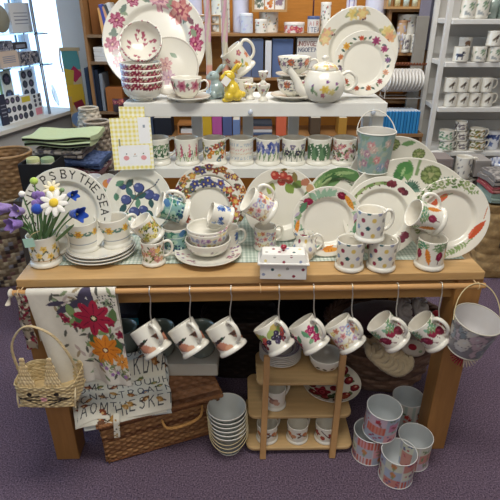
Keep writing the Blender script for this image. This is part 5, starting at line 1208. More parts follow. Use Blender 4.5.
# plates tilted on the top shelf
zt_ = zs_[2]
stp = [('o', 0, 0, .88, .035, 0, '#8f7f8c'), ('o', 0, 0, .78, .02, 0, '#a090a0'), ('o', 0, 0, .60, .03, 0, '#85727f')]
for a in range(0, 360, 20): x, y = pol(.83, a); stp += [('e', x, y, .03, .03, 0, '#8a7a88')]
stp += [('f', .0, .26, .12, 5, 0, '#7a3a4a'), ('l', -.1, .0, .22, .08, 60, '#3f5a42'), ('l', .1, .02, .22, .08, 110, '#4a6a4a'), ('l', -.16, .18, .16, .07, 140, '#55704f'), ('l', .18, .16, .16, .07, 30, '#3f5a42'), seg(0, -.4, 0, .2, .04, '#3f5a42')]
base_ = P(280, 358, Z=zt_)
for i in range(6):
    rim_plate('plate', ['bottom', 'second from the bottom', 'third from the bottom', 'third from the top', 'second from the top', 'top'][i]+' small purple-ringed plate of the pile on the rack', 'pile of small purple-ringed plates', stp, Vector((base_.x, base_.y, zt_+.009+i*.0085)), .080, 90, nt=110, nr=40, base='#d8d3cc')
p = P(326, 373, Z=zt_)
bst2 = [('l', .03*i-.25, .028+.004*(i % 2), .011, .0045, 20 if i % 2 else -30, '#33402f' if i % 3 else '#6f2436') for i in range(17)]
bowl('bowl', 'white bowl with a dark leaf band on the top shelf of the rack', None, None, frameM((p.x, p.y+.035, zt_+.001), (0, -.0, 1), (1, 0, 0)), .062, .062, bst2, foot=.028, inside='#cfcdc5')

# ------------------------------------------------------------------ big wicker basket with scarves
bk = thing('log_basket', 'big round dark wicker basket full of scarves behind the rack', 'basket', (P(386, 400, Y=1.62).x, 1.775, 0))
def rnd(r0, r1, h_):
    def fn(u, v): a = 2*math.pi*u; r_ = r0+(r1-r0)*v**.7; return (math.cos(a)*r_, math.sin(a)*r_*.68, h_*v), (math.cos(a), math.sin(a), 0)
    return fn
mb = MB(); weave_grid(mb, rnd(.17, .245, .30), 330, 130, 12, 24, .0075, '#5a463c', '#8a6c5a', cu=True); mb.lathe([(0, 0), (.17, 0), (.17, .005), (0, .005)], 30, '#3a2a24', sy=.68); mb.build('body', WICK, bk, solid=.004)
mb = MB()
for ph in (0, 2.1, 4.2): mb.tube([Vector((math.cos(a)*.25, math.sin(a)*.17, .305))+Vector((math.cos(a)*math.cos(i*.55+ph)*.008, math.sin(a)*math.cos(i*.55+ph)*.008, math.sin(i*.55+ph)*.008)) for i, a in enumerate(np.linspace(0, 2*math.pi, 140)[:-1])], .0085, 7, '#4f3a30', closed=True)
mb.build('braided_rim', WICK, bk)
mb = MB(); hpts = spline([(.0, -.212, .33), (.01, -.235, .30), (.03, -.24, .27)], 6)
mb.tube(spline([(.02, -.168, .25), (.02, -.19, .31), (.03, -.185, .36), (.06, -.175, .375), (.09, -.16, .36)], 6), .010, 8, '#57423a'); mb.build('handle', WICK, bk)
o = MB().ell((0, 0, 0), .2, .13, .07, '#3a262c').build('dark_blanket', FELT, loc=(bk.location.x, 1.775, .285)); tag(o, 'dark maroon blanket filling the big wicker basket', 'blanket')
def knit(label, pts, r, col, col2=None, name='knitted_scarf', braided=True):
    mb = MB(); pts = spline(pts, 12)
    for k, ph in enumerate((0, 2.1, 4.2)): mb.tube([Vector(p_)+Vector((math.cos(i*.5+ph)*r*.75, math.sin(i*.5+ph)*r*.55, math.sin(i*.5+ph)*r*.65)) for i, p_ in enumerate(pts)], r*.5, 7, (col2 if (k == 2 and col2) else col))
    o = mb.build(name, FELT); return tag(o, label, 'scarf')
W3 = lambda a, b_, Y: tuple(P(a, b_, Y=Y))
knit('cream cable-knit scarf lying in front of the big wicker basket rim', [W3(372, 350, 1.49), W3(385, 362, 1.47), W3(398, 368, 1.465), W3(407, 362, 1.48)], .026, '#b0a084')
knit('chunky cream knitted hat in the basket behind the left beetroot mug', [W3(372, 345, 1.52), W3(388, 352, 1.50), W3(405, 352, 1.52)], .03, '#b5a285', name='knitted_hat')
knit('grey fluffy scarf hanging behind the beetroot mugs, left strand', [W3(404, 303, 1.56), W3(406, 318, 1.55), W3(411, 336, 1.55), W3(408, 350, 1.56)], .022, '#a29c98')
knit('grey fluffy scarf hanging behind the beetroot mugs, right strand', [W3(420, 303, 1.58), W3(424, 318, 1.57), W3(431, 330, 1.57), W3(436, 350, 1.58)], .024, '#b0aba6')
# red and white printed mitt
mb = MB(); pm = P(413, 348, Y=1.50); mb.ell((0, 0, 0), .05, .016, .034, painter if False else '#cfc8bc', M=T(pm)@rotM('Y', 28), n=30, m=20); mb.ell((-.012, -.008, .008), .02, .012, .014, '#9a2a38', M=T(pm)@rotM('Y', 28)); mb.ell((.024, -.012, -.006), .008, .006, .006, '#8a9a7a', M=T(pm))
o = mb.build('printed_pouch', CLOTH); tag(o, 'white cloth pouch with a dark red fruit between the two beetroot mugs', 'pouch')
mb = MB(); pm = P(437, 318, Y=1.55); mb.ell((0, 0, 0), .022, .02, .034, '#a8303a', M=T(pm)@rotM('Y', -20)); o = mb.build('woollen_ball', FELT); tag(o, 'red woollen bundle behind the rightmost beetroot mug', 'wool')
o = MB().box(-.02, .02, 0, .02, 0, .12, '#b59a68').build('wooden_block', WOODZ, loc=P(444, 338, Y=1.62)); tag(o, 'pale wooden board end beside the right table leg', 'board')

# ------------------------------------------------------------------ five cans at the front right
def patch(seed, R_, h_, rot0=0):
    q = random.Random(seed); o = []; per = 2*math.pi*R_; n = 6; w_ = per/n
    pal_ = ['#c9b5c5', '#d9a0a8', '#b8bccb', '#cfd0c0', '#c98a80', '#d8c8d0', '#aab5c9']
    for i in range(n):
        for j in range(3):
            x, y = -per/2+w_*(i+.5), h_*(j+.5)/3; b_ = q.choice(pal_); o.append(('r', x, y, w_/2, h_/6, 0, b_)); k = q.randint(0, 4)
            if k == 0: o += [('r', x-w_*.4+w_*.2*t, y, w_*.05, h_/7, 0, '#c9654f') for t in range(5)]
            elif k == 1: o += [('e', x+q.uniform(-.4, .4)*w_, y+q.uniform(-.4, .4)*h_/3, .0042, .0042, 0, q.choice(['#8a3a60', '#5f6a9a', '#b5455a'])) for t in range(8)]
            elif k == 2: o += [('l', x+q.uniform(-.3, .3)*w_, y+q.uniform(-.3, .3)*h_/3, .008, .0028, q.uniform(0, 180), '#7a9068') for t in range(6)]
            elif k == 3: o += [('f', x, y, .012, 5, 0, '#b03a45'), ('l', x+.008, y-.01, .012, .003, 120, '#7a5a50')]
            else: o += [('e', x, y+.004, .009, .012, 20, '#c98a5a'), ('l', x, y-.008, .01, .004, 90, '#8a9a6a')]
    return o
GC = 'printed tin cans at the front right'
def can(label, rx_, ry_, seed, ax=(0, 0, 1), z1=.119, base='#d3cdd2', st=None):
    p = P(rx_, ry_, Z=z1); ax = Vector(ax).normalized(); R_, h_ = .0595, .117
    return bucket(label, GC, frameM(p-ax*h_, ax, (1, 0, 0)), R_*.97, R_, h_, st or patch(seed, R_, h_), base, inside='#c3c8ca', rim='#d8d8d6', name='tin_can', cat='can', roll=.0017)
can('patchwork tin can at the front, nearest the camera on the carpet', 399.5, 451.5, 1)
can('patchwork tin can standing lowest at the left, half hidden by the raised one', 371, 430, 2)
can('patchwork tin can standing to the right of the group', 416, 435.5, 3)
fst = []
for i in range(12): fst += [('r', -.18+.031*i, .06, .006, .06, 0, '#b8c9c4')]
for i in range(7): x = -.18+.055*i; fst += [('f', x, .062, .013, 5, 0, '#c03f38'), ('f', x+.012, .05, .010, 5, 20, '#b53a35'), ('f', x-.006, .04, .008, 5, 40, '#cf5a4a'), ('e', x-.012, .075, .005, .005, 0, '#5f7a55')]
can('tin can with red flowers on pale stripes at the back of the group', 408.6, 396.5, 4, st=fst, base='#dcdbd6')
can('patchwork tin can raised on top of the group, pink bird panel facing forward', 384.7, 407, 9, (.04, -.06, 1), .245, st=patch(9, .06, .115)+[('r', .03, .075, .02, .018, 0, '#c97f9f'), ('l', .028, .074, .012, .004, -30, '#8a2a35'), ('l', .036, .07, .008, .003, 40, '#a83a30')])

# ------------------------------------------------------------------ wooden shelving behind the riser
UY = 3.5                                                  # front of the boards
def zat(py_, Y=UY): return P(250, py_, Y=Y).z
ux0, ux1 = P(83, 30, Y=UY).x, P(430, 30, Y=UY).x; um = P(384, 60, Y=UY).x; ul = P(118, 60, Y=UY).x-.0
WB = '#8f6a45'
un = thing('shelf_unit', 'tall brown wooden shelving unit with an orange back, filling the wall behind the riser', 'shelf unit', ((ux0+ux1)/2, UY, 0)); hx = (ux1-ux0)/2; ox = un.location.x; DU = .34
for x in (-hx, um-ox, hx-.018, ul-ox+.1): MB().box(x, x+.018, 0, DU, 0, 2.1, WB).build('upright_panel', WOODZ, un)
MB().box(-hx, hx, DU, DU+.012, 0, 2.1, '#b57a32').build('back_panel', WOODX, un)
bays = {'left': (-hx+.018, ul-ox+.1, [zat(35), zat(62), zat(112)]), 'mid': (ul-ox+.118, um-ox, [zat(33.5), zat(78), zat(136)]), 'right': (um-ox+.018, hx-.018, [zat(9), zat(53), zat(101), zat(137)])}
for k, (x0, x1, zz) in bays.items():
    for z in zz+[.12]: MB().box(x0, x1, .004, DU, z-.016, z, '#80684f' if k == 'left' else '#9a7248').build('shelf', WOODX, un)
def SP(x0, x1, yt, zb, Y):
    cx_ = (x0+x1)/2; k = Y*math.cos(PITCH)+(CAMH-zb)*math.sin(PITCH); X_ = (cx_-250)/F*k; r = (x1-x0)/2*k/F
    zt_ = P(cx_, yt, Y=Y).z; return Vector((X_, Y, zb+.0005)), r, max(.01, zt_-zb)
def stn(kind, seed, R_=.06, h=.2):
    q = random.Random(seed); o = []
    if kind == 'dotty':
        for i in range(int(30*h/.1)): o.append(('e', q.uniform(-math.pi*R_, math.pi*R_), q.uniform(.01, h), .0052, .0052, 0, q.choice(['#5f6a60', '#b5605a', '#6f7aa0', '#c9a050', '#4f6a50'])))
    elif kind == 'lilac':
        for i in range(36): o += leaf(q.uniform(-math.pi*R_, math.pi*R_), q.uniform(.01, h), .03, q.uniform(0, 180), q.choice(['#b9bddb', '#c5c8e2', '#d5d5e8']), .4)
    elif kind == 'letters':
        for j in range(int(h/.035)): o += text(['ITEA', 'AIR', 'ATI', 'ITEA'][j % 4], 0, .022+.035*j, .024, ['#4f5f80', '#b5605a', '#5a5560'][j % 3], .004, 1.1)
    elif kind == 'reds':
        for i in range(26): o += flower(q.uniform(-math.pi*R_, math.pi*R_), q.uniform(.01, h*.8), .016, q.choice(['#b5455a', '#c9606a', '#8a3a4a']), '#e0c080')
    elif kind == 'busy':
        for i in range(60): o += leaf(q.uniform(-math.pi*R_, math.pi*R_), q.uniform(.0, h), .022, q.uniform(0, 180), q.choice(['#6a7280', '#8a8f98', '#55606a', '#a5a8a5']), .5)
    return o
def backtin(label, x0, x1, yt, zb, kind, base='#e6e3de', dY=.06, group=None, lid=None, name='storage_tin', cat='tin', seed=1, box=False, n2='tin'):
    p, r, h = SP(x0, x1, yt, zb, UY+dY+(0)); return tin(label, group, p, r, h, stn(kind, seed, r, h), base, lid, name, cat, box, d=(.05 if box else None))
zl, zm, zr = bays['left'][2], bays['mid'][2], bays['right'][2]
backtin('lilac patterned tall tin, leftmost on the top board beside the striped candles', 187, 203, -14, zm[0], 'lilac', '#c9cbe3', .10, lid='#dcdcea', seed=2)
backtin('white tin with small coloured dots standing between the two tall candles', 212, 230, -6, zm[0], 'dotty', '#e2e4d8', .10, lid='#dfe0da', seed=3)
backtin('tall lilac tin on the top board, right of the candles', 233, 249, -10, zm[0], 'lilac', '#cfd2e8', .14, lid='#e0e2f0', seed=4)
backtin('shorter pale blue tin in front of the tall lilac tin', 240, 253, 14, zm[0], 'lilac', '#cdd4e0', .05, lid='#dfe3ea', seed=5)
backtin('large white tin with scattered dots, under the small hanging crate', 259, 278, 10, zm[0], 'dotty', '#e6e4dc', .12, lid='#e6e4dc', seed=6)
backtin('smaller white dotted tin in front of the large dotted one', 255, 267, 20, zm[0], 'dotty', '#e6e4dc', .05, lid='#e6e4dc', seed=7)
backtin('low tin with red and pink flowers', 284, 304, 23, zm[0], 'reds', '#e2dcd6', .08, lid='#e2dcd6', seed=8)
backtin('white tin with coloured lettering and a dark pencil standing in it', 307, 319, 17, zm[0], 'letters', '#dfdcd8', .045, lid='#4f5f8a', seed=9)
p, r, h = SP(312, 314, -2, zat(17, UY+.045), UY+.045); o = MB().lathe([(0, 0), (.005, 0), (.005, .12), (0, .135)], 10, '#5a3038').build('pencil', LEAFM, loc=(p.x, UY+.045, zat(17, UY+.045)+.007)); tag(o, 'dark red pencil standing on the lettered tin', 'pencil')
backtin('tall narrow white dotted tin beside the lettered tin', 319.5, 329.5, 3, zm[0], 'dotty', '#e8e6de', .08, lid='#ecebe4', seed=10)
backtin('short white dotted tin right of the tall narrow dotted tin', 327, 337, 21, zm[0], 'dotty', '#e8e6de', .03, lid='#ecebe4', seed=11)
backtin('wide dotted tin carrying a bundle, above the yellow-flowered plate', 340, 360, 10, zm[0], 'dotty', '#e6e4dc', .09, lid='#e6e4dc', seed=12)
p, r, h = SP(346, 356, -8, zat(10, UY+.09), UY+.09); tin('small tin with purple stripes on top of the wide dotted tin', None, p+Vector((0, 0, .0)), r, h, stn('lilac', 14, r, h)+[('r', -.02, .03, .003, .05, 0, '#7a5a90'), ('r', .01, .03, .003, .05, 0, '#7a5a90')], '#dcd8e0')
backtin('tall pale lilac tin at the right end of the top board', 363, 383, -14, zm[0], 'lilac', '#d5d8ea', .10, lid='#e2e4f0', seed=13)
# little crate with four openings
p, r, h = SP(197, 221, 15, zm[0], UY+.03); cr = thing('egg_crate', 'small pale wooden crate with openings showing white eggs, behind the candles', 'crate', p)
for z in (0, h/2-.004, h-.008): MB().box(-r, r, 0, .05, z, z+.008, '#b09270').build('slat', WOODX, cr)
for x in (-r, -.006, r-.012): MB().box(x, x+.012, 0.001, .049, .008, h-.008, '#b09270').build('divider', WOODZ, cr)
for i in (0, 1):
    for j in (0, 1):
        o = MB().ell((0, 0, 0), .021, .017, .025, '#e6e3dc', n=16, m=12).build('egg', CER, loc=p+Vector((-r/2+i*r, .026, .033+j*(h/2)))); tag(o, ['lower left', 'lower right', 'upper left', 'upper right'][i+2*j]+' white egg in the small wooden crate', 'egg', 'eggs in the wooden crate')
# crates above
def crate(label, x0, x1, y0, y1, Y, n, col='#b58e5e', kind='card'):
    a, b_ = P(x0, y1, Y=Y), P(x1, y0, Y=Y); w_ = (b_.x-a.x)/2; h = b_.z-a.z; cr = thing('display_crate', label, 'crate', ((a.x+b_.x)/2, Y, a.z)); D = .1
    MB().box(-w_, w_, 0, D, 0, .014, col).build('base', WOODX, cr); MB().box(-w_, w_, 0, D, h-.014, h, col).build('top', WOODX, cr)
    for x in (-w_, w_-.012): MB().box(x, x+.012, .001, D, .014, h-.014, col).build('side', WOODZ, cr)
    return cr, w_, h
cr, w_, h = crate('small wooden crate of patterned cards fixed above the dotted tins', 252, 288, -18, 12, UY+.02, 3)
for i, x in enumerate((-.66, 0, .66)):
    X0 = cr.location+Vector((x*w_*.9, .03, .0145)); q = random.Random(i); G = np.zeros((24, 34, 3)); G[..., 0] = np.linspace(-w_*.27, w_*.27, 24)[:, None]; G[..., 2] = np.linspace(0, h-.034, 34)[None]
    o = MB().box(-w_*.27, w_*.27, .0005, .008, 0, h-.034, '#dfe0dc').grid(G, paint(G[..., 0], G[..., 2], '#dfe0dc', [('f', q.uniform(-.03, .03), q.uniform(0, .2), .014, 5, 0, q.choice([['#5a6a62', '#8a8f80'], ['#c98a4a', '#b5603a'], ['#6a7a9a', '#8f7a8a']][i])) for _ in range(26)])).build('greeting_card', MATTE, loc=X0); tag(o, ['grey-green', 'orange', 'blue-violet'][i]+' patterned card in the small wooden crate', 'card', 'cards in the small crate')
# books / boxes on the middle board
def bk_(label, x0, x1, yt, col, zb, Y, dep=.14, name='book', cat='book', lean_=0, group=None, page='#d9d5c8'):
    p, r, h = SP(x0, x1, yt, zb, Y); h = h
    o = thing(name, label, cat, p, 0, group); M0 = rotM('Y', lean_)
    c1 = MB().box(-r, r, .001, dep, 0, h, col, M=M0); c1.build('cover', MATTE, o, bevel=.0015)
    MB().box(-r+.003, r-.003, .004, dep-.004, h-.002, h+.001, page, M=M0).build('pages', MATTE, o); return o
bk_('large slate blue box file standing right of the poppy mug', 240, 251, 39, '#66718f', zm[1], UY+.02, name='box_file', cat='box file')
bk_('second slate blue box file, beside the first', 251.5, 263, 39, '#5d6a88', zm[1], UY+.02, name='box_file', cat='box file')
bk_('white slip box standing right of the slate blue files', 265, 271, 41, '#d5d6da', zm[1], UY+.01, name='box_file', cat='box file')
p, r, h = SP(272, 292, 37, zm[1], UY+.03); bk_('blue box standing on its side behind the upper dahlia teacup', 272, 292, 39, '#5a6d96', zm[1], UY+.03, name='gift_box', cat='box')
bk_('box covered in rows of small coloured letters', 296, 317, 38, '#dcd8d0', zm[1], UY+.03, name='gift_box', cat='box')
p, r, h = SP(296, 317, 38, zm[1], UY+.025); G = np.zeros((110, 80, 3)); G[..., 0] = np.linspace(-r, r, 110)[:, None]; G[..., 2] = np.linspace(0, h, 80)[None]
for nm_ in ('gift_box.001',):
    ob = bpy.data.objects[nm_]; MB().grid(G, paint(G[..., 0], G[..., 2], '#dcd8d0', text('UNGVGEM', 0, h-.035, .026, '#8a5a58', .005)+text('NGOEEN', 0, h-.072, .024, '#5f6478', .005)), smooth=False).build('printed_front', MATTE, ob, loc=(0, -.004, 0))
for i in range(5):
    p, r, h = SP(318, 340, 60, zm[1], UY+.02); o = thing('folded_napkin', ['bottom', 'second', 'middle', 'fourth', 'top'][i]+' brown-grey folded cloth in the pile behind the teapot', 'cloth', p+Vector((0, 0, .018*i)), 0, 'folded cloths behind the teapot'); MB().box(-r, r, 0, .12, 0, .0165, ['#6a5548', '#8a7060', '#5f564f', '#7a675a', '#8f7f70'][i]).build('fold', CLOTH, o, bevel=.004)
# seen through the riser
zb = zm[2]
for (x0, x1, yt, col, lb) in ((150, 154, 117, '#3d4a63', 'navy book seen under the riser top, at the left'), (155, 172, 118, '#20242f', 'large black book with faint writing seen under the riser top'), (203, 212, 112, '#c9a62f', 'mustard yellow book seen through the riser'), (212.5, 222, 112, '#b5589a', 'magenta book seen through the riser'), (223, 232, 117, '#54618f', 'indigo book seen through the riser'), (233, 240, 120, '#6f86b5', 'light blue book seen through the riser'), (276, 286, 114, '#d0684a', 'orange-red book seen through the riser, right of the white triangle'), (310, 320, 118, '#5a4a3a', 'brown book seen under the riser top at the right'), (338, 346, 118, '#b5883a', 'ochre book seen under the riser top near the hanging tin bucket')):
    bk_(lb, x0, x1, yt, col, zb, UY+.01)
o = thing('wooden_tray', 'stacked wooden tray holding a white box, seen under the riser top', 'tray', SP(178, 198, 120, zb, UY+.01)[0]); r = SP(178, 198, 120, zb, UY)[1]
for z in (0, .07): MB().box(-r, r, 0, .15, z, z+.012, '#a5703f').build('board', WOODX, o)
for x in (-r, r-.01): MB().box(x, x+.01, 0, .15, .012, .07, '#a5703f').build('side', WOODZ, o)
o = MB().box(-r+.02, r-.02, .01, .1, .0125, .045, '#dadada').build('small_box', MATTE, loc=o.location, bevel=.002); tag(o, 'white box lying inside the wooden tray', 'box')
for i, (x0, x1) in enumerate(((252, 272),)):
    for j, cc in enumerate(('#4a5a7a', '#c9c9cc', '#8f6a5a', '#3a3f4a')):
        p, r, h = SP(x0, x1, 120, zb, UY+.01); o = MB().box(-r, r, 0, .16, 0, .02, cc).build('flat_box', MATTE, loc=p+Vector((0, 0, .0215*j)), bevel=.002); tag(o, ['blue', 'white', 'brown', 'dark grey'][j]+' flat box in the small pile seen through the riser', 'box')
# left bay
for i, (x0, x1, yt, ln, col, lb) in enumerate(((102, 105, 8, -4, '#d9a56a', 'thin orange book, leftmost on the top board of the left bay'), (106, 109.5, 4, -9, '#4b55a8', 'violet-blue book leaning left on the top board'), (110.5, 113.5, 6, -13, '#dba888', 'peach book leaning beside the violet-blue one'), (114.5, 118, 3, -17, '#5a5f66', 'dark grey book leaning on the top board'), (118.5, 123, 1, -21, '#d5d6d4', 'thick white book leaning on the top board, nearest the peony plate'))):
    bk_(lb, x0, x1, yt, col, zl[0], UY+.02, lean_=ln)
for j in range(3):
    p, r, h = SP(95, 110, 48, zl[1], UY+.02); o = thing('storage_box', ['lower', 'middle', 'upper'][j]+' white flat box on the middle board of the left bay', 'box', p+Vector((0, 0, .03*j))); MB().box(-r, r, 0, .16, 0, .018, '#cfcfce').build('body', MATTE, o, bevel=.001); MB().box(-r-.001, r+.001, -.001, .16, .018, .028, '#dadad8').build('lid', MATTE, o, bevel=.001)
for i, (x0, x1, yt, col) in enumerate(((89.5, 93.5, 68, '#2f3b4f'), (94, 98, 66, '#3f4f6a'), (98.5, 102.5, 70, '#222a3a'), (103, 106, 74, '#7f8894'))):
    p, r, h = SP(x0, x1, yt, zl[2], UY+.02); o = MB().box(-r, r, 0, .18, 0, h, col).build('hanging_cloth', CLOTH, loc=p, bevel=.006); tag(o, ['dark slate', 'mid blue', 'black-blue', 'pale grey'][i]+' folded cloth standing upright in the left bay', 'cloth')
p, r, h = SP(108, 124, 80, zl[2], UY+.02); o = MB().box(-r, r, 0, .1, 0, h*.75, '#9a5f30').build('cardboard_piece', MATTE, loc=p); tag(o, 'plain brown cardboard panel beside the standing cloths', 'cardboard')
q = P(167, 2, Y=UY+.12); rim_plate('plate', 'plain white plate standing on edge on the top board, behind the peony plate', None, [], Vector((q.x, UY+.12, zl[0]+.104)), .097, 8, base='#dfe0df', coupe=True, nt=80, nr=24)
MB().box(-.0, .14, 0, .01, 0, .22, '#8a5c34').build('cardboard_sheet', MATTE, loc=(un.location.x-hx+.03, UY+.1, zl[0]+.0005)); tag(bpy.context.scene.objects['cardboard_sheet'], 'brown cardboard sheet leaning at the left end of the top board', 'cardboard')
# floral bag
p, r, h = SP(111, 128, 99, zl[2], UY-.02); q = random.Random(5); o = tin('dark floral bag with red blossoms on the lowest board of the left bay', None, Vector((p.x, UY+.05, zl[2]+.0005)), r, .085, stn('reds', 2, r, .09), '#3a2c30', name='cloth_pouch', cat='pouch')
# right bay
cr, w_, h = crate('wooden crate with small bottles at the top of the right bay', 386, 424, -24, 8, UY-.0-.02, 3)
cr.location.z = zr[0]
for i in range(4):
    o = thing('small_bottle', ['leftmost', 'second', 'third', 'rightmost'][i]+' of the four pale bottles in the upper right crate', 'bottle', cr.location+Vector((-.085+.056*i, .035, .0145)), 0, 'bottles in the upper right crate')
    MB().lathe([(0, 0), (.019, 0), (.019, .05), (.009, .065), (.009, .078), (0, .078)], 20, ['#c9dcc9', '#d9d5a8', '#c9dcd9', '#d5dcc5'][i]).build('body', CER, o); MB().lathe([(.0095, .07), (.0095, .086), (0, .086)], 14, '#e0ded6').build('cap', MATTE, o)
backtin('large white dotted tin in the right bay', 394, 414, 15, zr[1], 'dotty', '#e6e4dc', .10, lid='#e9e7e0', seed=21)
backtin('tan and cream tin in front of the large dotted tin', 394, 404, 21, zr[1]+.0, 'lilac', '#c9ab8a', .045, lid='#b08a68', seed=22)
for i, (x0, x1, k_) in enumerate(((389, 399, 'bwleaf'), (401, 409, 'greyfloral'), (410, 417, 'bwleaf'))):
    p, r, h = SP(x0, x1, 34, zr[1], UY+.008); mug(k_, ['left', 'middle', 'right'][i]+' monochrome patterned mug at the front of the right bay', 'monochrome mugs', (p.x, UY+.008-.03+.04, zr[1]+.0005), (0, 0, 1), (.7, .7, 0), spin=-30, Rm=r, ht=.11, flange=False, lo=True)
# grey-violet bag beside it
p, r, h = SP(417, 426, -10, zr[1]-.05, UY-.03); 
o = MB().box(-.035, .05, 0, .012, 0, .46, '#7f7c8c').box(.03, .055, -.004, .016, 0, .46, '#4a4955').build('hanging_bag', CLOTH, loc=(P(420, 50, Y=UY-.03).x, UY-.03, zat(50)), bevel=.004); tag(o, 'grey-violet cloth bag hanging on the right edge of the shelf unit', 'bag')
# rack of white plates on edge
RYp = 3.35
rk2 = thing('plate_rack', 'brown beaded wire rack holding the row of white plates on edge', 'plate rack', P(406, 66, Y=RYp))
w2 = (P(423, 80, Y=RYp).x-P(386, 80, Y=RYp).x)/2; zt0 = P(405, 65, Y=RYp).z; zb0 = P(405, 99, Y=RYp).z; rk2.location = (P(405, 80, Y=RYp).x, RYp, zb0)
mb = MB()
for y in (.0, .12): mb.tube([(-w2, y, .004), (w2, y, .004)], .003, 6, '#a8a5a0'); mb.tube([(-w2, y, zt0-zb0), (w2, y, zt0-zb0)], .004, 6, '#6f3f28')
for x in (-w2, w2):
    for y in (.0, .12): mb.tube([(x, y, .0), (x, y, zt0-zb0+.01)], .003, 6, '#a8a5a0')
    mb.tube([(x, 0, .004), (x, .14, .004)], .003, 6, '#a8a5a0')
for i in range(14): mb.ell((-w2+2*w2*i/13, 0, zt0-zb0+.006), .008, .007, .008, '#6f3f28', n=8, m=6)
mb.build('frame', MATTE, rk2)
for i in range(11):
    rr_ = (zt0-zb0)*.5-.004; c0_ = rk2.location+Vector((-w2+.014+(2*w2-.028)*i/10, .06, rr_+.008)); mb = MB()
    mb.lathe([(0, 0), (rr_*.55, 0), (rr_*.65, .004), (rr_, .009), (rr_*.99, .012), (rr_*.6, .007), (0, .003)], 44, '#e4e2de', sx=.72); o = mb.build('side_plate', CER); o.matrix_basis = T(c0_)@rotM('Z', 9)@rotM('Y', -84)@rotM('Z', 0)
    tag(o, ['first', 'second', 'third', 'fourth', 'fifth', 'sixth', 'seventh', 'eighth', 'ninth', 'tenth', 'eleventh'][i]+' white plate from the left, standing on edge in the wire rack', 'plate', 'white plates on edge in the rack')
# blue booklets
a_, b_ = P(381, 133, Y=3.30), P(419, 133, Y=3.30); zbb = P(400, 134, Y=3.30).z; ztb = P(400, 112, Y=3.30).z
st_ = thing('booklet_stand', 'low wooden stand under the row of bright blue booklets', 'stand', ((a_.x+b_.x)/2, 3.30, 0)); wst = (b_.x-a_.x)/2
MB().box(-wst, wst+.03, 0, .16, zbb-.02, zbb, '#8f6b48').build('shelf', WOODX, st_)
for x in (-wst, wst+.01): MB().box(x, x+.02, 0.01, .15, 0, zbb-.02, '#8f6b48').build('leg', WOODZ, st_)
ords = ['first', 'second', 'third', 'fourth', 'fifth', 'sixth', 'seventh', 'eighth', 'ninth', 'tenth', 'eleventh', 'twelfth']
for i in range(12):
    x = a_.x+.012+(b_.x-a_.x-.024)*i/11; o = thing('blue_booklet', ords[i]+' bright blue booklet from the left in the tight row', 'booklet', (x, 3.31, zbb+.0003), 0, 'bright blue booklets in a row')
    M0 = rotM('Z', 14); MB().box(-.0075, .0075, 0, .12, 0, ztb-zbb, '#2f86c4' if i % 2 else '#3c92cc', M=M0).build('cover', MATTE, o, bevel=.002); MB().box(-.005, .005, 0.002, .118, ztb-zbb-.002, ztb-zbb+.006, '#d9dfe6', M=M0).build('pages', MATTE, o)

# ------------------------------------------------------------------ window display
WI = WM.inverted(); oL = WI@Vector((0, 0, CAMH)); W3_ = WI.to_3x3()
def WP(px_, py_, yl):
    d = W3_@ray(px_, py_); k = (yl-oL.y)/d.y; q = oL+d*k; return q
pole = WP(50, 115, .02)
gs = tag(empty('glass_shelf_unit'), 'glass shelf unit with a thin grey pole standing in the window', 'shelf unit'); gs.matrix_basis = WM
MB().tube([(pole.x, .02, SILL), (pole.x, .02, 2.3)], .011, 10, '#8e99a6').build('pole', METAL, gs)
MB().tube([(pole.x, .2, SILL), (pole.x, .2, 2.3)], .008, 10, '#9aa6b2').build('pole', METAL, gs)
gz = [WP(48, 62, .02).z, WP(40, 31.5, .02).z]
for z in gz: MB().box(pole.x-1.6, pole.x+.06, .0, .25, z-.008, z, '#bfe4f2').build('glass_shelf', GLASS, gs); 
for z in gz: MB().tube([(pole.x-.02, .02, z-.014), (pole.x+.10, .0, z-.014)], .005, 6, '#9aa6b2').build('bracket', METAL, gs)
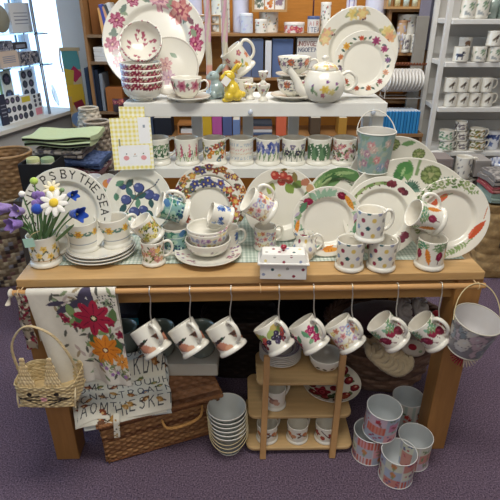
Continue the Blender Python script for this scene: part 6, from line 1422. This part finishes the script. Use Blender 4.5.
def wcard(label, x0, x1, y0, y1, yl, zb, kind, base='#dfe2e6', name='badge_card', cat='card', dep=.012, group=None, leanb=0):
    a_ = WP(x0, y1, yl); b2_ = WP(x1, y1, yl); t_ = WP((x0+x1)/2, y0, yl); w_ = b2_.x-a_.x; h_ = t_.z-zb
    G = np.zeros((60, 70, 3)); G[..., 0] = np.linspace(0, w_, 60)[:, None]; G[..., 2] = np.linspace(0, h_, 70)[None]; st = []
    q = random.Random(int(x0*7+y0))
    if kind.startswith('dots'):
        nx_, nz_ = int(kind[4]), int(kind[5]); m0 = float(kind[6:] or 0)/10*h_
        for i in range(nx_):
            for j in range(nz_): rr_ = min(w_/nx_, (h_-m0)/nz_)*.42; st += [('e', w_*(i+.5)/nx_, m0+(h_-m0)*(j+.5)/nz_, rr_, rr_, 0, '#3b4150'), ('f', w_*(i+.5)/nx_, m0+(h_-m0)*(j+.5)/nz_, rr_*.6, 5, q.uniform(0, 90), q.choice(['#5f6a88', '#6a5f78', '#4a5060']))]
        if m0: st.append(('r', w_/2, m0*.5, w_*.36, m0*.4, 0, '#d98f9f'))
        if 'Y' in label: pass
    elif kind == 'speckle': st = [('f', q.uniform(0, w_), q.uniform(0, h_), .012, 5, q.uniform(0, 90), q.choice(['#3f4250', '#5f6478', '#8a8a98'])) for _ in range(70)]
    elif kind == 'lines': st = [('r', w_/2, h_*(.3+.12*i), w_*.34, .003, 0, '#8a8fa0') for i in range(4)]
    elif kind == 'yellowtop': 
        st = [('e', w_*(i+.5)/2, h_*.62*(j+.5)/2, w_*.2, w_*.2, 0, '#3f4452') for i in range(2) for j in range(2)]+[('r', w_/2, h_*.82, w_*.38, h_*.12, 0, '#c9bb45')]
    M0 = T(a_.x, yl, zb+.0005)@rotM('X', -leanb); o = MB().box(0, w_, .0005, dep, 0, h_, base, M=M0).grid(G, paint(G[..., 0], G[..., 2], base, st), M=M0, smooth=False).build(name, MATTE); o.matrix_basis = WM@o.matrix_basis
    return tag(o, label, cat, group)
wcard('white boxed book leaning back on the upper glass shelf', 13, 33, 3, 30, .08, gz[1], 'lines', '#d8dade', 'boxed_book', 'book', .035)
q = WP(1, 14, .10); o = MB().lathe([(0, 0), (.085, 0), (.09, .004), (.085, .01), (0, .012)], 40, '#8f8c7c').build('round_tin', TIN, M=WM@T(q.x-.03, .10, gz[1]+.093)@rotM('X', 84)); tag(o, 'olive round tin standing at the left end of the upper glass shelf', 'tin')
wcard('beige box of cards at the left on the lower glass shelf', 0, 19, 51, 61, .05, gz[0], 'lines', '#c9b8ac', 'card_box', 'box', .08)
wcard('speckled box at the right on the lower glass shelf', 21, 40, 51.5, 61, .05, gz[0], 'speckle', '#b9b3b3', 'card_box', 'box', .08)
o = wcard('small patterned box stacked on the beige box', 0, 13.5, 41, 50, .055, WP(10, 51, .05).z+.002, 'speckle', '#d5d8dc', 'card_box', 'box', .07)
o = wcard('small charcoal box stacked between the other window boxes', 14.5, 28, 42.5, 50.5, .055, WP(10, 51, .05).z+.002, 'lines', '#43434a', 'card_box', 'box', .07)
wcard('pale green card at the far left of the window sill display', -2, 6, 66, 80, .16, SILL, 'lines', '#a8c98f', dep=.006)
wcard('white card with dark badges, behind the green card', 5, 15, 70, 96, .13, SILL, 'dots13', '#d5d8d0')
wcard('tall card with six dark badges and a pink panel, standing by the pole', 25, 37.5, 69, 100, .12, SILL, 'dots234')
wcard('black booklet at the left of the badge cards on the sill', 2, 9, 94, 118, .05, SILL, 'lines', '#34374a')
wcard('badge card with nine dark round badges', 8, 24, 95, 118, .055, SILL, 'dots33')
wcard('badge card with a yellow panel over four badges', 23, 34.5, 94, 114.5, .06, SILL, 'yellowtop')
wcard('narrow badge card with small dark badges and a pink square', 35, 44, 93, 112.5, .06, SILL, 'dots234')
q = WP(54, 97, .15); o = MB().lathe([(0, 0), (.05, 0), (.052, .004), (.083, .012), (.085, .015), (.05, .007), (0, .004)], 50, '#dbdcd8', sx=.62).build('oval_dish', CER, M=WM@T(q.x, .15, SILL+.088)@rotM('Z', 25)@rotM('X', 80)); tag(o, 'white oval dish propped on the sill at the right end of the window', 'dish')
# patchwork panel on the pier
a_ = P(73, 127, Y=wb.y-.12); b2_ = P(89, 127, Y=wb.y-.12); zt_ = P(76, 47.5, Y=wb.y-.12).z; w_ = b2_.x-a_.x; h_ = zt_-a_.z
pn = thing('hanging_banner', 'long narrow patchwork banner in teal, yellow and red on a wooden batten against the pier', 'banner', (a_.x+.0, wb.y-.125, a_.z))
G = np.zeros((50, 200, 3)); G[..., 0] = np.linspace(0, w_, 50)[:, None]; G[..., 2] = np.linspace(0, h_-.02, 200)[None]
st = [('r', w_*.5, h_*.85, w_*.5, h_*.12, 8, '#5f9fa3'), ('r', w_*.6, h_*.68, w_*.35, h_*.07, 45, '#b03a5a'), ('r', w_*.2, h_*.62, w_*.3, h_*.12, -10, '#c9b04a'), ('r', w_*.4, h_*.42, w_*.6, h_*.13, 5, '#dcb53c'), ('r', w_*.7, h_*.25, w_*.3, h_*.1, 20, '#8f3040'), ('e', w_*.5, h_*.1, w_*.5, h_*.1, 0, '#7f9fd0'), ('r', w_*.1, h_*.3, w_*.12, h_*.1, 0, '#c9a86a')]
MB().box(0, w_, .0005, .006, 0, h_-.02, '#b8a888').grid(G, paint(G[..., 0], G[..., 2], '#c9b590', st), smooth=False).build('fabric', CLOTH, pn)
MB().box(-.01, w_+.01, -.004, .012, h_-.022, h_, '#c2ad86').build('batten', WOODX, pn)
MB().tube(spline([(-.004, -.008, h_-.01), (-.012, -.01, h_-.09), (-.006, -.008, h_-.17)], 6), .006, 6, '#d5d0c4').build('cord', CLOTH, pn)

# ------------------------------------------------------------------ fabrics and baskets at the left, behind the table
sy = 2.45
o = thing('low_stand', 'low dark stand under the folded fabrics behind the left of the table', 'stand', (P(65, 170, Y=sy).x, sy, 0)); zst = P(65, 188, Y=sy).z
MB().box(-.20, .27, -.20, .26, zst-.03, zst, '#4a4440').build('top', MATTE, o)
for x in (-.20, .23):
    for y in (-.20, .22): MB().box(x, x+.04, y, y+.04, 0, zst-.03, '#4a4440').build('leg', MATTE, o)
sc = o.location.copy()
def fold(label, x0, x1, y0, y1, z, col, th_=.03, seed=0, layers=2, edge=None, group='folded fabrics behind the plates', pat=None):
    o = thing('folded_fabric', label, 'fabric', ((x0+x1)/2, y0, z), 0, group); n1, n2 = 60, 40
    for L in range(layers):
        t_ = th_/layers; X = np.zeros((n1, 4*n2, 3)); C = np.zeros((n1, 4*n2, 3))
        for i in range(n1):
            u = i/(n1-1); x = (x0-x1)/2+(x1-x0)*u
            for j in range(4*n2):
                a = 2*math.pi*j/(4*n2); ca, sa = math.cos(a), math.sin(a); k = (abs(ca)**8+abs(sa)**8)**(-1/8)
                y = (y1-y0)/2+(y1-y0)/2*ca*k; zz = t_*L+t_/2+sa*k*t_/2*.96
                wv = .006*math.sin(x*22+seed+L)+.004*math.sin(y*30+seed*2); X[i, j] = (x+(.012 if L % 2 else 0)*math.sin(y*9), y+.01*math.sin(x*9+L*2+seed), zz+wv+.010*(.5-abs(u-.5)))
                C[i, j] = (c(pat[int(abs(math.sin(int(x*90)*12.9+int(y*60)*7.3+int(zz*120)*3.1))*437.5) % len(pat)]) if pat else c(col)) if not (edge and abs(sa*k) < .5 and ca < 0) else c(edge)
        MB().grid(X, C, cv=True).add([tuple(v) for v in X[0]], [tuple(range(4*n2))], col).add([tuple(v) for v in X[-1]], [tuple(range(4*n2-1, -1, -1))], col).build('layer', CLOTH, o)
    return o
fx0, fx1 = P(40, 160, Y=sy).x, P(92, 160, Y=sy).x
cur = zst+.002
for i, (lb, col, th_, dx0, dx1) in enumerate((('dark patterned fabric at the bottom of the folded pile', '#5a4a48', .035, 0, 0), ('maroon and grey fabric second from the bottom of the folded pile', '#7a5f62', .035, .02, .02), ('denim blue fabric in the folded pile, showing at its right', '#4f5f80', .04, .05, .03), ('grey printed fabric beneath the green blanket', '#8a8078', .035, -.03, -.05), ('pale green folded blanket with a black edge on top of the pile', '#b7c49c', .05, -.07, -.0))):
    fold(lb, fx0+dx0, fx1+dx1, sy+.01, sy+.25, cur, col, th_, i, 2, '#23251f' if i == 4 else None, pat=[['#5a4a48', '#3a3436', '#8a7a70'], ['#7a4a55', '#5a5058', '#a89a94'], ['#4f5f85', '#5f7098', '#3f4f75'], ['#8a8078', '#5f5a58', '#b5aca2', '#4a4650'], None][i]); cur += th_+.014
# black bin with fabric rolls
bq = P(44, 190, Y=2.32); bn = thing('storage_bin', 'black bin holding rolled fabrics, left of the lettering plate', 'bin', (bq.x, 2.33, zst+.0005)); zt2 = P(36, 166, Y=2.25).z-zst
mb = MB(); wbn = .08
for a0_, b0_, c0_, d0_ in ((-wbn, wbn, -.06, -.055), (-wbn, wbn, .10, .105), (-wbn, -wbn+.005, -.055, .10), (wbn-.005, wbn, -.055, .10)): mb.box(a0_, b0_, c0_, d0_, 0.0, zt2, '#1d1d20')
mb.box(-wbn, wbn, -.06, .1, 0, .01, '#1d1d20'); mb.build('body', MATTE, bn)
for i, (dx, col, lb) in enumerate(((-.055, '#b5b98a', 'straw-coloured fabric roll standing in the black bin'), (.045, '#8fa07f', 'sage green fabric roll standing in the black bin'))):
    o = thing('fabric_roll', lb, 'fabric roll', (bn.location.x+dx*.7, 2.35, zst+.012)); MB().lathe([(0, 0), (.031, 0), (.031, zt2-.005), (.027, zt2+.0), (.023, zt2-.008), (.015, zt2-.006), (.0, zt2-.006)], 24, col).build('roll', CLOTH, o)
    MB().lathe([(.0315, zt2-.03), (.0322, zt2-.025), (.0315, zt2-.02)], 24, '#e0dcc8').build('string', CLOTH, o)
# baskets at the far left
def bask(label, cx_, ybot, Y, r0, r1, h_, c1, c2, rows, stk, z0=0, name='woven_basket', amp=.004, speck=None):
    p = P(cx_, ybot, Y=Y); o = thing(name, label, 'basket', (p.x, Y, z0)); mb = MB()
    def fn(u, v): a = 2*math.pi*u; r_ = r0+(r1-r0)*v; return (math.cos(a)*r_, math.sin(a)*r_, h_*v), (math.cos(a), math.sin(a), 0)
    weave_grid(mb, fn, 180, rows*7, rows, stk, amp, c1, c2, cu=True, speck=speck); mb.lathe([(0, 0), (r0, 0), (r0, .006), (0, .006)], 24, c1); mb.build('body', WICK, o, solid=.004)
    mb = MB(); mb.tube([(math.cos(a)*r1, math.sin(a)*r1, h_) for a in np.linspace(0, 2*math.pi, 60)[:-1]], .008, 7, c2, closed=True); mb.build('rim', WICK, o); return o
hz = P(20, 190, Y=2.75).z
o = bask('big basket woven in mixed dark and cream straw, on the carpet at the far left', 9, 250, 2.75, .21, .25, hz-.0, '#6a5848', '#a8987c', 22, 60, speck=['#3f3634', '#b5a58c', '#7a5a55', '#8f8f98', '#c5b79a'])
ob = bask('brown seagrass basket standing inside the big mixed basket at the far left', 12, 180, 2.75, .10, .13, .34, '#8a6a4a', '#a5835c', 16, 26, z0=hz-.10); ob.location.z = hz-.12
o = MB().cbox(0, 0, 0, .2, .2, .02, '#5a4a3c').build('fold', CLOTH) if False else None
bask('small pale coiled basket between the banner and the gingham pack', 92, 135, 3.02, .088, .052, .17, '#a39a8a', '#bdb4a4', 9, 16, z0=P(92, 137, Y=3.02).z)
o = bask('tall basket with beaded brown stripes behind the lettering plate', 102, 165, 2.86, .064, .068, .27, '#6f6252', '#a59a8c', 12, 20, z0=P(102, 168, Y=2.86).z)
# a side table carrying them
zq = P(92, 137, Y=3.02).z
for nm_, xx, yy, zz, lb in (('side_stool', P(92, 137, Y=3.02).x, 3.02, zq, 'small grey stool under the pale coiled basket'), ('side_stool', P(102, 168, Y=2.86).x, 2.86, P(102, 168, Y=2.86).z, 'small grey stool under the tall beaded basket')):
    o = thing(nm_, lb, 'stool', (xx, yy, 0)); MB().box(-.09, .09, -.06, .06, zz-.02, zz-.0005, '#6f6a66').build('seat', MATTE, o)
    for sx_ in (-.08, .06):
        for sy_ in (-.055, .035): MB().box(sx_, sx_+.02, sy_, sy_+.02, 0, zz-.02, '#6f6a66').build('leg', MATTE, o)

# ------------------------------------------------------------------ white ladder shelving at the right
LY = 3.2
ls = thing('ladder_shelf', 'white painted ladder shelving with rows of mugs along the right wall', 'shelving', (P(455, 0, Y=LY).x, LY, 0)); lx = ls.location.x
LW = 1.0; LZ = [P(475, y, Y=LY).z for y in (19, 62, 107, 151)]; LD = .26
for x in (-.03, LW): 
    for y in (-.0, LD-.03): MB().box(x, x+.028, y, y+.03, 0, 2.0, '#d9d8d4').build('stile', MATTE, ls, bevel=.002)
for z in LZ+[.35]:
    wdx = LW if z > LZ[3]+.01 else LW
    MB().box(.0, LW, -.02, LD, z-.028, z, '#dddcd8').build('shelf', MATTE, ls, bevel=.003)
for z in [(a+b_)/2-.04 for a, b_ in zip(LZ, LZ[1:])]+[LZ[3]-.12]: MB().box(.0, LW, LD-.012, LD-.002, z-.05, z+.05, '#c2c1bd').build('back_slat', MATTE, ls)
MB().box(.0, LW, LD, LD+.008, LZ[3]-.2, 2.0, '#bdbab5').build('back_panel', MATTE, ls)
def lmug(d, label, px_, row, dy=.03, zoff=0, hd=20, group=None, Rm=.041, ht=.085, **kw):
    z = LZ[row]+.0006+zoff; k = (LY+dy)*math.cos(PITCH)+(CAMH-z-ht/2)*math.sin(PITCH); q = math.radians(hd)
    return mug(d, label, group, ((px_-250)/F*k, LY+dy, z), (0, 0, 1), (math.cos(q), math.sin(q), 0), spin=-hd, Rm=Rm, ht=ht, flange=False, lo=True, **kw)
lmug('botanic', 'left mug with faint grey-green leaves on the top ladder shelf', 468, 0, ht=.10, Rm=.043); lmug('botanic', 'second mug with faint grey-green leaves, handle showing, on the top ladder shelf', 481, 0, hd=0, ht=.11, Rm=.046)
for i, xx in enumerate((492, 503)):
    p = P(xx, 10, Y=LY+.05); o = thing('glass_tumbler', ['grey-green glass tumbler beside the leafy mugs on the top ladder shelf', 'grey-green glass tumbler cut by the right edge of the picture'][i], 'tumbler', (p.x, LY+.05, LZ[0]+.0006)); MB().lathe([(0, 0), (.03, 0), (.038, .11), (.036, .11), (.029, .006), (0, .006)], 30, '#8f9f98').build('body', CER, o)
G2 = 'dog mugs on the second ladder shelf'
o = tin('tall white tin with a brown animal on the second ladder shelf', None, SP(457, 468, 38, LZ[1], LY+.12)[0], .038, SP(457, 468, 38, LZ[1], LY+.12)[2], [('e', .0, .10, .018, .012, 10, '#8a6a50'), ('r', -.01, .085, .003, .012, 0, '#8a6a50'), ('r', .012, .085, .003, .012, 0, '#8a6a50')], '#e4e2dd', lid='#e8e6e0')
lmug('dogmug', 'white mug with two dark blue dogs on the second ladder shelf', 461, 1, dy=.01, hd=90, group=None, Rm=.045)
lmug('botanic', 'mug with grey leaves right of the dog mug on the second ladder shelf', 479, 1, dy=.01, hd=30); lmug('botanic', 'mug with grey leaves at the lower right of the second ladder shelf', 494, 1, dy=.01, hd=60)
lmug('birdmug', 'white mug with a brown bird standing on top of the right-hand leafy mug', 494, 1, dy=.01, zoff=.0865, hd=20)
G3 = 'white bird mugs in two rows on the third ladder shelf'
for r_ in (0, 1):
    for i, xx in enumerate((450.5, 462, 474, 486)):
        lmug('birdmug', 'white bird mug, '+['leftmost', 'second from the left', 'third from the left', 'rightmost with visible handle'][i]+' in the '+['lower', 'upper'][r_]+' row of the third ladder shelf', xx, 2, dy=.02, zoff=.0865*r_, hd=(0 if i == 3 else 80), group=G3, Rm=.039)
G4 = None
for r_ in (0, 1):
    lmug('greenfloral', ['lower', 'upper'][r_]+' green floral cup at the left of the fourth ladder shelf', 446, 3, dy=.02, zoff=.0665*r_, hd=0, Rm=.047, ht=.065); lmug('brownfloral', ['lower', 'upper'][r_]+' brown and green floral cup at the right of the fourth ladder shelf', 477, 3, dy=.02, zoff=.0725*r_, hd=0, Rm=.049, ht=.071)
for r_ in (0, 1, 2): lmug('greyfloral', ['bottom', 'middle', 'top'][r_]+' grey floral cup of the three stacked in the middle of the fourth ladder shelf', 461, 3, dy=.03, zoff=.0625*r_, hd=60, Rm=.038, ht=.061)
# blue and white china right of the cups
q = random.Random(3); bw3 = [('f', q.uniform(-.2, .2), q.uniform(0, .14), .018, 5, q.uniform(0, 70), q.choice(['#3f5590', '#6278ad', '#2f4078'])) for _ in range(40)]
p, r, h = SP(484, 496, 130, LZ[3], LY+.07); o = tin('white jar with a deep blue floral pattern right of the brown floral cups', None, p, .045, .11, bw3, '#dfe2e8', lid='#dfe2e8', name='china_jar', cat='jar')
p = P(497, 158, Y=LY-.12); o = MB().lathe([(0, 0), (.04, 0), (.09, .03), (.1, .07), (.095, .07), (.085, .033), (0, .01)], 60, painter=lambda A, Z, I: paint(A*.09, Z, '#dfe2e8', [('f', -.28+.019*i, .04+.02*(i % 2), .016, 5, i*20, '#4a5f98') for i in range(30)], per=.565)).build('china_bowl', CER, loc=(p.x+.03, LY+.04, .352)); 
o.location = (P(503, 165, Y=3.05).x+.02, 3.05, P(500, 172, Y=3.05).z); tag(o, 'large blue and white china bowl at the right picture edge', 'bowl')
o2 = thing('round_pedestal', 'pale pedestal under the blue and white china bowl', 'stand', (o.location.x, 3.05, 0)); MB().lathe([(0, 0), (.1, 0), (.1, .02), (.03, .04), (.03, o.location.z-.03), (.08, o.location.z-.012), (.08, o.location.z-.001), (0, o.location.z-.001)], 30, '#b9b4ae').build('column', MATTE, o2)
# stock in front of / below the ladder shelves
def stackbox(label, x0, x1, yt, yb_, Y, col, dep=.18, name='storage_box', st=None):
    a_, b2_ = P(x0, yb_, Y=Y), P(x1, yb_, Y=Y); zt_ = P((x0+x1)/2, yt, Y=Y).z; o = thing(name, label, 'box', ((a_.x+b2_.x)/2, Y, a_.z)); w_ = (b2_.x-a_.x)/2; hh_ = zt_-a_.z
    MB().box(-w_, w_, 0, dep, 0, hh_*.82, col).build('body', MATTE, o, bevel=.002); MB().box(-w_-.002, w_+.002, -.002, dep+.002, hh_*.82, hh_, col).build('lid', MATTE, o, bevel=.002); return o
zlow = P(470, 200, Y=3.0).z
pl = thing('display_plinth', 'dark plinth under the grey boxes and patterned mugs below the ladder shelves', 'plinth', (P(462, 200, Y=3.0).x, 3.0, 0)); MB().box(-.25, .12, -.02, .17, 0, zlow-.001, '#4f4a4c').build('body', MATTE, pl, bevel=.003)
def lowbox(label, x0, x1, yt, z, h_, col, Y=3.0, dep=.15):
    k = Y*math.cos(PITCH)+(CAMH-z)*math.sin(PITCH); xa, xb = (x0-250)/F*k, (x1-250)/F*k; o = thing('storage_box', label, 'box', ((xa+xb)/2, Y, z)); w_ = (xb-xa)/2
    MB().box(-w_, w_, 0, dep, 0, h_*.8, col).build('body', MATTE, o, bevel=.002); MB().box(-w_-.002, w_+.002, -.003, dep, h_*.8, h_, col).build('lid', MATTE, o, bevel=.002); return o
zz = zlow; hbx = (P(470, 158, Y=3.0).z-zlow)
lowbox('grey box at the left under the ladder shelves', 425, 446, 0, zz, hbx*.98, '#8f8582'); 
lowbox('dark grey box at the lower right under the ladder shelves', 474, 492, 0, zz, hbx*.55, '#77706f'); lowbox('light grey box on top of the dark grey one, right of the leafy cups', 473, 488, 0, zz+hbx*.56, hbx*.38, '#a8a3a0')
for r_ in (0, 1):
    z = zz+.0005+r_*(hbx*.5+.001); k = 3.03*math.cos(PITCH)+(CAMH-z)*math.sin(PITCH); mug('bwleaf', ['lower', 'upper'][r_]+' white cup with grey leaf sprigs, stacked below the ladder shelves', None, ((461-250)/F*k, 3.03, z), (0, 0, 1), (1, .1, 0), Rm=.05, ht=hbx*.5, flange=False, lo=True)
# basket with fabrics at the right edge, on the carpet
bkx = P(497, 238, Y=2.75); bb = thing('picnic_basket', 'honey-coloured wicker basket on the carpet at the right edge', 'basket', (bkx.x+.06, 2.78, 0)); zt_ = P(490, 206, Y=2.65).z
mb = MB(); weave_grid(mb, roundbox(.19, .13, zt_, .05, 5), 260, 80, 9, 26, .0045, '#8a6f48', '#bfa070', cu=True); mb.box(-.18, .18, -.12, .12, 0, .006, '#8a6f48'); mb.build('body', WICK, bb, solid=.004)
for x in (-.1, .08): MB().box(x, x+.018, -.150, -.143, zt_*.45, zt_*.95, '#5a4634').build('strap', CLOTH, bb, bevel=.002)
for i, (lb, col, dz, tt) in enumerate((('sage green folded blanket on the basket at the right edge', '#8fa39a', 0, .06), ('red folded cloth above the sage blanket at the right edge', '#a8555a', .066, .035), ('grey patterned fabric on top of the red cloth at the right edge', '#8a8683', .107, .05))):
    fold(lb, bb.location.x-.19, bb.location.x+.19, 2.67, 2.89, zt_+.003+dz, col, tt, i+7, 2, None, 'folded cloths on the right-hand basket', pat=[None, ['#a8555a', '#8f464c', '#c08a85'], ['#8a8683', '#6a6668', '#aaa5a0']][i])
o = MB().box(-.05, .04, -.04, .03, 0, .05, '#d5d3d0').build('paper_bag', MATTE, loc=(bb.location.x-.05, 2.78, zt_+.175), rot=(.2, .1, .5), bevel=.004); tag(o, 'crumpled white paper packet on the grey patterned fabric', 'packet')
